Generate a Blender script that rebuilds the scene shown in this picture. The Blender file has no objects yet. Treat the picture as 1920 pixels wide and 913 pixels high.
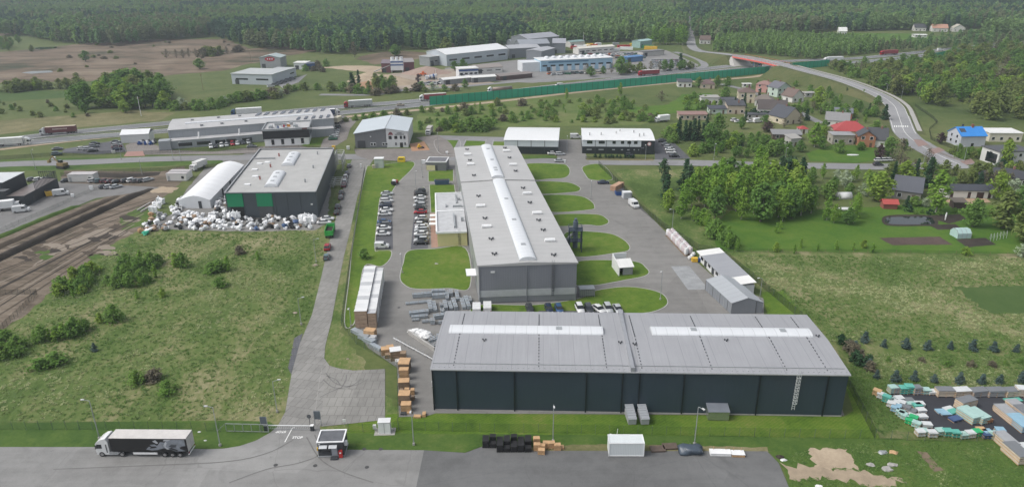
import bpy, math, random
from mathutils import Vector, Matrix, noise as mnoise
R=math.radians
rnd=random.Random(7)
# ---------------------------------------------------------------- camera model used to lay the site plan out on the ground
F,TH,RO,H,CX,CY=1335.,R(21.9),R(0.5),81.4,960.,456.5
def G(px,py,z=0.):
    """ground point (or point at height z) seen at photo pixel px,py"""
    x=(px-CX)/F; y=-(py-CY)/F
    c,s=math.cos(RO),math.sin(RO); x,y=x*c+y*s,-x*s+y*c
    ct,st=math.cos(TH),math.sin(TH)
    d=(x,ct+y*st,-st+y*ct); t=(z-H)/d[2]
    return Vector((d[0]*t,d[1]*t,z))
SC=bpy.context.scene
COL=SC.collection
# ---------------------------------------------------------------- object helpers
def tag(o,label=None,cat=None,group=None,kind=None):
    if label:o['label']=label
    if cat:o['category']=cat
    if group:o['group']=group
    if kind:o['kind']=kind
    return o
def thing(name,label,cat,loc=(0,0,0),rz=0.,group=None):
    o=bpy.data.objects.new(name,None); COL.objects.link(o)
    o.location=loc; o.rotation_euler=(0,0,rz); o.empty_display_size=.5
    return tag(o,label,cat,group)
def kids(o): return KID.get(o.name,[])
KID={}
def link(o,parent=None):
    COL.objects.link(o)
    if parent is not None:
        o.parent=parent; KID.setdefault(parent.name,[]).append(o)
    return o
def dup(o,loc=None,rz=None,scale=None,label=None,group=None,parent=None,mats=None):
    """copy of a thing with copies of its parts and sub-parts; mats {old material name: new material}"""
    c=o.copy(); link(c,parent)
    if loc is not None:c.location=loc
    if rz is not None:c.rotation_euler=(0,0,rz)
    if scale is not None:c.scale=scale if isinstance(scale,(tuple,list)) else (scale,)*3
    if label:c['label']=label
    if group:c['group']=group
    if mats and c.type=='MESH':
        for s in c.material_slots:
            m=mats.get(s.material.name) if s.material else None
            if m: s.link='OBJECT'; s.material=m
    for k in kids(o): dup(k,parent=c,mats=mats)
    return c
class MB:
    """collects faces and links them as ONE mesh object"""
    def __init__(s): s.v=[];s.f=[];s.m=[]
    def face(s,pts,m=0):
        n=len(s.v); s.v+= [tuple(p) for p in pts]; s.f.append(tuple(range(n,n+len(pts)))); s.m.append(m)
    def mesh(s,vs,fs,m=0):
        n=len(s.v); s.v+=[tuple(p) for p in vs]
        for f in fs: s.f.append(tuple(n+i for i in f)); s.m.append(m)
    def box(s,x0,x1,y0,y1,z0,z1,m=0,rz=0.,c=None,bottom=True):
        vs=[(x0,y0,z0),(x1,y0,z0),(x1,y1,z0),(x0,y1,z0),(x0,y0,z1),(x1,y0,z1),(x1,y1,z1),(x0,y1,z1)]
        if rz:
            cx,cy=c or ((x0+x1)/2,(y0+y1)/2); a,b=math.cos(rz),math.sin(rz)
            vs=[(cx+(x-cx)*a-(y-cy)*b,cy+(x-cx)*b+(y-cy)*a,z) for x,y,z in vs]
        fs=[(4,5,6,7),(0,1,5,4),(1,2,6,5),(2,3,7,6),(3,0,4,7)]
        if bottom: fs.append((3,2,1,0))
        s.mesh(vs,fs,m); return s
    def prism(s,poly,z0,z1,m=0,top=True,bottom=False):
        n=len(poly); vs=[(p[0],p[1],z0) for p in poly]+[(p[0],p[1],z1) for p in poly]
        fs=[(i,(i+1)%n,n+(i+1)%n,n+i) for i in range(n)]
        if top: fs.append(tuple(range(n,2*n)))
        if bottom: fs.append(tuple(range(n-1,-1,-1)))
        s.mesh(vs,fs,m); return s
    def ext(s,prof,y0,y1,m=0,caps=True):
        """profile in x,z extruded along y"""
        n=len(prof); vs=[(p[0],y0,p[1]) for p in prof]+[(p[0],y1,p[1]) for p in prof]
        fs=[(i,n+i,n+(i+1)%n,(i+1)%n) for i in range(n)]
        if caps: fs+= [tuple(range(n)),tuple(range(2*n-1,n-1,-1))]
        s.mesh(vs,fs,m); return s
    def extx(s,prof,x0,x1,m=0,caps=True):
        """profile in y,z extruded along x"""
        n=len(prof); vs=[(x0,p[0],p[1]) for p in prof]+[(x1,p[0],p[1]) for p in prof]
        fs=[(i,(i+1)%n,n+(i+1)%n,n+i) for i in range(n)]
        if caps: fs+= [tuple(range(n-1,-1,-1)),tuple(range(n,2*n))]
        s.mesh(vs,fs,m); return s
    def tube(s,p,q,r,n=6,r2=None,m=0,caps=True):
        p=Vector(p);q=Vector(q);d=(q-p); 
        if d.length<1e-6:return s
        d.normalize(); a=d.orthogonal().normalized(); b=d.cross(a); r2=r if r2 is None else r2
        vs=[];
        for P,rr in((p,r),(q,r2)):
            for i in range(n):
                t=2*math.pi*i/n; vs.append(P+a*(rr*math.cos(t))+b*(rr*math.sin(t)))
        fs=[(i,(i+1)%n,n+(i+1)%n,n+i) for i in range(n)]
        if caps: fs+=[tuple(range(n-1,-1,-1)),tuple(range(n,2*n))]
        s.mesh(vs,fs,m); return s
    def blob(s,c,r,seed=0,rough=.25,n=(8,6),m=0,flat=0.):
        """lumpy closed body; r=(rx,ry,rz)"""
        U,V=n; vs=[];fs=[]
        for j in range(V+1):
            ph=math.pi*j/V
            for i in range(U):
                t=2*math.pi*i/U
                d=Vector((math.cos(t)*math.sin(ph),math.sin(t)*math.sin(ph),math.cos(ph)))
                k=1+rough*mnoise.noise(d*1.7+Vector((seed*3.1,seed*1.7,0)))
                x,y,z=d.x*r[0]*k,d.y*r[1]*k,d.z*r[2]*k
                if flat: 
                    q=max(abs(d.x),abs(d.y)); w=1/(max(q/math.hypot(d.x,d.y),1e-3)) if math.hypot(d.x,d.y)>1e-6 else 1
                    x*=1+(w-1)*flat;y*=1+(w-1)*flat; z=max(-r[2]*.82,min(r[2]*.85,z*1.35))
                vs.append((c[0]+x,c[1]+y,c[2]+z))
        for j in range(V):
            for i in range(U):
                a=j*U+i;b=j*U+(i+1)%U; fs.append((a,a+U,b+U,b))
        s.mesh(vs,fs,m); return s
    def data(s,name,mats,smooth=False):
        me=bpy.data.meshes.new(name); me.from_pydata(s.v,[],s.f)
        for mt in (mats if isinstance(mats,(list,tuple)) else [mats]): me.materials.append(mt)
        if any(s.m): me.polygons.foreach_set('material_index',s.m)
        if smooth: me.polygons.foreach_set('use_smooth',[True]*len(s.f))
        me.update(); return me
    def build(s,name,mats,parent=None,smooth=False,label=None,fn=None):
        if fn: s.v=[fn(v) for v in s.v]
        o=bpy.data.objects.new(name,s.data(name,mats,smooth)); link(o,parent)
        if label:o['label']=label
        return o
# ---------------------------------------------------------------- materials
class NT:
    def __init__(s,name):
        s.m=bpy.data.materials.new(name); s.m.use_nodes=True; s.t=s.m.node_tree; s.t.nodes.clear()
    def n(s,ty,ins=None,**kw):
        nd=s.t.nodes.new(ty)
        for k,v in kw.items(): setattr(nd,k,v)
        for k,v in (ins or {}).items():
            sk=nd.inputs[k]
            if isinstance(v,bpy.types.NodeSocket): s.t.links.new(v,sk)
            else: sk.default_value=v
        return nd
    def noise(s,vec,scale,detail=4.,rough=.55,dist=0.):
        return s.n('ShaderNodeTexNoise',{'Vector':vec,'Scale':scale,'Detail':detail,'Roughness':rough,'Distortion':dist}).outputs['Fac']
    def ramp(s,fac,stops,interp='LINEAR'):
        nd=s.n('ShaderNodeValToRGB',{'Fac':fac}); cr=nd.color_ramp; cr.interpolation=interp
        while len(cr.elements)<len(stops): cr.elements.new(.5)
        for e,(p,c) in zip(cr.elements,stops): e.position=p; e.color=tuple(c)+(1,) if len(c)==3 else c
        return nd.outputs['Color']
    def mix(s,fac,a,b,mode='MIX'):
        nd=s.n('ShaderNodeMix',data_type='RGBA',blend_type=mode)
        for i,v in((0,fac),(6,a),(7,b)):
            if isinstance(v,bpy.types.NodeSocket): s.t.links.new(v,nd.inputs[i])
            else: nd.inputs[i].default_value=v if i==0 else tuple(v)+((1,) if len(v)==3 else ())
        return nd.outputs[2]
    def math(s,op,a,b=0.,c=None):
        nd=s.n('ShaderNodeMath',operation=op)
        for i,v in enumerate((a,b) if c is None else (a,b,c)):
            if isinstance(v,bpy.types.NodeSocket): s.t.links.new(v,nd.inputs[i])
            else: nd.inputs[i].default_value=v
        return nd.outputs[0]
    def coord(s,kind='Object'): return s.n('ShaderNodeTexCoord').outputs[kind]
    def pos(s): return s.n('ShaderNodeNewGeometry').outputs['Position']
    def mapv(s,vec,scale=(1,1,1),rot=(0,0,0),loc=(0,0,0)):
        return s.n('ShaderNodeMapping',{'Vector':vec,'Scale':scale,'Rotation':rot,'Location':loc}).outputs[0]
    def bump(s,h,strength=.3,dist=.1):
        return s.n('ShaderNodeBump',{'Height':h,'Strength':strength,'Distance':dist}).outputs[0]
    def out(s,col,rough=.7,metal=0.,normal=None,spec=.5,**kw):
        ins={'Base Color':col if isinstance(col,bpy.types.NodeSocket) else tuple(col)+(1,),'Roughness':rough,'Metallic':metal,'Specular IOR Level':spec}
        if normal is not None: ins['Normal']=normal
        ins.update(kw)
        b=s.n('ShaderNodeBsdfPrincipled',ins); o=s.n('ShaderNodeOutputMaterial',{'Surface':b.outputs[0]}); return s.m
def sr(r,g,b):
    f=lambda c:(c/255/12.92) if c/255<=.04045 else ((c/255+.055)/1.055)**2.4
    return (f(r),f(g),f(b))
def mul(c,k): return tuple(min(1,x*k) for x in c)
MAT={}
def plain(name,col,rough=.6,metal=0.,var=.12,scale=.6,spec=.5,bump=0.):
    if name in MAT:return MAT[name]
    n=NT(name); co=n.coord(); f=n.noise(co,scale,5,.6); f2=n.noise(co,scale*9,3,.6)
    f=n.math('ADD',n.math('MULTIPLY',f,.7),n.math('MULTIPLY',f2,.3))
    c=n.ramp(f,[(.3,mul(col,1-var)),(.7,mul(col,1+var))])
    MAT[name]=n.out(c,rough,metal,n.bump(f2,bump,.05) if bump else None,spec); return MAT[name]
def panel(name,col,pitch=.3,axis=0,rough=.5,metal=.0,var=.1,seam=0.,depth=.04):
    """profiled sheet: ribs across `axis`, faint streaks along the other way, optional joint lines every `seam` metres"""
    if name in MAT:return MAT[name]
    n=NT(name); co=n.coord(); sep=n.n('ShaderNodeSeparateXYZ',{'Vector':co}); x=sep.outputs[axis]
    rib=n.math('PINGPONG',x,pitch/2); rib=n.math('DIVIDE',rib,pitch/2)
    st=n.mapv(co,(3,.15,.25) if axis==0 else (.15,3,.25)); f=n.noise(st,1.,4,.6); g=n.noise(co,.12,4,.6)
    f=n.math('ADD',n.math('MULTIPLY',f,.5),n.math('MULTIPLY',g,.5))
    c=n.ramp(f,[(.3,mul(col,1-var)),(.5,col),(.7,mul(col,1+var))])
    if seam:
        s=n.math('LESS_THAN',n.math('MODULO',n.math('ADD',x,1000*seam),seam),.10)
        c=n.mix(n.math('MULTIPLY',s,.45),c,mul(col,.45))
    MAT[name]=n.out(c,rough,metal,n.bump(rib,.5,depth)); return MAT[name]
def asphalt(name,col,var=.16,crack=.35,big=.035,paver=None):
    n=NT(name); p=n.pos(); a=n.noise(p,big,5,.6,.6); b=n.noise(p,.4,4,.6); c=n.noise(p,7,2,.6)
    st=n.noise(n.mapv(p,(.03,.5,1),(0,0,.3)),1.,3,.5)
    f=n.math('ADD',n.math('ADD',n.math('MULTIPLY',a,.42),n.math('MULTIPLY',b,.2)),n.math('ADD',n.math('MULTIPLY',c,.18),n.math('MULTIPLY',st,.2)))
    colr=n.ramp(f,[(.37,mul(col,1-var*1.9)),(.5,col),(.63,mul(col,1+var*1.5))])
    if crack:
        v=n.n('ShaderNodeTexVoronoi',{'Vector':n.n('ShaderNodeVectorMath',{0:p,1:n.n('ShaderNodeTexNoise',{'Vector':p,'Scale':.25,'Detail':4.}).outputs['Color']},operation='ADD').outputs[0],'Scale':.06},feature='DISTANCE_TO_EDGE')
        k=n.math('LESS_THAN',v.outputs['Distance'],.0035); colr=n.mix(n.math('MULTIPLY',k,crack),colr,mul(col,.5))
    vc=n.n('ShaderNodeTexVoronoi',{'Vector':n.mapv(p,(1,.6,1),(0,0,.04)),'Scale':.045},distance='CHEBYCHEV'); colr=n.mix(.8,colr,n.ramp(vc.outputs['Color'],[(0.,(.86,.86,.86)),(1.,(1.08,1.08,1.08))]),'MULTIPLY')
    so=n.noise(p,.11,4,.65,1.2); colr=n.mix(n.ramp(so,[(.56,(0,0,0)),(.72,(.5,.5,.5))]),colr,mul(col,.62))
    sp=n.noise(p,.9,2,.5); k=n.math('GREATER_THAN',sp,.73); colr=n.mix(n.math('MULTIPLY',k,.35),colr,mul(col,.55))
    if paver:
        br=n.n('ShaderNodeTexBrick',{'Vector':n.mapv(p,(1,1,1),(0,0,paver[2] if len(paver)>2 else .03)),'Scale':1.,'Brick Width':paver[0],'Row Height':paver[1],'Mortar Size':.07,'Mortar Smooth':.4,'Color1':(1,1,1,1),'Color2':(.84,.84,.84,1),'Mortar':(.5,.5,.48,1)},offset=.5)
        colr=n.mix(.75,colr,br.outputs['Color'],'MULTIPLY')
    MAT[name]=n.out(colr,.85,0,n.bump(c,.15,.02),.3); return MAT[name]
def grass(name,stops,big=.02,mid=.16,fine=1.6,bumpd=.22,stretch=None,mow=None,rough=.6,span=.14):
    """patchy grass from several noises; stops = list of colours dark..light"""
    n=NT(name); p=n.pos(); q=n.mapv(p,stretch[0],(0,0,stretch[1])) if stretch else p
    a=n.noise(p,big,5,.6,.8); b=n.noise(q,mid,5,.62,.7); c=n.noise(q,fine,4,.7,.3)
    f=n.math('ADD',n.math('MULTIPLY',a,.4),n.math('ADD',n.math('MULTIPLY',b,.33),n.math('MULTIPLY',c,.27)))
    if mow:
        w=n.n('ShaderNodeTexWave',{'Vector':n.mapv(p,(1,1,1),(0,0,mow[1])),'Scale':mow[0],'Distortion':1.5,'Detail':2.},wave_type='BANDS').outputs['Fac']
        f=n.math('ADD',n.math('MULTIPLY',f,.92),n.math('MULTIPLY',w,.05))
    k=len(stops); lo,hi=.5-span,.5+span
    col=n.ramp(f,[(lo+(hi-lo)*i/(k-1),s) for i,s in enumerate(stops)])
    h=n.math('ADD',n.math('MULTIPLY',b,.6),n.math('MULTIPLY',c,.5))
    MAT[name]=n.out(col,.9,0,n.bump(h,rough,bumpd),.15); return MAT[name]
LFK=1.75
def leaf(name,c1,c2,c3=None,tr=.3):
    n=NT(name); oi=n.n('ShaderNodeObjectInfo').outputs['Random']; co=n.coord()
    f=n.noise(co,.45,3,.6); 
    a=n.ramp(oi,[(0.,c1),(.5,c2),(1.,c3 or mul(c2,1.15))])
    c=n.mix(n.math('MULTIPLY',f,.75),a,mul(c2,1.5),'MIX'); g=n.noise(co,2.3,2,.6)
    c=n.mix(n.ramp(g,[(.35,(0,0,0)),(.65,(1,1,1))]),c,n.mix(.5,c,mul(c1,.55)))
    c=n.mix(1.,c,(LFK*.93,LFK*1.06,LFK*1.05),'MULTIPLY')
    d=n.n('ShaderNodeBsdfDiffuse',{'Color':c}); t=n.n('ShaderNodeBsdfTranslucent',{'Color':c})
    m=n.n('ShaderNodeMixShader',{0:tr,1:d.outputs[0],2:t.outputs[0]})
    n.n('ShaderNodeOutputMaterial',{'Surface':m.outputs[0]}); MAT[name]=n.m; return n.m
def wire(name,col,alpha):
    """woven wire seen from afar: thin threads over gaps"""
    n=NT(name); p=n.coord(); f=n.noise(p,3.,2,.6)
    d=n.n('ShaderNodeBsdfDiffuse',{'Color':tuple(col)+(1,)}); t=n.n('ShaderNodeBsdfTransparent')
    m=n.n('ShaderNodeMixShader',{0:n.math('MULTIPLY_ADD',f,alpha*.6,alpha*.7),1:t.outputs[0],2:d.outputs[0]})
    n.n('ShaderNodeOutputMaterial',{'Surface':m.outputs[0]}); MAT[name]=n.m; return n.m
def paint(name,col,rough=.35,spec=.5,metal=0.):
    if name in MAT:return MAT[name]
    n=NT(name); f=n.noise(n.coord(),.9,3,.6); c=n.ramp(f,[(.3,mul(col,.88)),(.7,mul(col,1.08))])
    MAT[name]=n.out(c,rough,metal,None,spec); return MAT[name]
# shared materials
glass_dark=paint('dark_glass',(.012,.016,.02),.08,.9)
tyre=plain('tyre_rubber',(.02,.02,.021),.85)
rim_m=paint('rim_alloy',(.35,.35,.36),.35,.5,.6)
galv=plain('galvanised_steel',(.36,.38,.39),.45,.35,.15,2.)
white_m=plain('white_paint',(.74,.75,.75),.5,0,.07)
offwhite=plain('offwhite_sheet',(.62,.63,.63),.55,0,.1)
black_m=plain('black_plastic',(.018,.018,.02),.6)
dark_m=plain('dark_metal',(.045,.05,.055),.55)
conc=plain('concrete',(.33,.32,.30),.85,0,.18,.9)
kerb_m=plain('kerb_concrete',(.36,.355,.34),.85,0,.15,.7)
wood_m=plain('pale_wood',(.47,.30,.16),.75,0,.25,1.2)
wood_d=plain('weathered_wood',(.24,.17,.11),.8,0,.3,1.2)
red_m=paint('red_paint',(.45,.03,.03),.45)
yellow_m=paint('yellow_paint',(.68,.42,.03),.5)
green_m=paint('green_paint',(.012,.20,.075),.5)
blue_m=paint('blue_paint',(.02,.07,.24),.45)
lamp_m=plain('lamp_housing',(.55,.56,.56),.4)
# ---------------------------------------------------------------- curves on the ground
def crom(pts,closed=False,k=6):
    P=[Vector(p) for p in pts]; n=len(P); out=[]
    for i in range(n if closed else n-1):
        p0=P[(i-1)%n] if closed or i>0 else P[0]*2-P[1]
        p1=P[i];p2=P[(i+1)%n]; p3=P[(i+2)%n] if closed or i+2<n else p2*2-p1
        for j in range(k):
            t=j/k; out.append(.5*((2*p1)+(p2-p0)*t+(2*p0-5*p1+4*p2-p3)*t*t+(3*p1-p0-3*p2+p3)*t**3))
    if not closed: out.append(P[-1])
    return out
def rough_edge(pts,amp,step):
    out=[];n=len(pts)
    for i in range(n):
        a,b=pts[i],pts[(i+1)%n]; d=b-a; L=d.length; m=max(1,int(L/step)); nr=Vector((-d.y,d.x,0)).normalized() if L>1e-6 else Vector()
        for j in range(m):
            p=a+d*(j/m); q=p*(.6/max(step,.01)); w=mnoise.noise(q)+.5*mnoise.noise(q*2.7)
            out.append(p+nr*(w*amp))
    return out
from mathutils.geometry import tessellate_polygon as tess
GN=[0]
def ground(name,px,z,mat,label,cat,smooth=False,jit=0.,step=2.,kind='structure',world=False):
    pts=[Vector((p[0],p[1],0)) for p in px] if world else [G(*p) for p in px]
    if smooth: pts=crom(pts,True,6)
    if jit: pts=rough_edge(pts,jit,step)
    m=MB(); 
    area=sum(pts[i].x*pts[(i+1)%len(pts)].y-pts[(i+1)%len(pts)].x*pts[i].y for i in range(len(pts)))
    if area<0: pts=pts[::-1]
    GN[0]+=1; z+=(GN[0]%25)*.0003
    m.mesh([(p.x,p.y,z) for p in pts],[t if (pts[t[1]]-pts[t[0]]).cross(pts[t[2]]-pts[t[0]]).z>0 else t[::-1] for t in tess([pts])]); o=m.build(name,mat); tag(o,label,cat,None,kind); o['_n']=len(pts); return o,pts
def ribbon_mesh(pts,w,z=None,m=None,h=0.):
    m=m or MB(); L=[];Rr=[]
    for i,p in enumerate(pts):
        d=(pts[min(i+1,len(pts)-1)]-pts[max(i-1,0)]); d.z=0; d.normalize(); nr=Vector((-d.y,d.x,0)); ww=w(i/(len(pts)-1)) if callable(w) else w
        zz=p.z if z is None else z
        a=p+nr*(ww/2);b=p-nr*(ww/2); L.append((a.x,a.y,zz));Rr.append((b.x,b.y,zz))
    n=len(L)
    if not h:
        m.mesh(L+Rr,[(n+i,n+i+1,i+1,i) for i in range(n-1)])
    else:
        lo=lambda q:(q[0],q[1],q[2]-h)
        vs=L+Rr+[lo(q) for q in L]+[lo(q) for q in Rr]; fs=[]
        for i in range(n-1): fs+=[(n+i,n+i+1,i+1,i),(i,i+1,2*n+i+1,2*n+i),(n+i+1,n+i,3*n+i,3*n+i+1)]
        fs+=[(0,2*n,3*n,n),(2*n-1,4*n-1,3*n-1,n-1)]
        m.mesh(vs,fs)
    return m
def ribbon(name,px,w,z,mat,label,cat,kind='structure',k=6,smooth=True):
    pts=[G(*p) for p in px]; pts=crom(pts,False,k) if smooth else pts; GN[0]+=1; z+=(GN[0]%25)*.0003
    o=ribbon_mesh(pts,w,z).build(name,mat); tag(o,label,cat,None,kind); return o,pts
def kerb(pts,label,closed=True):
    q=[Vector((p.x,p.y,0)) for p in pts]; q=q+[q[0]] if closed else q
    o=ribbon_mesh(q,.22,.12,None,.12).build('kerb',kerb_m); return tag(o,label,'kerb',None,'structure')
def frame(A,ang,skew=0.):
    """local (x along front, y back) -> used by buildings; skew shears x by y"""
    return (lambda v:(v[0]+skew*v[1],v[1],v[2])) if skew else None
def along(a,b,n):
    a=Vector(a);b=Vector(b); return [a+(b-a)*(i/(n-1)) for i in range(n)]
# ================================================================= ground, fields, roads
meadow_m=grass('tussock_meadow',[(.052,.088,.02),(.076,.122,.03),(.112,.148,.046),(.175,.178,.082),(.24,.225,.125)],.03,.13,1.3,.4,((1,.55,1),.35),span=.10)
lawn_m=grass('mown_lawn',[(.045,.088,.012),(.07,.13,.016),(.095,.16,.02),(.13,.17,.034),(.18,.18,.06)],.07,.4,2.8,.15,None,(.55,.9))
bank_m=grass('verge_grass',[(.034,.075,.015),(.052,.10,.02),(.075,.125,.026),(.125,.145,.048)],.05,.3,1.6,.25)
far_m=grass('field_grass',[(.048,.075,.022),(.075,.105,.032),(.105,.128,.044),(.14,.145,.062)],.009,.06,.6,.2)
vivid_m=grass('garden_grass',[(.040,.098,.014),(.058,.125,.017),(.08,.145,.021),(.105,.155,.028)],.03,.15,1.2,.08)
reed_m=grass('dry_reeds',[(.05,.055,.03),(.105,.083,.056),(.15,.112,.08),(.18,.138,.10),(.22,.18,.13)],.02,.06,.35,.5,((.15,1,1),.08),span=.085)
crop_m=grass('crop_green',[(.045,.085,.022),(.058,.10,.028),(.075,.115,.036)],.05,.2,1.,.1)
pale_m=grass('dry_grass',[(.075,.088,.03),(.125,.125,.055),(.18,.165,.085),(.24,.21,.125)],.03,.15,1.2,.25)
dirt_m=grass('churned_earth',[(.055,.055,.03),(.085,.07,.052),(.14,.112,.085),(.185,.152,.118),(.25,.21,.165)],.05,.22,1.3,.5,((.3,1.2,1),-.6))
dark_soil=grass('dark_soil',[(.028,.024,.021),(.045,.038,.032),(.066,.055,.045)],.05,.3,2.,.3)
sand_m=grass('pale_sand',[(.26,.21,.15),(.36,.29,.21),(.45,.37,.27)],.05,.25,1.5,.1)
yard_m=asphalt('yard_concrete',(.225,.224,.218),.15,.25)
tarmac_m=asphalt('yard_tarmac',(.135,.137,.137),.17,.2)
road_m=asphalt('slab_road',(.25,.245,.232),.13,.25,.035,(1.5,3.,.27))
paver_m=asphalt('paver_apron',(.24,.235,.22),.14,.1,.05,(1.5,3.,.02))
plant_m=asphalt('factory_yard',(.205,.2,.19),.13,.2,.03)
street_m=asphalt('street_asphalt',(.225,.225,.228),.1,.2)
lot_m=asphalt('parking_pavers',(.115,.118,.13),.12,.0,.06,(.8,.8,.12))
pave_m=asphalt('pale_pavers',(.225,.205,.19),.1,.0,.06,(1.2,1.2,.1))
black_lot=asphalt('fresh_tarmac',(.042,.044,.052),.14,.0)
motor_m=asphalt('motorway_asphalt',(.17,.175,.18),.1,.0)
mark_m=plain('road_paint',(.72,.72,.70),.7,0,.1,2.)
# the one base sheet reaches past the last trees
m=MB(); m.face([(-2600,-60,0),(2600,-60,0),(2600,3400,0),(-2600,3400,0)])
tag(m.build('ground',far_m),'green rough fields stretching to the far forest','ground',None,'structure')
GR=lambda *a,**k: ground(*a,**k)
GR('meadow',[(-420,1000),(-420,560),(0,560),(150,470),(270,425),(420,438),(600,430),(640,330),(655,300),(700,300),(670,500),(640,620),(760,790),(655,840),(520,800),(-100,860)],.02,meadow_m,'tussocky straw and green meadow beside the slab road','meadow',jit=1.2)
GR('meadow',[(1150,318),(1300,318),(1420,400),(1920,470),(2600,500),(2900,950),(2300,1100),(1480,1100),(1480,845),(1640,815),(1500,590),(1280,460)],.02,meadow_m,'rough unmown meadow east of the long warehouse','meadow',jit=1.)
GR('reed_field',[(-500,190),(-500,110),(0,98),(90,90),(180,80),(300,74),(420,74),(470,92),(545,86),(590,96),(470,120),(420,133),(330,140),(250,152),(120,152),(0,158)],.03,reed_m,'tan dry reed bed before the far wood','reed field',jit=5,step=8)
GR('reed_field',[(-400,70),(-200,48),(0,47),(60,50),(40,62),(0,68)],.03,reed_m,'small tan reed clearing far off on the wood edge','reed field',jit=6,step=10)
GR('dry_clearing',[(640,118),(690,103),(740,95),(800,99),(790,110),(700,122)],.03,reed_m,'dry brown clearing behind the concrete plant','clearing',jit=3,step=6)
GR('field_strip',[(-500,200),(0,171),(140,170),(160,182),(0,190)],.03,crop_m,'flat green field below the reed bed','field',jit=1.5,step=6)
GR('dry_verge',[(-300,300),(0,226),(250,208),(330,212),(300,226),(0,252)],.025,pale_m,'dry pale verge above the motorway','verge',jit=2,step=5)
GR('field_patch',[(560,110),(640,104),(770,140),(700,160),(640,190),(500,190),(480,170),(560,150)],.03,far_m,'thin grass waste ground beside the concrete plant','field',jit=3,step=6)
GR('field_strip',[(800,70),(960,90),(1250,96),(1290,85),(1270,75),(1000,72)],.02,far_m,'thin grass strip along the forest edge behind the sheds','field',jit=3,step=8)
GR('field_strip',[(1520,66),(1560,62),(1720,64),(1790,72),(1700,82),(1580,80)],.03,vivid_m,'bright green field beyond the motorway','field',jit=3,step=8)
GR('field_patch',[(1255,196),(1280,177),(1335,175),(1345,185),(1300,210),(1210,217),(1150,205)],.03,vivid_m,'bright mown field beside the first houses','field',jit=2,step=5)
GR('field_patch',[(760,250),(800,195),(1000,180),(1180,190),(1240,220),(1200,236),(1000,236),(850,250)],.025,grass('scrub_grass',[(.06,.10,.024),(.09,.135,.034),(.125,.155,.05),(.165,.17,.075)],.03,.12,.8,.3),'green scrubby field behind the white halls','field',jit=2,step=5)
GR('garden_lawn',[(1345,470),(1335,425),(1370,395),(1500,395),(1700,385),(1950,385),(2100,420),(2050,480),(1920,476),(1700,474)],.03,vivid_m,'bright mown garden grass around the pond','garden lawn',jit=.6)
GR('garden_lawn',[(1510,288),(1560,272),(1640,275),(1660,300),(1600,306),(1520,302)],.035,vivid_m,'bright garden grass behind the brick house','garden lawn',jit=.5)
GR('crop_field',[(1788,538),(1920,536),(2200,540),(2250,590),(1900,588),(1852,586)],.035,crop_m,'dark green crop plot in the rough meadow','crop field',jit=1.2,step=1)
GR('soil_plot',[(1648,446),(1762,444),(1786,459),(1672,460)],.04,grass('purple_soil',[(.06,.043,.038),(.085,.062,.054),(.11,.08,.068)],.1,.5,2.,.2),'ploughed brown soil plot before the pale greenhouse','soil plot',jit=.3,step=1)
GR('soil_plot',[(1745,404),(1800,402),(1812,411),(1780,420),(1752,412)],.04,dark_soil,'dark tilled bed beside the pond','soil plot',jit=.3,step=1)
GR('soil_plot',[(1742,422),(1790,420),(1806,430),(1758,431)],.04,dark_soil,'dark tilled bed between pond and greenhouse','soil plot',jit=.3,step=1)
GR('soil_plot',[(1792,449),(1848,446),(1868,459),(1812,464)],.04,dark_soil,'dark tilled bed in front of the pale greenhouse','soil plot',jit=.3,step=1)
GR('gravel_yard',[(1768,378),(1786,372),(1850,373),(1858,379),(1800,384)],.04,plain('sandy_gravel',(.36,.25,.17),.9,0,.15,.5),'sandy yard before the white stable','gravel yard')
wn=NT('pond_water'); pb=wn.noise(wn.pos(),1.2,2,.5); water_m=wn.out((.02,.025,.025),.06,0,wn.bump(pb,.04,.02),.6)
GR('pond',[(1660,410),(1680,407),(1740,407),(1750,413),(1752,419),(1735,421),(1668,420)],.045,water_m,'still garden pond reflecting the pale sky','pond',smooth=True)
GR('pond_bank',[(1655,408),(1680,403),(1745,404),(1758,413),(1756,423),(1735,424),(1664,423)],.04,dark_soil,'dark muddy rim around the garden pond','pond bank',smooth=True)
GR('puddle',[(40,137),(60,134),(95,133),(100,136),(60,139)],.06,water_m,'shallow open water in the reed bed','puddle',jit=1,step=3)
GR('puddle',[(62,91),(75,89),(108,88),(105,91),(75,94)],.06,water_m,'narrow far pool in the reed bed','puddle',jit=1,step=3)
# churned building plot at the left, with its lot
GR('earth_plot',[(-300,520),(-300,760),(0,622),(60,580),(140,512),(200,462),(262,432),(270,400),(330,352),(352,330),(346,312),(300,322),(120,320),(110,345),(250,352),(130,392),(0,446)],.03,dirt_m,'churned brown earth of the building plot','earth plot',jit=1.1,step=2)
GR('green_patch',[(225,408),(262,388),(290,392),(280,420),(232,432)],.045,bank_m,'grass patch by the two loose beams','grass patch',jit=1.,step=1.5)
GR('sand_patch',[(275,356),(300,350),(335,352),(322,362),(285,362)],.05,sand_m,'pale sand spill by the site track','sand patch',jit=.8,step=1.2)
GR('sand_patch',[(130,452),(180,432),(215,425),(190,446),(120,470),(60,500),(100,470)],.05,plain('pale_earth',(.22,.185,.145),.9,0,.2,.4),'pale dry streak across the churned earth','sand patch',jit=1.2,step=1.2)
GR('car_park',[(-300,470),(0,380),(100,338),(118,343),(270,350),(300,352),(275,359),(180,372),(140,388),(0,439),(-300,560)],.06,asphalt('grey_lot',(.17,.168,.165),.12,.2),'grey lot beside the dark slatted workshop','car park')
GR('site_track',[(382,318),(405,312),(425,312),(372,372),(335,420),(318,425),(325,400),(350,355)],.05,plant_m,'grey service track beside the white tent','track',jit=.4)
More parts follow.
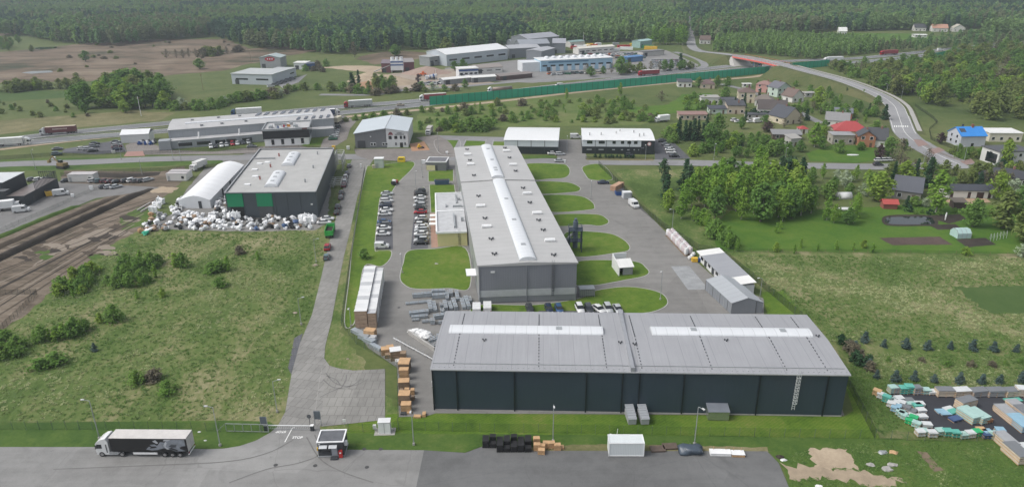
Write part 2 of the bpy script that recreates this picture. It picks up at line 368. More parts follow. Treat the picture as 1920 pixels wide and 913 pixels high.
GR('hall_yard',[(265,432),(330,398),(395,340),(420,300),(480,283),(625,283),(628,300),(612,420),(590,432),(430,434),(300,430)],.04,plant_m,'grey hardstanding under the bag heaps','yard',jit=.8)
# dark earth berms beside the lot
def berm(px,w,h,label,mt):
    pts=crom([G(*p) for p in px],False,8); n=len(pts); vs=[];fs=[]; K=7
    for i,p in enumerate(pts):
        d=(pts[min(i+1,n-1)]-pts[max(i-1,0)]); d.normalize(); nr=Vector((-d.y,d.x,0)); e=min(1,i/3,(n-1-i)/3)
        for j in range(K):
            t=j/(K-1); o=(t-.5)*w*(1+.12*mnoise.noise(p*.3)); hh=h*e*math.sin(math.pi*t)**.8*(1+.35*mnoise.noise(p*.2+Vector((0,0,j))))
            q=p+nr*o; vs.append((q.x,q.y,.02+max(0,hh)))
    for i in range(n-1):
        for j in range(K-1): a=i*K+j; fs.append((a,a+1,a+K+1,a+K))
    b=MB(); b.mesh(vs,fs); o=b.build('earth_berm',mt,None,True); tag(o,label,'berm',None,'structure')
berm([(286,353),(190,397),(100,439),(0,486),(-130,547)],3.2,1.5,'long dark earth bank nearer the meadow',dark_soil)
berm([(222,367),(150,398),(70,433),(0,463),(-130,520)],3.2,.8,'low brown earth bank beside the grey lot',grass('brown_soil',[(.045,.036,.028),(.075,.06,.046),(.11,.09,.07)],.05,.3,2.,.3))
berm([(150,385),(110,400),(60,420),(0,445),(-100,482)],2.6,.8,'grassy bank edging the grey lot',bank_m)
berm([(130,326),(180,328),(240,330),(300,326)],6,.7,'low dark mound beyond the parked cars',dark_soil)
# --- mown strips and the front of the plot
GR('verge',[(-300,900),(-300,830),(0,793),(250,790),(420,788),(505,790),(520,800),(500,815),(470,830),(440,838),(400,841),(190,838),(0,838)],.035,bank_m,'dark green verge above the truck yard','verge')
GR('verge',[(652,790),(740,775),(752,778),(817,774),(1583,781),(1600,770),(1575,690),(1520,600),(1640,800),(1650,822),(1500,842),(1440,845),(905,836),(872,848),(652,841)],.04,lawn_m,'mown green strip before the long dark warehouse','verge')
GR('verge',[(602,812),(660,812),(900,814),(1300,816),(1640,822),(1652,830),(1500,846),(1440,845),(905,836),(872,848),(652,843),(602,845)],.055,bank_m,'darker unmown strip outside the wire fence','verge',jit=.3,step=1)
GR('dry_verge',[(1010,838),(1060,834),(1150,833),(1440,838),(1440,846),(905,848)],.06,pale_m,'dry worn edge along the truck yard','verge',jit=.5,step=1)
GR('front_grass',[(1440,845),(1640,822),(2000,830),(2400,1100),(1490,1100),(1472,880)],.05,bank_m,'rough green bank beside the truck yard','verge',jit=.5)
GR('sand_patch',[(1512,840),(1590,842),(1610,880),(1530,876)],.07,sand_m,'square of bare yellow sand in the grass','sand patch',jit=1.1,step=.7)
GR('sand_patch',[(1463,870),(1530,868),(1560,880),(1620,884),(1700,905),(1640,912),(1560,896),(1480,898)],.065,plain('pale_earth2',(.30,.24,.17),.9,0,.25,.5),'worn sandy track beside the truck yard','sand patch',jit=1.6,step=.7)
GR('sand_patch',[(1718,846),(1735,848),(1768,880),(1752,884)],.065,plain('brown_bare',(.16,.12,.08),.9,0,.25,.5),'bare brown slip in the green bank','sand patch',jit=.6,step=1)
# truck yard: pale west part, darker east part
o,yp=GR('truck_yard',[(-500,870),(-300,838),(0,838),(190,838),(390,842),(420,841),(450,836),(480,826),(505,812),(520,800),(600,800),(598,845),(655,843),(795,844),(780,915),(740,1180),(-600,1180)],.07,yard_m,'pale concrete truck yard before the gate','yard')
o,yp2=GR('truck_yard',[(795,844),(872,849),(905,837),(1010,845),(1438,846),(1460,868),(1480,915),(1520,1180),(740,1180),(780,915)],.07,tarmac_m,'darker tarmac half of the truck yard','yard')
# slab road
o,rp=GR('slab_road',[(520,800),(535,772),(547,700),(562,645),(585,590),(600,530),(615,465),(640,370),(652,318),(660,300),(700,300),(688,318),(670,370),(655,440),(645,480),(633,540),(622,600),(610,648),(608,672),(618,686),(640,692),(660,694),(600,800)],.08,road_m,'long grey slab road from the gate to the back street','road')
GR('road_bay',[(568,625),(552,634),(540,690),(546,702)],.075,lot_m,'dark lay-by beside the slab road','lay-by')
GR('paver_apron',[(611,686),(632,692),(660,695),(722,692),(722,787),(660,794),(602,800)],.085,paver_m,'paved turning apron beside the gate','apron')
# factory yard
GR('factory_yard',[(772,300),(845,292),(1050,298),(1090,306),(1108,332),(1140,345),(1168,352),(1215,402),(1262,450),(1300,486),(1345,525),(1432,560),(1432,594),(1518,597),(1583,779),(817,775),(800,780),(748,782),(745,690),(690,652),(668,620),(664,600),(683,500),(732,486),(735,352)],.08,plant_m,'pale grey factory yard between the halls','yard')
def lawn(px,label,z=.1,k=True,smooth=True,mt=None):
    o,p=GR('lawn',px,z,mt or lawn_m,label,'lawn',smooth=smooth)
    if k: kerb(p,'pale kerb round the '+label)
    return p
lawn([(686,320),(700,312),(760,304),(777,306),(772,318),(745,345),(733,364),(728,369),(714,369),(708,410),(703,466),(712,470),(733,471),(731,486),(714,500),(684,499),(672,560),(664,606),(646,606),(655,520),(664,440)],'long lawn beside the west car rows')
lawn([(766,471),(815,467),(873,466),(881,538),(840,541),(780,542),(758,534),(750,520),(756,494)],'square lawn before the yellow annex')
lawn([(805,347),(852,347),(858,397),(808,399)],'small lawn behind the annex',smooth=False)
lawn([(803,322),(850,318),(850,340),(803,341)],'small lawn beside the grey kiosk',smooth=False)
lawn([(783,360),(795,350),(796,372),(779,373)],'tiny triangular lawn by the east car row',smooth=False)
lawn([(816,263),(860,262),(858,287),(838,291),(822,286)],'lawn plot beside the side street',smooth=True)
lawn([(874,262),(912,262),(908,274),(868,274)],'narrow lawn plot behind the grey hall',smooth=False)
lawn([(925,263),(946,263),(946,276),(922,276)],'short lawn plot beside the white hall',smooth=False)
lawn([(984,309),(1050,308),(1066,314),(1068,326),(1058,334),(1030,336),(996,336)],'northernmost finger lawn by the grey hall')
lawn([(1000,342),(1060,342),(1083,349),(1088,356),(1073,361),(1010,363)],'finger lawn in second place from the street')
lawn([(1014,368),(1080,367),(1106,376),(1115,388),(1104,394),(1028,397)],'finger lawn in third place from the street')
lawn([(1034,404),(1115,402),(1138,411),(1140,419),(1124,424),(1098,422),(1044,424)],'low finger lawn behind the blue tower')
lawn([(1060,437),(1135,437),(1168,449),(1181,466),(1160,474),(1072,480)],'broad finger lawn before the blue tower')
lawn([(1078,492),(1185,490),(1212,503),(1214,515),(1180,524),(1082,536)],'finger lawn under the white filter shed')
lawn([(900,572),(1000,572),(1085,560),(1118,545),(1180,538),(1235,548),(1252,566),(1238,580),(1200,588),(1100,590),(900,592)],'end lawn between the grey hall and the long warehouse')
lawn([(1093,313),(1128,309),(1149,336),(1110,338),(1098,329)],'corner lawn by the factory entrance')
lawn([(1428,548),(1470,546),(1512,600),(1440,596)],'lawn strip behind the grey store tent',k=False,smooth=False)
lawn([(920,293),(1036,292),(1046,296),(985,299),(920,299)],'verge before the white hall',k=False,smooth=False,mt=bank_m)
lawn([(1098,297),(1224,298),(1226,302),(1100,301)],'verge before the black and white hall',k=False,smooth=False,mt=pale_m)
GR('concrete_pad',[(1258,500),(1292,499),(1329,543),(1290,544)],.11,plain('worn_concrete',(.27,.28,.285),.85,0,.25,.35),'worn pale concrete pad in the east yard','concrete pad')
GR('car_bays',[(712,370),(735,370),(737,468),(703,468)],.10,lot_m,'dark paver bays for the west car row','parking bays')
GR('car_bays',[(779,375),(797,373),(803,466),(770,468)],.10,lot_m,'dark paver bays for the east car row','parking bays')
GR('footpath',[(806,400),(816,400),(822,464),(809,465)],.10,plain('red_pavers',(.30,.19,.15),.85,0,.12,.8),'reddish paved path beside the yellow annex','footpath')
GR('car_bays',[(1010,583),(1170,584),(1172,592),(1008,592)],.125,lot_m,'dark paver bays behind the long warehouse','parking bays')
# --- streets behind
STREET=[(-300,328),(0,309),(150,305),(300,298.5),(480,295.5),(650,294.5),(760,295),(850,296),(985,302),(1100,304),(1300,306),(1440,310),(1560,312),(1650,313),(1760,311)]
GR('street_verge',[(-300,345),(0,322),(300,312),(430,306),(430,302),(300,292),(0,300),(-300,318)],.03,bank_m,'green verge along the back street','verge',jit=.8)
ribbon('back_street',STREET,9.,.09,street_m,'pale back street behind the factory halls','street')
ribbon('side_street',[(800,256),(822,270),(835,296)],11,.1,pave_m,'short paved spur beside the gabled hall','street')
ribbon('rear_lane',[(806,258),(870,260),(950,262),(1040,261)],9,.095,street_m,'rear lane behind the finger lawns','street')
ribbon('link_path',[(868,262),(858,282)],4,.11,street_m,'short paved link between lawn plots','path')
ribbon('link_path',[(919,262),(914,282)],4,.11,street_m,'second paved link nearer the white hall','path')
ribbon('entrance_road',[(1068,262),(1070,285),(1076,305),(1085,320),(1100,345)],13,.1,plant_m,'paved entrance between the two white halls','road')
GR('car_park',[(1226,262),(1250,262),(1266,270),(1295,298),(1228,300)],.1,lot_m,'dark car park beside the black and white hall','car park')
GR('forecourt',[(690,300),(668,292),(664,280),(770,279),(832,285),(836,296),(760,303)],.1,pave_m,'paved forecourt of the gabled hall','forecourt')
GR('sand_patch',[(768,270),(795,266),(806,282),(772,284)],.11,plain('orange_gravel',(.34,.19,.11),.9,0,.2,.5),'orange gravel bay beside the gabled hall','gravel')
GR('forecourt',[(235,273),(262,262),(320,282),(400,285),(490,275),(560,272),(600,285),(640,262),(668,228),(640,215),(610,222),(600,232),(640,245),(600,282),(430,289),(240,291)],.085,pave_m,'pink paved forecourt of the flag office','forecourt')
GR('forecourt',[(608,222),(640,214),(662,226),(650,262),(630,274),(600,280),(606,262),(622,255)],.095,pave_m,'paved car yard beside the flag office','forecourt')
GR('lawn',[(566,262),(608,258),(600,272),(568,275)],.1,lawn_m,'office lawn beside the flag office','lawn')
GR('car_park',[(115,287),(120,280),(210,265),(228,266),(238,285),(180,290)],.085,lot_m,'grey car park with scattered cars by the street','car park')
GR('site_entrance',[(238,285),(268,284),(272,293),(232,294)],.095,plain('red_block',(.30,.17,.14),.85,0,.12,.8),'reddish paved site entrance by the street','entrance')
# --- motorway
MW1=[(-300,296),(0,264),(100,252),(300,233),(420,221),(577,206),(690,197),(800,188),(925,175),(1048,161),(1215,142),(1420,119),(1500,114),(1603,110),(1700,101),(1805,90),(1870,84),(1990,74)]
MW2=[(-300,310),(0,273),(160,258),(320,245),(560,220),(751,201),(810,195),(925,183),(1048,169),(1215,149),(1420,126),(1500,120),(1604,117),(1700,108),(1810,95),(1880,87),(1990,77)]
for px,lab in((MW1,'far carriageway of the motorway'),(MW2,'near carriageway of the motorway')):
    o,p=ribbon('motorway',px,11,.1,motor_m,lab,'motorway')
    for s in(-1,1):
        q=[]
        for i,a in enumerate(p):
            d=(p[min(i+1,len(p)-1)]-p[max(i-1,0)]).normalized(); q.append(a+Vector((-d.y,d.x,0))*(s*4.6))
        tag(ribbon_mesh(q,.3,.13).build('lane_line',mark_m),'white edge line of the '+lab+(', verge side' if s<0 else ', median side'),'road marking',None,'structure')
ribbon('service_track',[(-300,322),(0,281),(200,258),(330,246)],4,.09,sand_m,'sandy track below the motorway by the car park','track')
ribbon('service_track',[(540,229),(700,215),(810,204),(950,189),(1080,174),(1240,158),(1400,146),(1445,139)],5,.09,sand_m,'sandy track along the green noise barrier','track')
ribbon('service_road',[(600,178),(700,178),(770,168),(860,163),(980,153),(1100,146),(1200,139),(1310,128),(1318,118),(1300,108),(1265,98)],6,.09,street_m,'pale service road behind the motorway','road')
ribbon('village_lane',[(1352,158),(1400,170),(1450,190),(1500,212),(1540,232)],4.5,.09,street_m,'pale lane between the village houses','lane')
GR('work_yard',[(670,168),(690,148),(740,138),(870,128),(900,150),(930,156),(830,166),(700,176)],.06,plain('gravel_yard',(.30,.25,.20),.9,0,.2,.12),'sandy yard of the concrete plant','yard',jit=1.5,step=4)
GR('work_yard',[(830,150),(835,128),(950,115),(1100,98),(1250,95),(1310,122),(1300,132),(1150,146),(1000,156)],.05,plain('far_yard',(.20,.195,.19),.9,0,.15,.1),'grey yards between the far industrial sheds','yard',jit=1.5,step=4)
GR('sand_patch',[(600,127),(640,124),(700,124),(760,131),(700,137),(640,131)],.055,sand_m,'pale bare sand before the concrete plant','sand patch',jit=2,step=3)
GR('work_yard',[(520,158),(556,146),(576,140),(560,155),(530,166)],.06,street_m,'paved strip beside the small grey works','yard')
# --- flyover on its embankment
FLY=[(1800,309,.12),(1762,292,.12),(1722,270,.12),(1698,250,.12),(1690,232,.15),(1684,215,.4),(1676,198,.9),(1655,182,1.8),(1620,166,3.2),(1575,150,5),(1515,134,6.8),(1473,123,7.6),(1440,115,7.8),(1385,105,7),(1345,100,4.6),(1312,96,2.2),(1298,88,.6),(1295,75,.14),(1292,52,.14),(1289,34,.14),(1288,22,.14)]
fp=crom([G(*p) for p in FLY],False,6)
def seg(pts,a,b): return [p for i,p in enumerate(pts) if a<=i<=b]
WF=lambda t: 9.5 if t>.2 else 9.5+ (0.2-t)/.2*4
wid=lambda i: 12. if i<14 else (10.5 if i<30 else 9.)
i0,i1=11*6+0,13*6
o=ribbon_mesh(fp,lambda t:wid(t*(len(fp)-1)),None,None,.0).build('flyover_road',asphalt('flyover_asphalt',(.26,.26,.265),.08,.0)); tag(o,'pale curved road climbing to the motorway bridge','road',None,'structure')
for p in fp: pass
def side(pts,off,dz=0.):
    q=[]
    for i,a in enumerate(pts):
        d=(pts[min(i+1,len(pts)-1)]-pts[max(i-1,0)]); d.z=0; d.normalize(); q.append(a+Vector((-d.y,d.x,0))*off+Vector((0,0,dz)))
    return q
tag(ribbon_mesh(side(fp[:74],.0,.03),.22).build('lane_line',mark_m),'white centre line of the curved road','road marking',None,'structure')
for s,l in((1,'village'),(-1,'wood')):
    tag(ribbon_mesh(side(fp[18:80],s*4.6,.03),.2).build('lane_line',mark_m),'white edge line on the %s side of the curved road'%l,'road marking',None,'structure')
ribbon_px=side(fp[20:66],-7.2,.02)
tag(ribbon_mesh(ribbon_px,2.2,None,None,0).build('footpath',plain('pale_path',(.34,.33,.31),.85,0,.1,.5)),'pale footpath beside the climbing road','footpath',None,'structure')
def bank(pts,label):
    vs=[];fs=[];n=len(pts)
    for i,a in enumerate(pts):
        d=(pts[min(i+1,n-1)]-pts[max(i-1,0)]); d.z=0; d.normalize(); nr=Vector((-d.y,d.x,0)); z=a.z
        for off,zz in((8.9+1.6*z,-.05),(8.9,z-.03),(5,z-.05),(-5,z-.05),(-8.9,z-.03),(-8.9-1.6*z,-.05)): q=a+nr*off; vs.append((q.x,q.y,zz+.02))
    for e,k in((0,-1),(n-1,1)):
        a=pts[e]; d=(pts[min(e+1,n-1)]-pts[max(e-1,0)]); d.z=0; d.normalize(); z=a.z
        if z>2:
            nr=Vector((-d.y,d.x,0)); b=MB(); top=[a+nr*o+Vector((0,0,zz-z)) for o,zz in((8.9+1.6*z,-.03),(8.9,z-.01),(5,z-.03),(-5,z-.03),(-8.9,z-.01),(-8.9-1.6*z,-.03))]; lo=[a+d*(k*1.5*z)+nr*o+Vector((0,0,-.03-z)) for o in(9,6)]+[a+d*(k*1.5*z)+nr*o+Vector((0,0,-.03-z)) for o in(2,-2,-6,-9)]
            b.mesh(top+lo,[(i,i+1,i+7,i+6) if k<0 else (i+1,i,i+6,i+7) for i in range(5)]); tag(b.build('embankment',bank_far),'end slope of the '+label,'embankment',None,'structure')
    for i in range(n-1):
        for j in range(5): a=i*6+j; fs.append((a+6,a+7,a+1,a))
    b=MB(); b.mesh(vs,fs); tag(b.build('embankment',bank_far),label,'embankment',None,'structure')
bank_far=grass('embankment_grass',[(.045,.068,.022),(.07,.09,.03),(.10,.108,.045),(.13,.12,.06)],.03,.12,.8,.2)
bank(fp[18:67],'grassy embankment under the climbing road'); bank(fp[79:98],'grassy embankment beyond the motorway bridge')

tm=plain('tyre_mark',(.135,.133,.128),.85,0,.2,.6)
for i,px in enumerate(([(611,700),(625,716),(645,724),(668,722),(690,711)],[(606,712),(622,725),(640,728),(662,722),(678,710)],[(640,727),(648,715),(650,703)],[(612,705),(630,712),(638,722)],[(600,745),(620,735),(640,727)],[(430,905),(500,880),(560,868),(600,850),(590,815)],[(700,905),(640,884),(600,860),(575,820)],[(100,880),(250,874),(420,866),(500,850),(550,825)])):
    tag(ribbon_mesh(crom([G(*p) for p in px],False,6),.22,.098).build('tyre_mark',tm),'dark curved tyre mark on the pale paving','tyre mark','tyre marks at the gate','structure')

for i in range(11):
    u=i/10; x0,y0=300-60*u,368+66*u; x1,y1=-40-10*u,480+140*u; w1=rnd.uniform(-10,10); o=ribbon_mesh(crom([G(x0,y0),G(x0*.66+x1*.34+rnd.uniform(-6,6),y0*.66+y1*.34+w1*.3),G(x0*.3+x1*.7+rnd.uniform(-6,6),y0*.3+y1*.7-w1*.4),G(x1,y1)],False,10),rnd.choice((.45,.6,1.1)),.062+i*.001).build('wheel_rut',(dark_soil,MAT['brown_soil'],MAT['pale_earth'])[i%3]); tag(o,'long wheel rut across the churned earth','rut','ruts across the churned earth','structure')
for i in range(26):
    x,y=rnd.uniform(20,290),0; y=470-(x-20)*.33+rnd.uniform(0,70)
    GR('soil_patch',[(x+rnd.uniform(-1,1)*14*math.cos(a)+14*math.cos(a),y+5*math.sin(a)) for a in (0,.9,1.8,2.7,3.6,4.5,5.4)],.066,(dark_soil,MAT['brown_soil'],MAT['pale_earth'],bank_m)[i%4],'uneven patch in the churned earth','soil patch',jit=.6,step=.8)
# ================================================================= the large halls
def wallring(m,L,W,z0,z1,x0=0,y0=0,t=0):
    m.mesh([(x0,y0,z0),(x0+L,y0,z0),(x0+L,y0+W,z0),(x0,y0+W,z0),(x0,y0,z1),(x0+L,y0,z1),(x0+L,y0+W,z1),(x0,y0+W,z1)],[(0,1,5,4),(1,2,6,5),(2,3,7,6),(3,0,4,7)]); return m
def barrel(L,W,h,n=8,ax='x'):
    """long arched rooflight, local origin at one end centre, along x"""
    m=MB(); pr=[(W/2*math.cos(math.pi*i/n),h*math.sin(math.pi*i/n)**.8) for i in range(n+1)]
    m.extx(pr[::-1] if True else pr,0,L); return m
skyl_m=panel('rooflight_sheet',(.60,.62,.64),2.2,0,.35,0,.05,2.2)
skyl_y=panel('rooflight_sheet_long',(.62,.64,.66),2.2,1,.35,0,.05,2.2)
def barrel_light(parent,x0,y0,z,L,W,h,ax=0,fn=None,name='rooflight',hatch=()):
    """arched rooflight with a dark upstand; ax 0 along x, 1 along y"""
    n=8; pr=[(W/2*math.cos(math.pi*i/n),.12+h*math.sin(math.pi*i/n)**.8) for i in range(n+1)]+[(-W/2,0),(W/2,0)]
    m=MB(); 
    if ax==0: m.extx([(y0+p[0],z+p[1]) for p in pr[::-1]],x0,x0+L)
    else: m.ext([(x0+p[0],z+p[1]) for p in pr],y0,y0+L)
    o=m.build(name,skyl_m if ax==0 else skyl_y,parent,fn=fn)
    u=MB(); e=.12
    if ax==0: u.box(x0-e,x0+L+e,y0-W/2-e,y0+W/2+e,z-.1,z+.1)
    else: u.box(x0-W/2-e,x0+W/2+e,y0-e,y0+L+e,z-.1,z+.1)
    u.build('frame',galv,o,fn=fn)
    for hx in hatch:
        b=MB()
        if ax==0: b.box(x0+hx,x0+hx+1.2,y0-.6,y0+.6,z+h+.05,z+h+.2)
        else: b.box(x0-.6,x0+.6,y0+hx,y0+hx+1.2,z+h+.05,z+h+.2)
        b.build('hatch',galv,o,fn=fn)
    return o
def ladder(parent,x,y,z0,z1,cage=True,mt=galv,fn=None):
    m=MB(); 
    for s in(-.25,.25): m.box(x+s-.03,x+s+.03,y-.12,y-.04,z0,z1+1)
    k=int((z1-z0)/.45)
    for i in range(k): m.box(x-.25,x+.25,y-.11,y-.06,z0+.3+i*.45,z0+.36+i*.45)
    if cage:
        for i in range(int((z1-z0-1.2)/.7)):
            z=z0+1.6+i*.7; m.box(x-.34,x-.28,y-.6,y-.05,z,z+.07); m.box(x+.28,x+.34,y-.6,y-.05,z,z+.07); m.box(x-.34,x+.34,y-.64,y-.58,z,z+.07)
        for q in(-.3,0,.3): m.box(x+q-.03,x+q+.03,y-.66,y-.62,z0+1.6,z1+.4)
    return m.build('ladder',mt,parent,fn=fn)
def vent_cluster(m,x,y,z):
    for a in range(3):
        t=a*2.1+.5; cx,cy=x+.55*math.cos(t),y+.5*math.sin(t); m.tube((cx,cy,z),(cx,cy,z+.45),.16,6); m.tube((cx,cy,z+.45),(cx,cy,z+.6),.3,6)
# ---- long dark warehouse in front
slate_m=panel('slate_wall_panel',(.030,.047,.064),1.1,0,.42,.0,.08,0,.01)
droof_m=panel('grey_metal_roof',(.295,.30,.315),1.0,0,.5,.0,.1,3.0,.02)
A=G(814.5,768); ANG=R(-2.4)
wh=thing('long_warehouse','long dark slate warehouse with pale grey roof nearest the truck yard','warehouse',(A.x,A.y,0),ANG)
L,W,HE=77.6,23.3,9.25
wallring(MB(),L,W,.25,HE).build('wall',slate_m,wh)
wallring(MB(),L+.16,W+.16,0,.32,-.08,-.08).build('plinth',conc,wh)
r=MB(); r.extx([(-.25,HE),(-.25,HE+.12),(W/2,HE+.75),(W+.25,HE+.12),(W+.25,HE)][::-1],-.35,L+.3); roof=r.build('roof',droof_m,wh)
r=MB(); r.box(37.4,38.1,-.3,W+.3,HE-.1,HE+.98); r.build('expansion_joint',plain('joint_cap',(.3,.31,.33),.5,.2),wh)
zr=lambda y:HE+.12+.63*(y/(W/2) if y<W/2 else (W-y)/(W/2))
barrel_light(roof,1.7,14.2,zr(14.2)-.1,31.6,3.5,.6,hatch=(22,)); barrel_light(roof,43.2,14.4,zr(14.4)-.1,32.2,3.5,.6,hatch=(8,26))
g=MB(); 
for x in range(0,78): g.box(x+.2,x+.42,.35,.5,zr(.4),zr(.4)+.1)
g.box(0,77.4,1.5,1.56,zr(1.5)+.02,zr(1.5)+.18)
g.build('snow_guard',galv,roof)
for x in(4.,20.2,33.,39.6,52.7,66.5,74.):
    g=MB(); pr=[(.8,zr(.8)-.05)]
    for y in [q*1.1+.9 for q in range(20)]: pr+=[(y,zr(y)+.01),(y,zr(y)+.09),(y+.3,zr(y)+.09),(y+.3,zr(y)+.01)]
    pr+=[(22.2,zr(22.2)-.05)]; g.extx(pr[::-1],x-.09,x+.09)
    g.build('roof_seam',dark_m,roof)
for x,y in((9.2,9.8),(36.4,9.5),(39.2,9.),(57.6,10.8),(76.4,13)):
    v=MB(); vent_cluster(v,0,0,0); v.v=[(x+a*.6,y+b*.6,zr(y)-.05+c*.6) for a,b,c in v.v]; v.build('roof_vent',dark_m,roof)
for x in(.02,4.6,15.6,29.2,36.,39.2,47.5,61.5,74.):
    d=MB(); d.box(x-.12,x+.12,-.22,-.02,.1,HE); d.build('downpipe',plain('slate_pipe',(.01,.015,.02),.4),wh)
gut=MB(); gut.box(-.3,L+.25,-.42,-.26,HE-.12,HE+.1); gut.build('gutter',plain('pale_gutter',(.4,.41,.42),.4,.2),wh)
ladder(wh,68.4,-.05,1.4,HE,mt=plain('pale_ladder',(.6,.62,.63),.4,.1))
d=MB(); d.box(-.09,-.02,14,18.5,.1,4.2); d.build('side_door',plain('grey_door',(.06,.07,.075),.5),wh)
wl=MB(); wl.box(-.6,-.05,2.,2.6,4,5); wl.build('wall_lamp',lamp_m,wh)
# ---- long grey hall with the barrel rooflight along its ridge
A=G(899,570); GA=R(3.6); SK=-.058
gw_m=panel('grey_wall_panel',(.21,.222,.245),.6,0,.45,.1,.06,0,.02); gside=panel('pale_side_panel',(.27,.28,.29),.6,1,.45,.1,.07,6.,.02)
groof=panel('pale_membrane_roof',(.40,.40,.395),2.8,1,.6,0,.1,2.8,.01)
L,W,HE=24.6,117.5,10.5; fn=frame(0,0,SK)
gh=thing('grey_hall','very long grey factory hall with white barrel rooflight down its ridge','factory hall',(A.x,A.y,0),GA)
for q,mt_,lb in(((0,1,2,3),gw_m,'grey end wall with a pale band'),((5,4,7,6),gw_m,None),((4,0,3,7),gside,'pale long side wall'),((1,5,6,2),gside,None)):
    c=[(0,0,.4),(L,0,.4),(L,0,HE),(0,0,HE),(0,W,.4),(L,W,.4),(L,W,HE),(0,W,HE)]; m=MB(); m.face([c[i] for i in q]); m.build('wall',mt_,gh,fn=fn,label=lb)
m=MB(); m.box(-.06,L+.06,-.06,0,1.9,3.7); m.build('wall_band',plain('pale_band',(.42,.44,.45),.5),gh,fn=fn)
m=MB(); m.box(-.05,L+.05,-.05,W+.05,0,.45); m.build('plinth',plain('grey_plinth',(.14,.15,.16),.7),gh,fn=fn)
for k,(y0,y1,dz) in enumerate(((0,70,0),(70.4,W,.35))):
    m=MB(); h0,h1=HE+dz,HE+.55+dz; m.ext([(-.3,HE-.2),(-.3,h0+.15),(L/2,h1+.15),(L+.3,h0+.15),(L+.3,HE-.2)],y0-.2,y1+.1)
    ro=m.build('roof',groof,gh,fn=fn,label=('lower southern roof half' if k==0 else 'raised northern roof half'))
    zz=lambda x:h0+.15+(h1-h0)*(1-abs(x-L/2)/(L/2))
    barrel_light(ro,L/2+.2,y0+(1. if k==0 else 1.5),zz(L/2)-.06,(y1-y0)-(1.5 if k==0 else 3),4.2,.85,1,fn,hatch=[q for q in((8,27,46) if k==0 else(6,9,20,36))])
    for x,y in(((4.4,26),(4.2,44),(20.2,14),(20.2,36),(20.,55)) if k==0 else ((4.4,90),(4.2,104),(19.6,88),(19.6,108))):
        c=MB(); c.tube((x-1.35,y,zz(x)+.45),(x+1.35,y,zz(x)+.45),.5,8); c.box(x-1.2,x-.9,y-.25,y+.25,zz(x)-.1,zz(x)+.3); c.box(x+.9,x+1.2,y-.25,y+.25,zz(x)-.1,zz(x)+.3); c.build('roof_fan',white_m,ro,fn=fn)
    for x,y in(((4.6,6),(4.8,16.5),(4.6,33),(4.4,54),(19.5,4),(19.8,22),(19.8,30),(19.6,46),(19.6,61)) if k==0 else((4.6,76),(4.6,96),(19.6,80),(19.6,98),(4.6,112),(19.6,113))):
        c=MB(); vent_cluster(c,x,y,zz(x)-.05); c.build('roof_vent',dark_m,ro,fn=fn)
ladder(gh,18.6,-.05,1.6,HE,mt=plain('dull_ladder',(.12,.13,.14),.5,.2),fn=fn)
m=MB(); m.box(-2.6,0,8,12.4,4.2,4.4); m.build('canopy',white_m,gh,fn=fn)
m=MB(); m.box(-2.,0,72,77,4.2,4.45); m.build('canopy',white_m,gh,fn=fn)
for y in(20,60,86):
    m=MB(); m.box(-.12,-.02,y,y+3,.4,4); m.build('side_door',plain('door_grey',(.2,.21,.22),.5),gh,fn=fn)
m=MB(); m.box(L+.02,L+.5,16,17,.3,9); m.build('cable_duct',galv,gh,fn=fn)
for y in(36,52,68,84,100):
    m=MB(); m.box(L+.02,L+.55,y,y+1.8,3,4.2); m.build('wall_box',plain('pale_box',(.4,.4,.4),.5),gh,fn=fn)
for x in(.15,12,24.4):
    m=MB(); m.box(x-.1,x+.1,-.2,-.03,.1,HE-.2); m.build('downpipe',plain('grey_pipe',(.2,.21,.23),.5),gh,fn=fn)
m=MB(); m.box(3.,4.,-.35,-.05,8.6,9.); m.build('wall_lamp',lamp_m,gh,fn=fn)
# ---- yellow annex on its west side
A=G(821,463)
an=thing('yellow_annex','low flat roofed annex with a pale yellow wall beside the grey hall','annex',(A.x,A.y,0),R(4),)
m=MB(); m.box(0,9,0,37,0,4.6); m.build('wall',panel('pale_yellow_panel',(.56,.51,.26),1.2,0,.55,0,.05,0,.01),an,fn=lambda v:(v[0]-.035*v[1],v[1],v[2]))
m=MB(); m.box(-.2,9,.0,18.2,4.6,4.75); m.box(-.2,9,19,37.2,4.6,4.95); r=m.build('roof',plain('patched_roof',(.44,.45,.46),.7,0,.16,.5),an,fn=lambda v:(v[0]-.035*v[1],v[1],v[2]))
m=MB()
for a in((-.4,.1,-.1,37.4,4.3,5.15),(-.4,9,18.2,18.9,4.3,5.1),(-.4,9,37.2,37.6,4.3,5.2),(-.4,9,-.3,0,4.35,4.95)): m.box(*a)
m.build('parapet',white_m,an,fn=lambda v:(v[0]-.035*v[1],v[1],v[2]))
for x,y,sx,sy,sz in((5.2,3,.5,12,.7),(5.4,22,3.2,.5,.8),(3,22,.4,2.5,.7),(6.5,26,.5,9,.6),(7.6,9,.8,.8,1.1),(7.4,29,.8,.8,1.)):
    m=MB(); m.box(x,x+sx,y,y+sy,4.8,4.8+sz); m.build('roof_duct',galv,r,fn=lambda v:(v[0]-.035*v[1],v[1],v[2]))
for y in(12,16,20):
    m=MB(); m.box(-3.,-.4,y,y+1.8,2.7,2.9); m.box(-2.9,-2.8,y+.8,y+.9,0,2.7); m.build('canopy',white_m,an)
ladder(an,6.6,-.02,.4,4.7,False,dark_m)
for y in(4,14,24,30):
    m=MB(); m.box(-.05-.035*y,.02-.035*y,y,y+2.2,1.2,2.6); m.build('window',glass_dark,an)
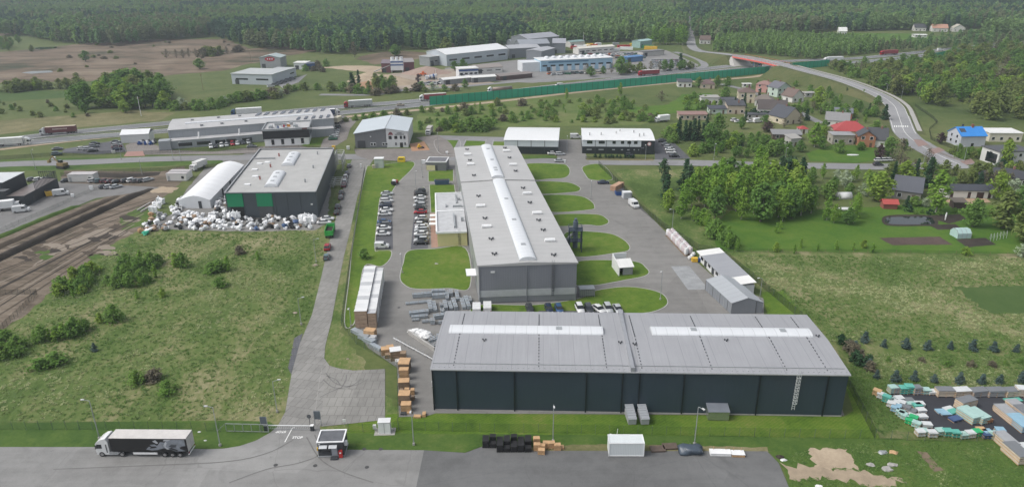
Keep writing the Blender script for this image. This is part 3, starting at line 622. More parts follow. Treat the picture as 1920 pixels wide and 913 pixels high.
# ---- dark hall with green doors beside the bag heaps
A=G(424,408); fn=lambda v:(v[0]-.115*v[1],v[1],v[2])
dh=thing('green_door_hall','dark grey hall with two big green doors above the white bag heaps','hall',(A.x+1.2,A.y-1.,0),R(.6))
L,W,HE=30.5,59,9.; dw_m=panel('anthracite_panel',(.05,.062,.074),1.,0,.45,0,.06,0,.01)
m=MB(); wallring(m,L,W,0,HE); m.build('wall',dw_m,dh,fn=fn)
m=MB(); m.box(.3,L-.3,.3,W-.3,HE-.3,HE-.25); rf=m.build('roof',plain('bitumen_roof',(.37,.37,.36),.75,0,.12,.25),dh,fn=fn)
m=MB()
for a in((-.1,L+.1,-.1,.3,HE,HE+.25),(-.1,L+.1,W-.3,W+.1,HE,HE+.3),(-.1,.3,.3,W-.3,HE,HE+.3),(L-.3,L+.1,.3,W-.3,HE,HE+.3),(.3,9,44,44.4,HE-.2,HE+.3)): m.box(*a)
m.build('parapet',plain('parapet_cap',(.3,.31,.32),.5),dh,fn=fn)
dg=panel('green_door_panel',(.006,.20,.09),1.,0,.45,0,.05)
for x0,x1 in((.5,5.9),(10.4,15.7)):
    m=MB(); m.box(x0,x1,-.14,-.02,4.2,8.7); m.build('green_door',dg,dh)
m=MB(); m.box(1.3,5.7,-.16,-.05,.1,4.1); m.build('loading_bay',plain('bay_dark',(.008,.009,.01),.8),dh)
m=MB(); m.box(10.6,15.5,-.13,-.02,.1,4.1); m.build('roller_door',plain('roller_grey',(.06,.065,.07),.5),dh)
for x in(16.6,20.6,25.):
    m=MB(); m.box(x-.05,x+.05,-.06,0,0,8.9); m.build('seam_cover',plain('seam_dark',(.025,.03,.035),.5),dh)
barrel_light(rf,15.5,34,HE-.25,17,4.6,1.1,1,fn,hatch=(3,8,13)); barrel_light(rf,14.2,7,HE-.25,17,4.6,1.1,1,fn,hatch=(3,8,13))
for x,y in((4.5,9),(5.2,19),(3.2,28),(6,38),(3.4,36)):
    m=MB(); m.box(x,x+2.,y,y+1.5,HE-.3,HE+.15); m.build('roof_dome',white_m,rf,fn=fn)
for x,y in((8.4,16),(9.2,32),(9.6,48),(24.6,50),(25.5,30),(25,12)):
    m=MB(); m.box(x,x+.5,y,y+.5,HE-.3,HE+1.); m.build('roof_flue',plain('red_flue',(.3,.12,.1),.6) if x<12 else galv,rf,fn=fn)
m=MB(); m.box(28.4,29,-.4,-.05,4.6,5); m.build('wall_lamp',lamp_m,dh)
# ---- white arched tent
A=G(336,391); pvc=panel('white_pvc_sheet',(.72,.73,.74),5.1,1,.45,0,.04,5.1,.03); fn=lambda v:(v[0]-.105*v[1],v[1],v[2])
tt=thing('white_tent','long white arched storage tent beside the dark hall','tent',(A.x+.2,A.y,0),R(-1.2))
L,W=11.2,46; pr=[(0,3.),(1.7,3.75),(3.6,4.35),(5.6,4.7),(7.6,4.35),(9.5,3.75),(11.2,3.)]
m=MB(); n=len(pr); ys=[W*i/50 for i in range(51)]
vs=[];fs=[]
for j,y in enumerate(ys):
    sag=.0 if j%5==0 else -.28+.06*abs((j%5)-2.5)
    for x,z in pr: vs.append((x,y,z+sag*.9*(1-abs(x-5.6)/7)))
for j in range(50):
    for i in range(n-1): a=j*n+i; fs.append((a+n,a,a+1,a+n+1)[::-1])
m.mesh(vs,fs); m.build('roof_sheet',pvc,tt,True,fn=fn)
m=MB(); m.mesh([(0,0,0),(0,W,0),(0,W,3.),(0,0,3.),(L,0,0),(L,W,0),(L,W,3.),(L,0,3.)],[(1,0,3,2),(4,5,6,7)])
for y in(0,W): m.face([(0,y,0),(L,y,0)]+[(x,y,z) for x,z in pr[::-1]])
m.build('side_sheet',plain('tent_wall',(.62,.64,.66),.5,0,.06),tt,fn=fn)
m=MB(); m.box(7.,8.1,-.08,-.02,0,2.7); m.build('door',dark_m,tt)
for y in(14,24):
    m=MB(); m.box(L+.02,L+.08,y,y+1.5,0,2.6); m.build('door',dark_m,tt,fn=fn)
# ---- gabled grey and white hall behind the street
A=G(667,278.5)
kh=thing('gabled_hall','grey gabled hall with white window facade and red badge','hall',(A.x,A.y,0),R(2.8))
L,W,HE=24.2,29,7.2; pk=14.2/24*L
k_g=panel('mid_grey_panel',(.15,.155,.165),.6,0,.5,0,.05,4.6,.01); k_w=plain('white_facade',(.6,.61,.62),.5,0,.05)
pr=[(0,0),(L,0),(L,7.4),(L*.585,9.),(0,7.)]
m=MB(); m.mesh([(0,0,0),(14.4,0,0),(14.4,0,8.95),(14.1,0,9),(0,0,7.)],[(0,1,2,3,4)]); m.mesh([(0,0,0),(0,W,0),(0,W,7),(0,0,7),(L,W,0),(L,W,7.4)],[(1,0,3,2),(4,1,2,5)]); m.build('wall',k_g,kh)
m=MB(); m.mesh([(14.4,0,0),(L,0,0),(L,0,7.4),(14.4,0,8.95),(L,W,0),(L,W,7.4)],[(0,1,2,3),(1,4,5,2)]); m.build('facade',k_w,kh,label='white office part of the facade')
m=MB(); m.ext([(-.5,6.85),(-.5,7.05),(L*.585,9.25),(L+.4,7.55),(L+.4,7.35),(L*.585,9.02)],-.5,W+.3); rf=m.build('roof',panel('pale_blue_roof',(.5,.55,.58),.6,0,.4,.1,.05,0,.03),kh)
m=MB(); m.box(L*.585-.12,L*.585+.12,-.5,W+.3,9.2,9.36); m.build('ridge_cap',galv,rf)
for x,y in((16.5,12),(18.6,11),(19,6),(20.6,3.5),(22.6,2.5),(8,10),(5,20),(14.5,7),(22,9)):
    m=MB(); m.box(x-.2,x+.2,y-.2,y+.2,7.2,9.3-.21*abs(x-14)); m.build('roof_flue',dark_m if y>8 else white_m,rf)
m=MB(); m.box(1.1,4.6,-.1,-.02,.1,3.5); m.build('roller_door',plain('roller_dark',(.05,.052,.058),.5),kh)
for x in(7.,12.3):
    for q in(0,1.3):
        m=MB(); m.box(x-.05+q,x+1.15+q,-.08,-.02,1.1,2.5); w=m.build('window',white_m,kh); m=MB(); m.box(x+.1+q,x+1.+q,-.1,-.08,1.25,2.35); m.build('pane',glass_dark,w)
for x,wd in((15.4,1.4),(18,1.4),(20.6,.9),(22.2,.9)):
    m=MB(); m.box(x,x+wd,-.1,-.02,4,5.5); m.build('window',glass_dark,kh)
for x in(18.2,22.4):
    m=MB(); m.box(x,x+.8,-.07,-.02,1,2.5); w=m.build('window',plain('grey_frame',(.3,.31,.32),.5),kh); m=MB(); m.box(x+.15,x+.65,-.09,-.07,1.15,2.35); m.build('pane',glass_dark,w)
m=MB(); m.box(20.4,21.8,-.1,-.02,.05,2.3); m.build('door',glass_dark,kh)
m=MB(); m.prism([(15.2,-.12),(17.6,-.12),(17.6,-.03),(15.2,-.03)],6.0,6.35); m.mesh([(15.4,-.12,6.3),(17.4,-.12,6.3),(17,-.12,7.1),(16.4,-.12,7.45),(15.8,-.12,7.1)],[(0,1,2,3,4)]); m.build('badge',plain('badge_red',(.26,.05,.06),.5),kh)
m=MB(); m.prism([(16.0,-.16),(16.8,-.16),(16.8,-.125),(16.0,-.125)],6.5,6.95); m.build('badge_centre',dark_m,kh)
m=MB()
for k,(x0,x1,z) in enumerate(((19.3,21.3,6.55),(18.4,22.3,5.95))):
    x=x0
    while x<x1: wd=.22+.1*((k+int(x*10))%3)/2; m.box(x,x+wd,-.09,-.02,z,z+.38); x+=wd+.1
m.build('lettering',dark_m,kh,label='two rows of dark facade lettering')
m=MB(); m.box(7,7.5,-.4,-.03,5.2,5.6); m.build('wall_lamp',lamp_m,kh)
# ---- white hall and black-and-white hall by the street
blk=panel('black_panel',(.017,.022,.026),1.2,0,.45,0,.06); wht=panel('white_panel',(.56,.60,.63),1.2,0,.45,0,.04); wroof=panel('white_roof',(.68,.69,.69),1.,0,.4,0,.03,0,.02)
def dual(A,ang,L,W,he,hm,label,seams,rs):
    t=thing('white_roofed_hall',label,'hall',(A.x,A.y,0),ang)
    wallring(MB(),L,W,0,hm).build('lower_wall',blk,t); wallring(MB(),L,W,hm,he,).build('upper_wall',wht,t)
    m=MB(); k=9; pr=[(-.3,he-.1)]+[(-.3+(W+.6)*i/k,he+1.1*math.sin(math.pi*i/k)**.9) for i in range(k+1)]+[(W+.3,he-.1)]; m.extx(pr[::-1],-.2,L+.2); r=m.build('roof',wroof,t)
    for x in seams:
        m=MB(); m.box(x-.1,x+.1,-.06,0,0,he-.1); m.build('wall_seam',dark_m,t)
    for x,y in rs:
        m=MB(); m.box(x,x+.5,y,y+.5,he+.3,he+2.1); m.build('roof_flue',plain('pale_flue',(.5,.5,.5),.5),r)
    return t
A=G(945.5,288.5); dual(A,R(-5),24.,25,6.3,3.4,'white roofed hall with a plain black lower wall',(6,12,18),())
A=G(1091.4,288.4); t=dual(A,R(-4.2),31.5,23,6.3,3.3,'white roofed hall with black corner and upper windows',(5.7,10.5,20.7),((3,5),(8.2,5.5),(15,8),(17,12),(23,10),(25,4),(27,5)))
m=MB(); m.box(25.8,31.56,-.08,.0,0,6.25); m.box(31.5,31.56,0,4,0,6.25); m.build('corner_cladding',blk,t)
m=MB(); m.tube((29.3,-.09,4.7),(29.3,-.16,4.7),.85,14); m.build('round_sign',plain('pink_sign',(.55,.3,.3),.5),t); m=MB(); m.tube((29.3,-.165,4.7),(29.3,-.2,4.7),.5,14); m.build('sign_centre',white_m,t)
for x,wd in((2,2.4),(7.2,2.6),(13.2,1.4),(16.9,1.4),(19.7,1.6),(22.6,1.5)):
    m=MB(); m.box(x,x+wd,-.07,-.01,4.6,5.9); m.build('window',glass_dark,t)
for x,wd in((2,2.2),(7.2,2.2),(13.2,1.2),(17,1.),(19.8,1.),(22.6,.6),(24.6,.4)):
    m=MB(); m.box(x,x+wd,-.07,-.01,1.7,2.2); m.build('window',plain('pale_window',(.3,.32,.33),.3),t)
m=MB(); m.box(25.6,27,-2.,-.1,3.,3.15); m.box(25.6,25.7,-2,-1.9,0,3); m.build('entrance_canopy',dark_m,t)
# ---- office hall with flags
A=G(322,281)
oh=thing('office_hall','long pale grey works with solar panels behind the flag office','works',(A.x,A.y,0),R(19))
ow=panel('silver_panel',(.30,.32,.34),1.2,0,.45,.1,.06,5.,.01); orf=plain('grey_flat_roof',(.40,.40,.40),.7,0,.12,.2)
m=MB(); m.box(0,74,1.,8,0,3.7); m.build('wall',ow,oh,label='low front wing')
m=MB(); m.box(-.1,74.1,.9,8,3.7,3.85); m.build('low_roof',orf,oh)
m=MB(); m.box(-1,75,7,33,0,7.6); m.build('upper_wall',ow,oh)
m=MB(); m.extx([(6.8,7.5),(6.8,7.7),(20,8.3),(33.2,7.7),(33.2,7.5)][::-1],-1.2,75.2); r=m.build('roof',orf,oh)
barrel_light(r,6,17.5,8.1,60,2.2,.5)
sp=plain('solar_glass',(.07,.08,.10),.15,.2,.1,.5)
for i in range(9):
    m=MB(); x=38+i*4
    m.mesh([(x,24,8.1),(x+1.6,24,8.1),(x+3.4,31,8.1),(x+1.8,31,8.1),(x,24,8.5),(x+1.6,24,8.3),(x+3.4,31,8.3),(x+1.8,31,8.5)],[(4,5,6,7),(0,1,5,4),(1,2,6,5),(2,3,7,6),(3,0,4,7)]); m.build('solar_panel',sp,r)
for i in range(5):
    m=MB(); x=57+i*3.6; m.mesh([(x,8,7.8),(x+1.4,8,7.8),(x+2.6,13,8.05),(x+1.2,13,8.05),(x,8,8.2),(x+1.4,8,8.),(x+2.6,13,8.25),(x+1.2,13,8.4)],[(4,5,6,7),(0,1,5,4),(1,2,6,5),(2,3,7,6),(3,0,4,7)]); m.build('solar_panel',sp,r)
for x,y in((8,24),(13,10),(20,26),(22,11),(30,26),(33,12)):
    m=MB(); m.box(x,x+1.3,y,y+1.3,7.7,8.6); m.build('roof_dome',plain('smoke_dome',(.2,.21,.22),.4),r)
for x in(3,11,19,24,31):
    for k in range(1):
        m=MB(); m.box(x,x+6 if x<19 else x+4.5,.93,1.0,1.0,2.5); m.build('window',glass_dark,oh)
m=MB(); m.box(-5,0,-.5,4.4,0,4.4); m.build('stair_block',ow,oh)
for x in(12,30):
    m=MB(); m.tube((x,4,3.8),(x+.3,4,6.4),.35,8); m.build('duct',white_m,oh)
A=G(497.5,275.5)
fo=thing('flag_office','white office with black glazed upper floor and flat roof','office',(A.x,A.y,0),R(10.5))
L,W=20,16
wallring(MB(),L,W,0,3.6).build('wall',white_m,fo)
m=MB(); m.box(-.4,L+.6,-.4,W,3.6,7.4); m.build('upper_floor',paint('black_glazing',(.012,.013,.015),.12,.6),fo)
m=MB(); m.box(-.5,L+.7,-.5,W+.1,7.4,7.6); rf=m.build('roof',orf,fo)
m=MB()
for a in((-.6,L+.8,-.6,-.2,7.4,8.3),(-.6,L+.8,W-.1,W+.3,7.4,8.3),(-.6,-.2,-.2,W-.1,7.4,8.3),(L+.4,L+.8,-.2,W-.1,7.4,8.3)): m.box(*a)
m.build('parapet',galv,fo)
for x,y,sx,sy,sz in((2,4,1.6,3,1.2),(4,10,5,.7,1.),(8,8,1.6,1.6,1.4),(11,10,1.4,1.4,1.3),(13,5,.8,4,1.),(14,3.5,1.4,1.2,1.3),(9,3,2,.8,.5),(5,12,3,.6,1.)):
    m=MB(); m.box(x,x+sx,y,y+sy,7.6,7.6+sz); m.build('air_handler',galv,rf)
for x in(3,7.4,12,16.4):
    m=MB(); m.box(x,x+1.3,-.05,-.0,.7,3.2); m.build('window',glass_dark,fo)
for y in(2,5,8,11):
    m=MB(); m.box(-.05,.0,y,y+1.2,.8,3.); m.build('window',glass_dark,fo)
m=MB(); m.box(17.5,19.8,-.66,-.6,7.5,8.2); m.build('name_board',plain('board_dark',(.12,.04,.04),.5),fo)
# flags on poles
def flag(px,py,cols,label):
    b=G(px,py); t=thing('flag_pole',label,'flag',(b.x,b.y,0),R(8)); m=MB(); m.tube((0,0,0),(0,0,9.2),.07,6,.04); m.build('pole',galv,t)
    n=len(cols); 
    for i,c in enumerate(cols):
        m=MB(); K=6; w0=1.5/n*i; w1=1.5/n*(i+1); vs=[]
        for j in range(K+1):
            z=9.-4.6*j/K; s=.18*math.sin(j*1.1)
            for w in(w0,w1): vs.append((w+.1*j/K,s*w,z-.12*w))
        vs+= [(x,y+.03,z) for x,y,z in vs]; q=2*(K+1)
        fs=[]
        for j in range(K): a=2*j; fs+=[(a,a+2,a+3,a+1),(q+a+1,q+a+3,q+a+2,q+a),(a,q+a,q+a+2,a+2),(a+1,a+3,q+a+3,q+a+1)]
        m.mesh(vs,fs); m.build('banner' if n==1 else 'stripe',c,t,True)
flag(521,271,[plain('flag_white',(.6,.62,.66),.7),plain('flag_blue',(.12,.17,.3),.7)],'tall banner flag in white and blue before the office')
flag(532,269,[plain('flag_white',(.6,.62,.66),.7),plain('flag_red',(.5,.03,.05),.7)],'tall banner flag in white and red before the office')
flag(542,268,[plain('flag_orange',(.6,.25,.04),.7)],'tall banner flag in orange before the office')
# ---- dark workshop at the left edge with the slatted terrace
sl_m=panel('black_slat_wall',(.022,.027,.034),.35,0,.5,0,.08,0,.05)
A=G(51,387)
wk=thing('dark_workshop','black slatted workshop with an open roof deck beside the grey lot','workshop',(A.x,A.y,0),R(2.7))
m=MB(); m.box(-6.4,0,0,21.6,0,3.9); m.build('deck_wall',sl_m,wk)
m=MB(); m.box(-6.3,-.1,.1,21.5,3.85,3.96); m.build('roof_deck',plain('wet_deck',(.18,.15,.14),.35,0,.3,.3),wk)
m=MB()
for i in range(19): m.box(-.1,.05,7+i*.8,7.14+i*.8,3.9,7.1-.3*(i%3==0))
for i in range(9): m.box(-6.4+i*.78,-6.26+i*.78,21.5,21.65,3.9,7.1)
m.box(-.1,.05,7,21.6,6.6,6.75); m.box(-6.4,0,21.5,21.65,6.6,6.75)
m.build('screen',sl_m,wk)
m=MB(); m.box(-44,-6.45,.2,3.2,0,5.6); m.build('block_wall',sl_m,wk)
m=MB(); m.box(-44.1,-6.4,.1,3.2,5.6,5.75); m.build('block_roof',plain('dark_membrane',(.10,.105,.11),.6,0,.2,.3),wk)
m=MB(); m.box(-50,-8.5,3.3,16.5,0,8); m.build('rear_wall',sl_m,wk)
m=MB(); m.box(-50.2,-8.3,3.2,16.7,8,8.15); m.build('rear_roof',plain('white_membrane',(.55,.57,.58),.5,0,.1,.2),wk)
m=MB(); m.box(-20,-14,5,9,8.15,9.2); m.build('roof_unit',dark_m,wk)
m=MB(); m.box(.0,.06,4,5.6,.1,2.3); m.build('door',dark_m,wk)

# ================================================================= vehicles (local +x is the front)
CARC={}
def carpaint(n,c): 
    CARC[n]=paint('car_'+n,c,.25,.5); return CARC[n]
for n_,c_ in dict(white=(.62,.63,.63),silver=(.40,.42,.43),grey=(.14,.15,.16),black=(.015,.016,.018),blue=(.035,.085,.19),navy=(.018,.03,.06),red=(.30,.012,.02),maroon=(.09,.02,.03),dark=(.04,.045,.05),beige=(.36,.32,.25),green=(.015,.11,.05),orange=(.45,.12,.03),teal=(.10,.16,.17)).items(): carpaint(n_,c_)
head_m=paint('headlight_glass',(.6,.62,.64),.1); tail_m=paint('tail_glass',(.28,.01,.01),.2)
def wheel(parent,x,y,r,wd,n=12,name='wheel'):
    s=1 if y>0 else -1
    m=MB(); m.tube((x,y-wd/2,r),(x,y+wd/2,r),r,n); w=m.build(name,tyre,parent)
    m=MB(); m.tube((x,y+s*wd/2,r),(x,y+s*(wd/2+.02),r),r*.6,8); m.build('rim',rim_m,w)
    return w
def loftx(m,st,mat=0):
    """st: list of (x, half width low, half width belt, z low, z mid, z top)"""
    vs=[];fs=[];K=8
    for x,wl,wb,z0,z1,z2 in st:
        wt=wb*.93
        vs+=[(x,-wl,z0),(x,-wb,z1*.6+z0*.4),(x,-wb,z1),(x,-wt,z2),(x,wt,z2),(x,wb,z1),(x,wb,z1*.6+z0*.4),(x,wl,z0)]
    n=len(st)
    for i in range(n-1):
        for j in range(K): a=i*K+j;b=i*K+(j+1)%K; fs.append((a,a+K,b+K,b))
    fs+=[tuple(range(K)),tuple(range(n*K-1,(n-1)*K-1,-1))]
    m.mesh(vs,fs,mat)
def car(kind):
    t=thing('parked_car','car prototype','car'); t['proto']=1
    if kind=='hatch': L,Wd,hb,hr,a,b,c,d=4.1,1.74,.93,1.48,-2.0,-1.45,.35,1.15
    elif kind=='sedan': L,Wd,hb,hr,a,b,c,d=4.6,1.8,.93,1.44,-1.75,-.95,.45,1.3
    elif kind=='estate': L,Wd,hb,hr,a,b,c,d=4.6,1.8,.95,1.5,-2.2,-1.75,.4,1.25
    else: L,Wd,hb,hr,a,b,c,d=4.5,1.86,1.05,1.7,-2.15,-1.7,.35,1.1
    h=L/2;w=Wd/2
    m=MB(); loftx(m,[(-h,w*.8,w*.84,.35,.7,.82),(-h+.15,w*.92,w*.97,.24,.75,hb-.02),(-h*.5,w*.95,w,.22,.75,hb),(0,w*.95,w,.2,.75,hb),(d,w*.95,w,.2,.74,hb-.01),(h-.5,w*.93,w*.96,.22,.7,hb-.14),(h-.1,w*.84,w*.88,.25,.62,hb-.24),(h,w*.7,w*.74,.3,.56,.64)])
    m.mesh([(b-.06,-w*.74,hr-.03),(c+.05,-w*.74,hr-.03),(c+.05,w*.74,hr-.03),(b-.06,w*.74,hr-.03),(b+.1,-w*.66,hr+.02),(c-.1,-w*.66,hr+.02),(c-.1,w*.66,hr+.02),(b+.1,w*.66,hr+.02)],[(4,5,6,7),(0,1,5,4),(1,2,6,5),(2,3,7,6),(3,0,4,7)])
    m.build('body',CARC['white'],t,True)
    m=MB(); z0=hb-.03; z1=hr-.02
    m.mesh([(a,-w*.9,z0),(d,-w*.9,z0),(d,w*.9,z0),(a,w*.9,z0),(b,-w*.74,z1),(c,-w*.74,z1),(c,w*.74,z1),(b,w*.74,z1)],[(4,5,6,7),(0,1,5,4),(1,2,6,5),(2,3,7,6),(3,0,4,7)]); m.build('window',glass_dark,t)
    for x in(-h+.82,h-.85):
        for y in(-w+.09,w-.09): wheel(t,x,y,.32,.22,10)
    for s in(-1,1):
        m=MB(); m.box(h-.28,h-.02,s*w*.62-.16,s*w*.62+.16,.56,.70); m.build('headlight',head_m,t)
        m=MB(); m.box(-h-.01,-h+.14,s*w*.7-.13,s*w*.7+.13,.62,.86); m.build('tail_light',tail_m,t)
    return t
def van_proto():
    t=thing('delivery_van','white panel van','van'); h=2.6;w=.98
    m=MB(); vs=[]
    m.ext([(-h,.35),(-h,2.2),(-h+.15,2.32),(.9,2.32),(1.25,2.2),(1.9,1.35),(2.5,1.1),(h,.9),(h,.35)],-w,w); m.build('body',CARC['white'],t)
    m=MB(); m.mesh([(1.28,-w*.88,2.12),(1.86,-w*.88,1.4),(1.86,w*.88,1.4),(1.28,w*.88,2.12),(1.33,-w*.88,2.16),(1.92,-w*.88,1.42),(1.92,w*.88,1.42),(1.33,w*.88,2.16)],[(4,5,6,7),(0,1,5,4),(2,3,7,6),(3,0,4,7)]); m.build('windscreen',glass_dark,t)
    for s in(-1,1):
        m=MB(); y0=s*w; m.mesh([(.35,y0+s*.01,1.4),(1.7,y0+s*.01,1.4),(1.2,y0+s*.01,2.0),(.35,y0+s*.01,2.0)],[(0,1,2,3) if s<0 else (3,2,1,0)]); m.build('side_window',glass_dark,t)
        m=MB(); m.box(2.4,h+.02,s*.72-.14,s*.72+.14,.8,1.02); m.build('headlight',head_m,t)
        m=MB(); m.box(-h-.02,-h+.04,s*.85-.08,s*.85+.08,.9,1.5); m.build('tail_light',tail_m,t)
        for x in(-1.75,1.75): wheel(t,x,s*(w-.1),.36,.24,10)
    return t
def smallvan_proto():
    t=thing('small_van','white small van','van'); h=2.15;w=.9
    m=MB(); m.ext([(-h,.3),(-h,1.7),(-h+.1,1.8),(.3,1.8),(.55,1.72),(1.2,1.15),(1.95,.95),(h,.75),(h,.3)],-w,w); m.build('body',CARC['white'],t)
    m=MB(); m.mesh([(.58,-w*.86,1.66),(1.17,-w*.86,1.16),(1.17,w*.86,1.16),(.58,w*.86,1.66),(.63,-w*.86,1.7),(1.23,-w*.86,1.18),(1.23,w*.86,1.18),(.63,w*.86,1.7)],[(4,5,6,7),(0,1,5,4),(2,3,7,6),(3,0,4,7)]); m.build('windscreen',glass_dark,t)
    for s in(-1,1):
        m=MB(); y=s*w*1.01; m.mesh([(-.1,y,1.1),(1.0,y,1.1),(.55,y,1.55),(-.1,y,1.6)],[(0,1,2,3) if s<0 else (3,2,1,0)]); m.build('side_window',glass_dark,t)
        for x in(-1.35,1.4): wheel(t,x,s*(w-.08),.32,.22,10)
        m=MB(); m.box(h-.2,h+.02,s*.62-.15,s*.62+.15,.62,.82); m.build('headlight',head_m,t)
    return t
def far(o):
    """keep a copy out of the prototype's place"""
    o.location=(0,-5000,-50); return o
PROTO={}
USED={}
def vehicle(kind,px,py,ang,colour,label,group=None,z=0.,world=None,cat=None,name=None,scale=None):
    first=kind not in USED
    if first:
        PROTO[kind]={'van':van_proto,'smallvan':smallvan_proto}.get(kind,lambda:car(kind))(); USED[kind]=1
    p=G(px,py) if world is None else Vector(world)
    mats={'car_white':CARC[colour]} if colour!='white' else None
    if first: o=PROTO[kind]; o.pop('proto') if 'proto' in o else None
    else: o=dup(PROTO[kind],group=group)
    if 'group' in o and not group: del o['group']
    o.location=(p.x,p.y,z+.10); o.rotation_euler=(0,0,R(ang)); o.scale=(scale or 1,)*3; tag(o,label,cat or ('van' if 'van' in kind else 'car'),group)
    def rec(q):
        for k in kids(q):
            for s in k.material_slots:
                if s.material and s.material.name.startswith('car_'): s.link='OBJECT'; s.material=CARC[colour]
            rec(k)
    rec(o); return o
# first instances keep the white mesh material; colours are set per object
Z=lambda ox,oy,k,x,y:(ox+x/k,oy+y/k)
def rowlabel(col,kind,pos,where): return f"{col} {kind} {pos} {where}"
KN={'hatch':'hatchback','sedan':'saloon','estate':'estate car','suv':'tall suv','van':'panel van','smallvan':'small van'}
ordn=['first','second','third','fourth','fifth','sixth','seventh','eighth','ninth','tenth','eleventh','twelfth','thirteenth','fourteenth','fifteenth','sixteenth','seventeenth']
WR=[('sedan',300,240,'silver'),('hatch',290,290,'silver'),('estate',295,330,'white'),('estate',283,385,'navy'),('sedan',292,442,'white'),('sedan',270,490,'white'),('sedan',265,588,'blue'),('estate',257,625,'grey'),('sedan',262,665,'white'),('sedan',250,735,'white')]
for i,(k,x,y,c) in enumerate(WR):
    vehicle(k,*Z(680,330,6.52,x,y-8),3+(i%3-1)*2+(180 if i in(3,7) else 0),c,f"{c} {KN[k]}, {ordn[i]} from the back street in the west car row",'cars in the west parking row')
vehicle('smallvan',*Z(680,330,6.52,237,880),2,'white','small white van parked alone at the near end of the west car row')
ER=[('suv',700,218,'black'),('estate',705,244,'black'),('sedan',700,292,'white'),('hatch',705,335,'silver'),('estate',697,385,'silver'),('hatch',706,415,'dark'),('sedan',708,468,'red'),('hatch',713,545,'white'),('sedan',715,588,'black'),('hatch',718,622,'white'),('sedan',726,655,'white'),('estate',720,690,'silver'),('sedan',717,735,'white'),('estate',717,785,'grey'),('suv',715,815,'silver'),('sedan',715,842,'black')]
for i,(k,x,y,c) in enumerate(ER):
    vehicle(k,*Z(680,330,6.52,x,y-8),183+(i%3-1)*2-(180 if i%4==1 else 0),c,f"{c} {KN[k]}, {ordn[i]} from the back street in the east car row",'cars in the east parking row')
RD=97
for i,(k,x,y,c,l) in enumerate([('hatch',654.5,314,'grey','grey hatchback nearest the junction on the slab road'),('hatch',650.5,328,'navy','dark blue hatchback behind the white car on the slab road'),('hatch',648,334,'white','white hatchback on the slab road beside the steel frames'),('estate',646.5,343,'silver','silver estate between a white and a maroon car on the slab road'),('sedan',645,350,'maroon','maroon saloon parked on the slab road edge'),('suv',640.5,365,'black','black suv parked halfway along the slab road edge'),('hatch',639,373,'grey','grey hatchback close behind the black suv on the slab road'),('suv',633.5,391,'dark','dark suv ahead of a black car on the slab road'),('sedan',631.5,401,'black','black saloon parked by the lifted white cars'),('hatch',613,485,'teal','grey blue hatchback at the near end of the slab road row'),('suv',614.5,467,'red','bright red suv behind the green tipper truck')]):
    vehicle(k,x,y,RD,c,l,'cars along the slab road')
vehicle('sedan',608,420,4,'white','white saloon parked nose out by the green tipper truck')
vehicle('sedan',614,413,4,'white','white saloon behind another white saloon near the tipper truck')
for i,(k,x,c,l) in enumerate([('hatch',993,'dark','dark hatchback, westernmost behind the long warehouse'),('hatch',1029,'navy','dark blue hatchback beside a pale blue one behind the warehouse'),('hatch',1048,'blue','pale blue hatchback behind the long warehouse'),('suv',1087,'white','white suv beside a dark car behind the long warehouse'),('estate',1104,'dark','dark estate between two white cars behind the warehouse'),('sedan',1122,'white','white saloon parked askew behind the long warehouse'),('suv',1140,'silver','silver suv second from the end behind the warehouse'),('sedan',1158,'silver','silver saloon at the end of the row behind the warehouse')]):
    vehicle(k,x,583,-83 if i!=5 else -62,c,l,'cars behind the long warehouse')
vehicle('van',894,586,92,'white','white van by the steel profiles behind the warehouse')
vehicle('van',914,584,92,'white','white van beside another van at the grey hall corner')
vehicle('van',1188,388,-75,'white','white van alone in the east factory yard')
vehicle('sedan',1131,345,2,'navy','dark blue saloon by the corner lawn')
vehicle('sedan',1049,304,0,'silver','silver saloon on the back street at the entrance')
vehicle('sedan',1036,290,2,'white','white saloon parked before the white hall')
vehicle('estate',1050,291.5,2,'silver','silver estate beside a white saloon before the hall')
vehicle('suv',1180,294,2,'dark','dark suv before the black and white hall')
vehicle('van',1079,260,0,'white','white van between the two white roofed halls')
for i,(k,x,y,c) in enumerate([('suv',1243,267,'dark'),('sedan',1249,273,'grey'),('hatch',1253,278,'silver'),('sedan',1256,283,'white'),('suv',1258,288,'white'),('sedan',1264,295,'black')]):
    vehicle(k,x,y,-2,c,f"{c} {KN[k]}, {ordn[i]} from the back of the car park by the black corner hall",'cars beside the black cornered hall')
# grey lot
for i,(k,x,y,c) in enumerate([('hatch',1065,318,'white'),('hatch',1135,320,'teal'),('hatch',1205,320,'maroon'),('sedan',1270,322,'maroon'),('sedan',1335,326,'black'),('hatch',1440,318,'dark'),('suv',1515,315,'white'),('hatch',1560,318,'grey'),('hatch',1620,318,'dark'),('estate',1690,308,'silver')]):
    vehicle(k,*Z(0,290,6.087,x,y-4),50,c,f"{c} {KN[k]}, {ordn[i]} from the white cabin in the grey lot row",'cars in the grey lot')
for i,(k,x,y,c) in enumerate([('hatch',1195,388,'dark'),('hatch',1252,388,'silver'),('sedan',1325,386,'silver')]):
    vehicle(k,*Z(0,290,6.087,x,y-4),45,c,f"{c} {KN[k]}, {ordn[i]} along the near edge of the grey lot",'cars in the grey lot')
vehicle('sedan',*Z(0,290,6.087,765,312),40,'black','black saloon alone beside the white cabin in the grey lot')
for i,(x,c) in enumerate([(372,'grey'),(447,'white'),(517,'white'),(570,'dark')]):
    vehicle('hatch',*Z(0,290,6.087,x,300),50,c,f"{c} hatchback, {ordn[i]} seen through the slatted screen of the workshop",'cars behind the slatted screen')
vehicle('van',*Z(0,290,6.087,700,465),24,'white','white van beside the yellow skip at the black workshop')
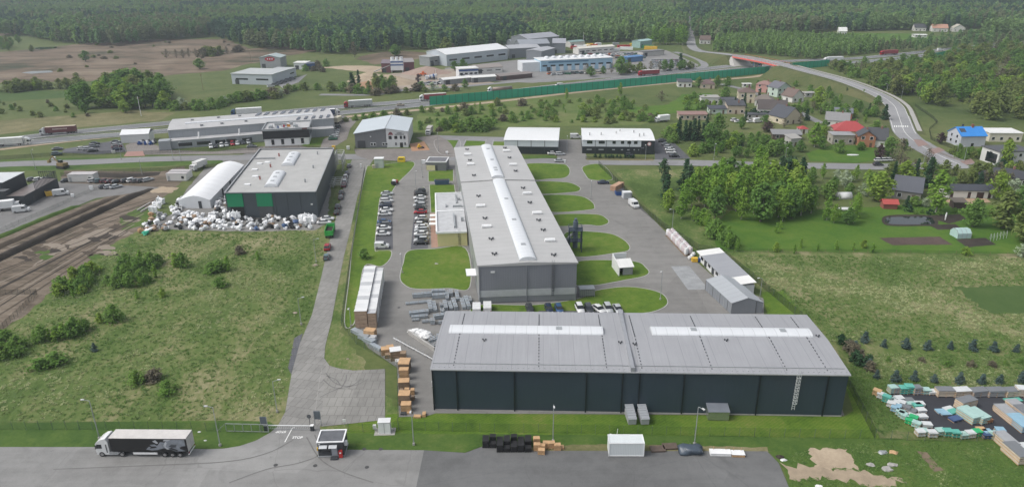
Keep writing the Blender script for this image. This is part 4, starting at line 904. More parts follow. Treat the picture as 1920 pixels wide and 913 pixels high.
vehicle('van',*Z(0,290,6.087,250,655),20,'white','white van by the box truck at the black workshop')
for i,(k,x,y,c) in enumerate([('sedan',430,245,'grey'),('suv',425,283,'teal'),('hatch',612,242,'white'),('estate',655,245,'silver'),('sedan',705,205,'dark'),('suv',702,225,'grey'),('sedan',693,258,'black'),('sedan',865,192,'grey'),('hatch',868,212,'silver'),('sedan',872,228,'maroon'),('hatch',875,246,'navy')]):
    vehicle(k,*Z(0,220,3.969,x,y),25,c,f"{c} {KN[k]}, {ordn[i]} from the western end of the street car park",'cars in the street car park')
for i,(k,x,y,c) in enumerate([('suv',485,442,'white'),('sedan',530,437,'black'),('suv',585,431,'white'),('sedan',633,424,'silver'),('suv',688,416,'red'),('sedan',735,411,'white'),('sedan',787,405,'dark'),('suv',840,401,'silver'),('sedan',872,440,'grey')]):
    vehicle(k,*Z(300,190,5.053,x,y),-66 if i<8 else 10,c,f"{c} {KN[k]}, {ordn[i]} from the west before the flag office",'cars before the flag office')
for i,(k,x,y,c) in enumerate([('suv',1660,285,'silver'),('sedan',1655,305,'white'),('hatch',1652,325,'white'),('sedan',1648,345,'silver'),('suv',1640,368,'green'),('suv',1690,256,'dark'),('van',1560,250,'dark'),('van',1545,195,'white')]):
    vehicle(k,*Z(300,190,5.053,x,y),12 if i<5 else 80,c,f"{c} {KN[k]}, {ordn[i]} of the vehicles in the yard east of the office",'cars in the yard east of the office')
# village cars
for i,(k,x,y,c,l) in enumerate([('suv',490,445,'white','white suv on the village forecourt'),('sedan',525,455,'white','white saloon on the village forecourt'),('sedan',640,455,'white','white saloon near the white van in the village'),('van',708,455,'white','white van on the village forecourt')]):
    vehicle(k,*Z(1280,140,5.053,x,y),20,c,l,'cars on the village forecourt')
vehicle('hatch',1646,311,0,'dark','dark hatchback driving the back street near the junction')
for i,x in enumerate((1648,1659,1668)): vehicle('hatch',x,303-i*.4,0,'white',f"white hatchback, {ordn[i]} of three parked by the dark bare tree",'white cars by the bare tree')
# motorway cars and service road cars
vehicle('van',1048,163,200,'white','white van driving along the noise barrier')
vehicle('estate',751,199,17,'beige','pale pickup driving past the barrier end')
for i,(x,y,c) in enumerate(((1255,133.5,'dark'),(1270,132,'white'),(1277,131.5,'white'),(1290,131,'dark'))): vehicle('sedan',x,y,18,c,f"{c} saloon, {ordn[i]} parked along the service road",'cars on the service road')
vehicle('hatch',1293,68,95,'silver','silver hatchback far off on the forest road')
vehicle('van',1762,96,12,'white','white van far off on the motorway')
vehicle('sedan',1548,118,12,'white','white car on the motorway beyond the bridge')
# ---- articulated lorries
def truck(side,roof,cab,label,kind='box',graphic=False,skirt=None,cabdark=None):
    t=thing('articulated_lorry',label,'lorry')
    w=1.26
    # tractor
    m=MB()
    m.ext([(2.2,.55),(2.15,3.0),(2.5,3.72),(3.3,3.55),(4.15,3.0),(4.42,2.75),(4.55,1.4),(4.5,.45),(2.3,.45)],-w+.03,w-.03); c=m.build('cab',cab,t)
    m=MB(); m.mesh([(4.18,-1.08,2.86),(4.5,-1.08,1.75),(4.5,1.08,1.75),(4.18,1.08,2.86),(4.3,-1.08,2.86),(4.58,-1.08,1.75),(4.58,1.08,1.75),(4.3,1.08,2.86)],[(4,5,6,7),(0,1,5,4),(2,3,7,6),(3,0,4,7)]); m.build('windscreen',glass_dark,c)
    for s in(-1,1):
        y=s*(w-.02); m=MB(); m.mesh([(3.35,y,1.75),(4.35,y,1.75),(4.2,y,2.6),(3.35,y,2.6)],[(0,1,2,3) if s<0 else (3,2,1,0)]); m.build('side_window',glass_dark,c)
        m=MB(); m.box(2.5,2.65,s*w-.03,s*w+.02,.9,2.6); m.build('side_trim',dark_m,c)
        m=MB(); m.box(4.3,4.42,s*(w+.12)-.1,s*(w+.12)+.1,1.75,2.45); m.build('mirror',dark_m,c)
        m=MB(); m.box(4.4,4.6,s*.85-.2,s*.85+.2,.62,.86); m.build('headlight',head_m,c)
        wheel(t,3.6,s*(w-.17),.5,.32,12); wheel(t,.05,s*(w-.2),.5,.4,12)
        m=MB(); m.box(.8,2.3,s*(w-.12)-.1,s*(w-.12)+.1,.4,1.); m.build('side_tank',galv if not skirt else dark_m,t)
    m=MB(); m.box(-1,4.3,-.45,.45,.55,.95); m.build('chassis',dark_m,t)
    # trailer
    x0,x1=-11.9,1.75
    if kind=='tank':
        m=MB(); m.tube((x0+.2,0,2.2),(x1-.3,0,2.2),1.22,14); m.build('tank',side,t,True); m=MB(); m.box(x0+.3,x1-.5,-.35,.35,3.35,3.5); m.build('walkway',galv,t)
    else:
        m=MB(); m.box(x0,x1,-w,w,1.15,3.92); b=m.build('trailer_body',side,t)
        m=MB(); m.box(x0-.02,x1+.02,-w-.02,w+.02,3.92,4.0); m.build('trailer_roof',roof,b)
        for s in(-1,1):
            m=MB(); m.box(x0-.06,x0-.01,s*.62-.58,s*.62+.58,1.2,3.85); m.build('rear_door',roof if graphic else side,b)
    m=MB(); m.box(x0+.1,x1-.2,-.5,.5,.85,1.13); m.build('trailer_frame',dark_m,t)
    m=MB(); m.box(x0-.05,x0+.05,-w,w,.55,.75); m.build('rear_bumper',white_m if graphic else dark_m,t)
    for x in(-7.6,-8.95,-10.3):
        for s in(-1,1): wheel(t,x,s*(w-.17),.48,.34,12)
    for s in(-1,1):
        m=MB(); m.box(-6.3,-2.,s*(w-.06)-.03,s*(w-.06)+.03,.55,.95); m.build('side_guard',white_m if graphic else galv,t)
        m=MB(); m.box(x0-.08,x0-.04,s*1.05-.15,s*1.05+.15,.8,1.0); m.build('tail_light',tail_m,t)
    return t
tw=plain('dusty_trailer_roof',(.52,.50,.48),.7,0,.14,.9); blackside=plain('black_tarpaulin',(.011,.011,.012),.35)
cabw=CARC['white']
def place(t,px,py,ang,z=.1,off=3.7):
    p=G(px,py); a=R(ang); t.location=(p.x+math.cos(a)*off,p.y+math.sin(a)*off,z); t.rotation_euler=(0,0,a); return t
t=truck(blackside,tw,cabw,'white cabbed lorry with a black pictured trailer in the truck yard','box',True)
place(t,276,848.5,178.5)
# printed picture on the near side: pale shapes on black, thin sheets proud of the tarpaulin
gr1=plain('print_grey',(.20,.22,.25),.4,0,.35,1.3); gr2=plain('print_pale',(.42,.44,.47),.4,0,.25,1.5); gr3=plain('print_dark',(.06,.065,.075),.4,0,.3,1.5)
body=[k for k in kids(t) if k.name.startswith('trailer_body')][0]
def decal(poly,off,mt,name):
    # picture coordinates: u along the side from the cab (0) to the rear (13.6), v up from 1.15; the near side is +y in local
    m=MB(); m.mesh([(1.7-u,1.262+off,1.15+v) for u,v in poly]+[(1.7-u,1.255,1.15+v) for u,v in poly],[tuple(range(len(poly)))]+[((i+1)%len(poly),i,len(poly)+i,len(poly)+(i+1)%len(poly)) for i in range(len(poly))]); m.build(name,mt,body)
decal([(6.2,.5),(6.8,1.1),(7.4,1.0),(7.0,1.5),(7.9,1.6),(8.3,1.3),(9,2.1),(9.8,2.0),(10.2,2.5),(11.2,2.6),(13.3,2.6),(13.3,1.3),(12.6,1.2),(12.2,.7),(12.8,.45),(13.2,.2),(11.4,.15),(10.6,.55),(9.4,.8),(8.2,.4),(7.2,.3)],.006,gr1,'print')
decal([(7.6,2.2),(8.2,2.5),(8.6,1.9),(8.3,1.7)],.008,gr2,'print'); decal([(9.4,1.3),(9.9,2.2),(10.1,1.9),(9.8,1.1),(10.4,.6),(9.9,.5)],.010,gr2,'print'); decal([(9.5,2.3),(9.8,2.62),(10.9,2.62),(10.4,2.3)],.008,gr2,'print')
decal([(10.3,1.2),(10.9,1.6),(11.8,1.5),(11.6,1.0),(10.8,.9)],.009,gr3,'print'); decal([(12.2,1.0),(13.2,1.2),(13.3,.8),(12.4,.6)],.009,blackside,'print'); decal([(6.9,.7),(8.2,.9),(8.0,1.2),(7.2,1.1)],.009,blackside,'print')
decal([(10.2,.75),(11.6,.2),(11.9,.35),(10.8,.9)],.010,blackside,'print')
m=MB()
for i in range(6): m.box(-.3+i*.3 -.0,-.1+i*.3,1.2,1.24,.62,.95)
m.build('lettering',gr2,t,label='pale block letters low on the side')
for args in (
 (plain('maroon_tarp',(.12,.03,.035),.5),plain('cream_roof',(.45,.38,.3),.6),cabw,'white cabbed lorry with maroon lettered trailer on the motorway',111,252,196),
 (CARC['white'],white_m,cabw,'all white lorry at the western end of the motorway',22,274,16),
 (plain('navy_tarp',(.02,.035,.09),.5),white_m,cabw,'lorry with a navy blue trailer beside the office',610,219,16),
 (CARC['silver'],white_m,CARC['red'],'red cabbed lorry with a silver trailer on the motorway',672,201,196),
 (plain('crimson_tarp',(.27,.035,.05),.5),tw,cabw,'white cabbed lorry with crimson trailer at the barrier end',812,188.5,197),
 (plain('brown_tank',(.22,.17,.14),.4,.3),tw,cabw,'white cabbed tanker lorry behind the green barrier',938,173.5,197),
 (plain('crimson_tarp2',(.25,.03,.04),.5),tw,CARC['red'],'all crimson lorry mid way along the green barrier',1216,142,198),
 (plain('crimson_tarp3',(.25,.03,.04),.5),plain('red_roof_tarp',(.3,.06,.06),.5),CARC['red'],'far crimson lorry beyond the motorway bridge',1666,103.5,192),
 (CARC['white'],white_m,CARC['blue'],'blue cabbed lorry with white trailer behind the office hall',463,216.5,196),
 (CARC['white'],white_m,CARC['white'],'white lorry by the short barrier past the bridge',1562,116.5,192),
):
    place(truck(args[0],args[1],args[2],args[3],'tank' if 'tanker' in args[3] else 'box'),args[4],args[5],args[6])
m=MB()
# lettering on the maroon trailer
mt_=[o for o in COL.objects if o.get('label','').startswith('white cabbed lorry with maroon')][0]
for i in range(12): m.box(-2-i*.55,-1.6-i*.55,1.262,1.285,2.6,3.1)
m.build('lettering',plain('pale_letter',(.6,.5,.45),.5),mt_,label='row of pale letters on the maroon side')
# rigid box trucks
def boxtruck(label,boxm,px,py,ang,cab=None):
    t=thing('box_truck',label,'truck'); 
    m=MB(); m.ext([(1.9,.5),(1.9,2.6),(3.2,2.55),(3.75,1.6),(3.8,.5)],-1.15,1.15); c=m.build('cab',cab or CARC['white'],t)
    m=MB(); m.mesh([(3.24,-1,2.45),(3.72,-1,1.65),(3.72,1,1.65),(3.24,1,2.45),(3.3,-1,2.47),(3.78,-1,1.66),(3.78,1,1.66),(3.3,1,2.47)],[(4,5,6,7),(0,1,5,4),(2,3,7,6),(3,0,4,7)]); m.build('windscreen',glass_dark,c)
    m=MB(); m.box(3.78,3.84,-.8,.8,.7,1.2); m.build('grille',dark_m,c)
    m=MB(); m.box(-4.4,1.75,-1.25,1.25,1.,3.5); m.build('cargo_box',boxm,t); m=MB(); m.box(-4.2,3.5,-.5,.5,.55,.95); m.build('chassis',dark_m,t)
    for x in(-2.6,2.7):
        for s in(-1,1): wheel(t,x,s*1.0,.45,.32,10)
    p=G(px,py); t.location=(p.x,p.y,.1); t.rotation_euler=(0,0,R(ang)); return t
boxtruck('white box truck coming down the track beside the tent',plain('truck_box',(.6,.6,.58),.5),372,318,-108)
boxtruck('white box truck beside vans at the black workshop',white_m,*Z(0,290,6.087,115,630),22)
boxtruck('white box truck at the top of the yard east of the office',plain('cream_box',(.6,.55,.42),.5),*Z(300,190,5.053,1695,205),80)
boxtruck('white blue truck parked before the row of dark firs',white_m,1240,229,200)
boxtruck('white work truck on the spur beside the gabled hall',plain('work_bed',(.4,.38,.36),.6),805,252,-95)
# green tipper
t=thing('tipper_truck','bright green tipper truck with open body on the slab road','truck'); grn=paint('bright_green',(.03,.36,.06),.45)
m=MB(); m.ext([(2.2,.6),(2.2,2.7),(3.6,2.65),(4.1,1.7),(4.15,.6)],-1.2,1.2); c=m.build('cab',plain('dark_green_cab',(.015,.12,.04),.4),t)
m=MB(); m.box(4.05,4.2,-1,1,1.6,2.4); m.build('windscreen',glass_dark,c)
m=MB(); 
for a in((-4,2,-1.25,-1.15,1.1,2.7),(-4,2,1.15,1.25,1.1,2.7),(-4.05,-3.95,-1.25,1.25,1.1,2.7),(1.9,2.05,-1.25,1.25,1.1,2.9),(-4,2,-1.15,1.15,1.1,1.25)): m.box(*a)
for x in(-3,-1.5,0,1.2):
    for s in(-1,1): m.box(x,x+.15,s*1.29-.04,s*1.29+.04,1.1,2.7)
b=m.build('tipper_body',grn,t); m=MB(); m.box(-3.9,1.9,-1.14,1.14,1.26,1.9); m.build('load',dark_soil,t)
m=MB(); m.box(-3.8,3.6,-.5,.5,.6,1.05); m.build('chassis',dark_m,t)
for x in(-2.9,-1.6,2.9):
    for s in(-1,1): wheel(t,x,s*1.02,.5,.36,10)
p=G(620,440); t.location=(p.x,p.y,.1); t.rotation_euler=(0,0,R(RD))
# compact tractor mower on the drive
t=thing('ride_on_mower','small red and white tractor mower on the west drive','mower'); m=MB(); m.box(-.9,.9,-.45,.45,.35,.9); m.box(.2,1.2,-.35,.35,.5,1.05); m.build('body',red_m,t); m=MB(); m.box(-.9,-.1,-.5,.5,.9,1.5); m.build('seat_shell',white_m,t); m=MB(); m.box(-1.6,-.9,-.5,.5,.3,1.2); m.build('grass_box',black_m,t)
for x,r_ in((-.6,.42),(.9,.3)):
    for s in(-1,1): wheel(t,x,s*.5,r_,.25,8)
p=G(741,346); t.location=(p.x,p.y,.1); t.rotation_euler=(0,0,R(70)); t.scale=(1.3,)*3
# little yellow loader by the gravel
t=thing('mini_loader','small yellow loader on the orange gravel','loader'); m=MB(); m.box(-1,.8,-.6,.6,.4,1.1); m.box(-.7,.3,-.5,.5,1.1,2.); m.build('body',yellow_m,t); m=MB(); m.box(1.3,1.9,-.9,.9,.15,.7); m.box(.6,1.4,-.5,-.4,.5,.8); m.box(.6,1.4,.4,.5,.5,.8); m.build('bucket',dark_m,t)
for x in(-.6,.5):
    for s in(-1,1): wheel(t,x,s*.7,.38,.3,8)
p=G(787,279); t.location=(p.x,p.y,.1); t.rotation_euler=(0,0,R(20))
# ================================================================= houses, sheds, far works
WC=lambda n,c:plain('plaster_'+n,c,.8,0,.08,.5)
RC=lambda n,c:panel('roof_'+n,c,.35,0,.6,0,.1,0,.03)
def house(px,py,L,W,he,hr,ang,wm,rm,label,kind='gable',ax='x',win=(3,2),name='house',cat='house',chim=1,door=True,off=(0,0),eave=.4,pent=False):
    """px,py: foot of the middle of the front wall"""
    p=G(px,py); a=R(ang); t=thing(name,label,cat,(p.x+off[0],p.y+off[1],0),a)
    x0,x1=-L/2,L/2; m=MB()
    wallring(m,L,W,0,he,x0,0)
    if kind=='gable':
        if ax=='x': m.mesh([(x0,0,he),(x0,W,he),(x0,W/2,hr),(x1,0,he),(x1,W,he),(x1,W/2,hr)],[(1,0,2),(3,4,5)])
        else: m.mesh([(x0,0,he),(x1,0,he),(0,0,hr),(x0,W,he),(x1,W,he),(0,W,hr)],[(0,1,2),(4,3,5)])
    elif kind=='pent': m.mesh([(x0,0,he),(x0,W,he),(x0,W,hr),(x1,0,he),(x1,W,he),(x1,W,hr)],[(1,0,2),(3,4,5),(4,1,2,5)])
    m.build('wall',wm,t)
    m=MB(); e=eave; th=.18
    if kind=='gable':
        k=(hr-he)/((W if ax=='x' else L)/2); dz=k*e
        if ax=='x': m.extx([(-e,he-dz),(W/2,hr),(W+e,he-dz),(W+e,he-dz+th),(W/2,hr+th),(-e,he-dz+th)],x0-e,x1+e)
        else: m.ext([(x0-e,he-dz),(0,hr),(x1+e,he-dz),(x1+e,he-dz+th),(0,hr+th),(x0-e,he-dz+th)][::-1],-e,W+e)
    elif kind=='hip':
        k=min(W,L)/2*.95; z=hr
        if L>=W: pk=[(x0-e+k+e,W/2,z),(x1+e-k-e,W/2,z)]
        else: pk=[(0,k,z),(0,W-k,z)]
        vs=[(x0-e,-e,he),(x1+e,-e,he),(x1+e,W+e,he),(x0-e,W+e,he)]+pk
        m.mesh(vs,[(0,1,5,4),(1,2,5),(2,3,4,5),(3,0,4),(3,2,1,0)] if L>=W else [(0,1,4),(1,2,5,4),(2,3,5),(3,0,4,5),(3,2,1,0)])
    elif kind=='flat': m.box(x0-e,x1+e,-e,W+e,he,he+.25)
    elif kind=='pent': m.extx([(-e,he),(W+e,hr),(W+e,hr+.2),(-e,he+.2)],x0-e,x1+e)
    rf=m.build('roof',rm,t)
    if chim and kind!='flat':
        m=MB(); cx=L*.18 if ax=='x' else W*.0; m.box(cx-.35,cx+.35,W*.45,W*.45+.7,he,hr+.9); m.build('chimney',plain('chimney_brick',(.22,.12,.09),.8),rf)
    nx,ny=win
    for j in range(ny):
        z=.9+j*2.7
        if z+1.3>he: break
        for i in range(nx):
            x=x0+L*(i+.5)/nx; 
            if door and j==0 and i==nx//2: continue
            m=MB(); m.box(x-.75,x+.75,-.06,-.01,z-.1,z+1.4); w=m.build('window',white_m,t); m=MB(); m.box(x-.62,x+.62,-.08,-.06,z,z+1.3); m.build('pane',glass_dark,w)
        for s,sx in((-1,x0),(1,x1)):
            m=MB(); m.box(sx+s*.01-.03,sx+s*.01+.03,W*.4,W*.4+1.3,z,z+1.3); m.build('window',glass_dark,t)
    if door:
        m=MB(); x=x0+L*(nx//2+.5)/nx; m.box(x-.5,x+.5,-.07,-.01,.05,2.1); m.build('door',plain('door_brown',(.10,.06,.04),.6),t)
    return t
zv=lambda x,y:Z(1280,140,5.053,x,y)
cream=WC('cream',(.52,.46,.35)); beige=WC('beige',(.44,.37,.29)); pinkw=WC('pink',(.50,.27,.24)); greenw=WC('pale_green',(.42,.50,.44)); whw=WC('white',(.62,.61,.58)); greyw=WC('grey',(.42,.41,.39)); redw=WC('red',(.42,.14,.11)); brickw=plain('orange_brick',(.36,.16,.09),.85,0,.2,3.); stonew=plain('grey_block',(.33,.31,.27),.9,0,.25,2.)
dkr=RC('dark',(.055,.058,.065)); slr=RC('slate',(.05,.055,.068)); brr=RC('brown',(.13,.09,.075)); rdr=RC('red',(.34,.05,.05)); gyr=RC('grey',(.22,.22,.22)); prr=RC('pinkbrown',(.25,.15,.13)); blr=RC('blue',(.03,.22,.60)); wtr=RC('white',(.66,.66,.64)); ltr=RC('pale',(.32,.31,.29))
house(*zv(258,285),10.5,8,4,4.5,-4,whw,ltr,'flat roofed grey house by the bright field','flat',win=(3,1))
house(*zv(435,292),11,8,3,3.3,-3,greyw,dkr,'low dark flat roofed outbuilding behind the beige house','flat',win=(4,1),chim=0)
house(*zv(503,375),9.5,8,4.6,6,-6,beige,dkr,'beige house with a dark pent roof above the village forecourt','pent',win=(3,1))
house(*zv(340,373),10,7,2.6,3.2,-3,greenw,slr,'low pale green outbuilding with slate roof','pent',win=(2,1),chim=0)
house(*zv(600,270),9.5,9,6.2,8.4,-12,cream,brr,'tall cream house with brown hipped roof','hip',win=(2,2))
house(*zv(760,172),9.5,8,5,7,-30,pinkw,prr,'pink house with pinkish hipped roof near the embankment','hip',win=(2,2))
house(*zv(955,212),10,9,5.6,8.6,22,greenw,RC('solar',(.12,.12,.14)),'pale green two storey house with solar roof','gable','y',win=(3,2))
house(*zv(1090,262),9,9,3.4,7.2,24,whw,brr,'white house with brown steep roof below the embankment','gable','y',win=(2,2))
house(*zv(765,300),10,9,3.2,6.2,-20,whw,RC('greybrown',(.17,.145,.125)),'bungalow with grey brown hipped roof mid village','hip',win=(2,1))
house(*zv(845,385),15,10,3.4,7.4,-14,whw,RC('darkbrown',(.075,.062,.058)),'large house with dark brown roof behind the cream gable','gable','x',win=(4,1))
house(*zv(1045,470),11.5,12,3.6,8.4,24,cream,slr,'cream gable house with a dark slate roof','gable','y',win=(3,2))
house(*zv(700,425),11,5,2.4,2.7,-6,greyw,dkr,'dark flat carport behind the white cars','flat',win=(3,1),chim=0,name='carport',cat='carport')
house(*zv(1512,420),9,6,3,4.6,-24,redw,RC('bluegrey',(.15,.16,.18)),'red walled cabin with blue grey roof','pent',win=(3,1),chim=0)
house(*zv(1455,495),11,10,3.2,6.4,-24,whw,gyr,'white house with grey roof beside the tall hedge','gable','x',win=(3,1))
house(*zv(1590,605),15,11,3.4,7.2,-14,cream,rdr,'wide cream house with a bright red roof','hip',win=(4,1))
house(*zv(1515,662),9.6,7,4.4,5.2,-5,stonew,RC('palegrey',(.27,.27,.28)),'unplastered grey block house with pale roof','hip',win=(3,1),chim=0)
house(*zv(1735,690),7,8,5,7.4,-16,brickw,dkr,'orange brick house with dark roof near the junction','gable','y',win=(2,2))
house(*zv(1835,690),8,9,3.6,8,-20,whw,dkr,'white wing with dark roof and skylights beside the brick house','gable','x',win=(2,1))
house(*zv(985,622),13,6,2.6,3.6,-8,plain('brown_boards',(.11,.08,.06),.85,0,.25,1.),gyr,'low brown timber barn with grey roof','pent',win=(3,1),chim=0,name='barn',cat='barn')
house(*zv(1065,685),5,5,3.8,4.6,14,greyw,ltr,'small grey outhouse with open doorway','pent',win=(1,1),chim=0,name='outhouse',cat='outhouse')
house(*zv(1145,562),4,4,2.4,3.6,0,whw,rdr,'tiny shed with a red roof behind the barn','hip',win=(1,1),chim=0,name='garden_shed',cat='shed')
house(*zv(100,432),15,7,2.8,3.2,-2,beige,prr,'long low building with a pink brown roof behind firs','pent',win=(5,1),chim=0)
house(*zv(20,122),9,8,3.4,4.2,-6,whw,dkr,'white bungalow with dark roof by the barrier track','pent',win=(3,1),chim=0)
house(*zv(235,135),9,8,3,5.6,-8,beige,RC('dullred',(.13,.085,.08)),'brown roofed bungalow by the barrier track','hip',win=(2,1))
house(*zv(608,124),5.5,2.6,2.3,2.6,-4,whw,wtr,'white site caravan on the slope below the embankment','flat',win=(2,1),chim=0,name='caravan',cat='caravan')
house(*zv(1210,215),7,5,2.4,3,10,greyw,ltr,'small pale flat shed below the embankment','flat',win=(2,1),chim=0,name='garden_shed',cat='shed')
zr_=lambda x,y:Z(1640,200,6.521,x,y)
t=house(*zr_(1187,492),11.5,10,5.,8.,2,WC('bluish',(.44,.46,.50)),blr,'pale house with a bright blue metal roof','gable','x',win=(3,0),door=False,chim=0)
m=MB(); m.box(-.6,.6,-.06,-.01,.1,1.6); m.build('window',glass_dark,t)
m=MB(); m.box(1.,1.8,4.2,5.,6,9.3); m.build('chimney',plain('brick_stack',(.26,.10,.07),.8),t); m=MB(); m.box(-2.2,-1.6,6.2,6.8,6,8.9); m.build('chimney',dark_m,t)
m=MB(); m.mesh([(-5.2,1.9,6.25),(-2.6,1.9,6.25),(-2.6,4,7.5),(-5.2,4,7.5),(-5.2,1.9,6.35),(-2.6,1.9,6.35),(-2.6,4,7.6),(-5.2,4,7.6)],[(4,5,6,7),(0,1,5,4),(1,2,6,5),(3,0,4,7)]); m.build('solar_panel',sp,t)
for y in(2.5,6.5):
    for z in(1.2,3.6):
        m=MB(); m.box(-5.82,-5.76,y,y+1.,z,z+1.2); m.build('window',glass_dark,t)
house(*zr_(1590,432),14.5,10,4,4.4,-4,WC('ivory',(.60,.56,.46)),wtr,'ivory house with a flat white roof','flat',win=(4,1),chim=0)
t=house(*zr_(1700,720),15,10,5.8,6,6,WC('offwhite',(.55,.55,.53)),RC('tar',(.07,.072,.08)),'modern white house with big glazed corner','flat',win=(4,2),chim=0)
m=MB(); m.box(-7.56,-7.5,1,7,.6,4.6); m.build('glazing',glass_dark,t)
zg=lambda x,y:Z(1640,310,5.707,x,y)
house(*zg(330,370),9,12,3.,5.4,-30,WC('grey_shed',(.24,.23,.21)),RC('solarblack',(.09,.095,.11)),'garden house with dark solar pent roof','pent',win=(2,1),chim=0)
house(*zg(1015,352),15.6,6,2.9,4.2,-4,whw,slr,'long white stable with dark doors','gable','x',win=(4,0),chim=0,name='stable',cat='stable',door=False)
st_=[o for o in COL.objects if o.name.startswith('stable')][0]
for x in(-6.4,-.4,3.4,6.6):
    m=MB(); m.box(x-.5 if x!=3.4 else x-1.2,x+.5 if x!=3.4 else x+1.2,-.07,-.01,.05,2.2); m.build('door',plain('stable_door',(.05,.025,.022),.6),st_)
house(*zg(1400,215),17,12,2.8,5.2,-20,WC('dim',(.2,.19,.17)),RC('anthracite',(.05,.052,.06)),'large low house with anthracite roof among trees','hip',win=(3,1))
house(*zg(165,470),4.6,3,2.,3.,-6,plain('red_boards',(.25,.08,.06),.8),RC('brightred',(.40,.07,.06)),'small shelter with bright red roof by the pond','gable','x',win=(1,0),chim=0,name='shelter',cat='shelter',door=False)
house(*zg(905,465),4,3,2.2,2.8,-4,plain('dark_boards',(.07,.05,.04),.85),RC('mossy',(.12,.10,.08)),'dark wooden shelter below the stable','pent',win=(1,0),chim=0,name='shelter',cat='shelter',door=False)
# far houses on the wood edge
for i,(x,y,l,rm_,lab) in enumerate([(1725,59,12,dkr,'distant dark roofed house at the wood edge'),(1762,60,16,RC('orangeish',(.45,.25,.18)),'distant white house with orange roof edge'),(1798,60,12,RC('buff',(.42,.4,.33)),'distant pale gabled house'),(1858,50,16,gyr,'distant grey roofed house high among trees'),(1726,71,12,wtr,'distant white low shed by the far field'),(1580,66,8,wtr,'distant pale hut in the far field'),(1322,83,10,brr,'distant brown house beside the forest road')]):
    house(x,y,l,9,4 if 'low' not in lab else 2.5,7.5 if 'low' not in lab else 3,-10,whw,rm_,lab,'gable','x' if i!=2 else 'y',win=(3,1),chim=0)
house(15,24,46,14,6,7,-6,whw,gyr,'distant long white building at the wood edge','flat',win=(6,1),chim=0,name='long_building',cat='building'); house(24,11,8,8,9,10,-6,whw,gyr,'distant pale tower beyond the long white building','flat',win=(1,2),chim=0,name='tower_building',cat='building')
# ---- far works
silv=panel('far_silver',(.42,.46,.50),1.2,0,.5,0,.06); farw=plain('far_white',(.62,.64,.66),.5,0,.05)
def hall(pa,pb,W,he,hr,wm,rm,label,ax='x',name='far_hall',win=0,cat='hall',kind='gable'):
    a=G(*pa);b=G(*pb); d=b-a; L=d.length; ang=math.degrees(math.atan2(d.y,d.x)); mid=(a+b)/2
    t=thing(name,label,cat,(mid.x,mid.y,0),R(ang)); x0,x1=-L/2,L/2; m=MB(); wallring(m,L,W,0,he,x0,0)
    if kind=='gable':
        if ax=='x': m.mesh([(x0,0,he),(x0,W,he),(x0,W/2,hr),(x1,0,he),(x1,W,he),(x1,W/2,hr)],[(1,0,2),(3,4,5)])
        else: m.mesh([(x0,0,he),(x1,0,he),(0,0,hr),(x0,W,he),(x1,W,he),(0,W,hr)],[(0,1,2),(4,3,5)])
    m.build('wall',wm,t); m=MB(); e=.4
    if kind=='flat': m.box(x0-e,x1+e,-e,W+e,he,he+.4)
    elif ax=='x': m.extx([(-e,he-.05),(W/2,hr-.02),(W+e,he-.05),(W+e,he+.2),(W/2,hr+.25),(-e,he+.2)],x0-e,x1+e)
    else: m.ext([(x0-e,he-.05),(0,hr-.02),(x1+e,he-.05),(x1+e,he+.2),(0,hr+.25),(x0-e,he+.2)][::-1],-e,W+e)
    m.build('roof',rm,t)
    for i in range(win):
        x=x0+L*(i+.5)/win; m=MB(); m.box(x-L/win*.3,x+L/win*.3,-.1,-.01,he*.45,he*.6); m.build('window',glass_dark,t)
    m=MB(); m.box(x0+L*.08,x0+L*.08+3,-.1,-.01,.1,3.2); m.build('gate',dark_m,t)
    return t,L
t,L=hall((489,128),(527,128),14,8,10,plain('logo_wall',(.30,.31,.33),.5),RC('tealgrey',(.36,.42,.42)),'tall grey works with a red oval sign','y')
m=MB(); m.mesh([(4.2*math.cos(a*.5236)-L*.0,-.14,7.+1.7*math.sin(a*.5236)) for a in range(12)]+[(4.2*math.cos(a*.5236),-.0,7.+1.7*math.sin(a*.5236)) for a in range(12)],[tuple(range(12))]+[(i,12+i,12+(i+1)%12,(i+1)%12) for i in range(12)]); m.build('oval_sign',plain('oval_red',(.40,.03,.05),.4),t)
m=MB(); 
for x in(-2.2,-.4,1.5): m.box(x,x+.9,-.2,-.15,6.5,7.6)
m.build('lettering',farw,t)
hall((436,158),(512,160),26,7,7.6,silv,RC('silverroof',(.40,.42,.42)),'low silver works before the oval sign hall',kind='flat',win=2)
hall((512,158),(556,143),14,6,6.4,silv,RC('silverroof2',(.38,.40,.40)),'silver works wing running toward the motorway',kind='flat',win=2)
hall((552,131),(575,131),10,5,5.6,farw,wtr,'small white office beside a blue shed',kind='flat',win=2,name='far_office',cat='office')
hall((574,132),(591,131),8,4.6,5,plain('far_blue',(.03,.09,.25),.5),RC('navyroof',(.08,.1,.15)),'small blue shed beside the white office',kind='flat',name='far_shed',cat='shed')
t,L=hall((838,125),(952,112),30,9,12,silv,wroof,'large pale hall with white roof behind the concrete plant',win=5)
hall((806,125),(838,120),12,7,7.4,plain('dim_frame',(.25,.26,.27),.6),RC('framegrey',(.36,.37,.37)),'open grey bay shed joined to the pale hall',kind='flat',name='far_shed',cat='shed',win=4)
t,L=hall((861,149),(897,147),10,7,7.6,farw,wtr,'white shop with a blue stripe behind the motorway',kind='flat',win=4,name='far_shop',cat='shop')
m=MB(); m.box(-L/2-.1,L/2+.1,-.25,-.12,5.4,6.6); m.build('blue_stripe',blue_m,t)
hall((832,160),(884,155),8,3.4,4.2,plain('dim_shed',(.2,.21,.22),.6),wtr,'long low white roofed shed, western of the motorway pair',name='far_shed',cat='shed')
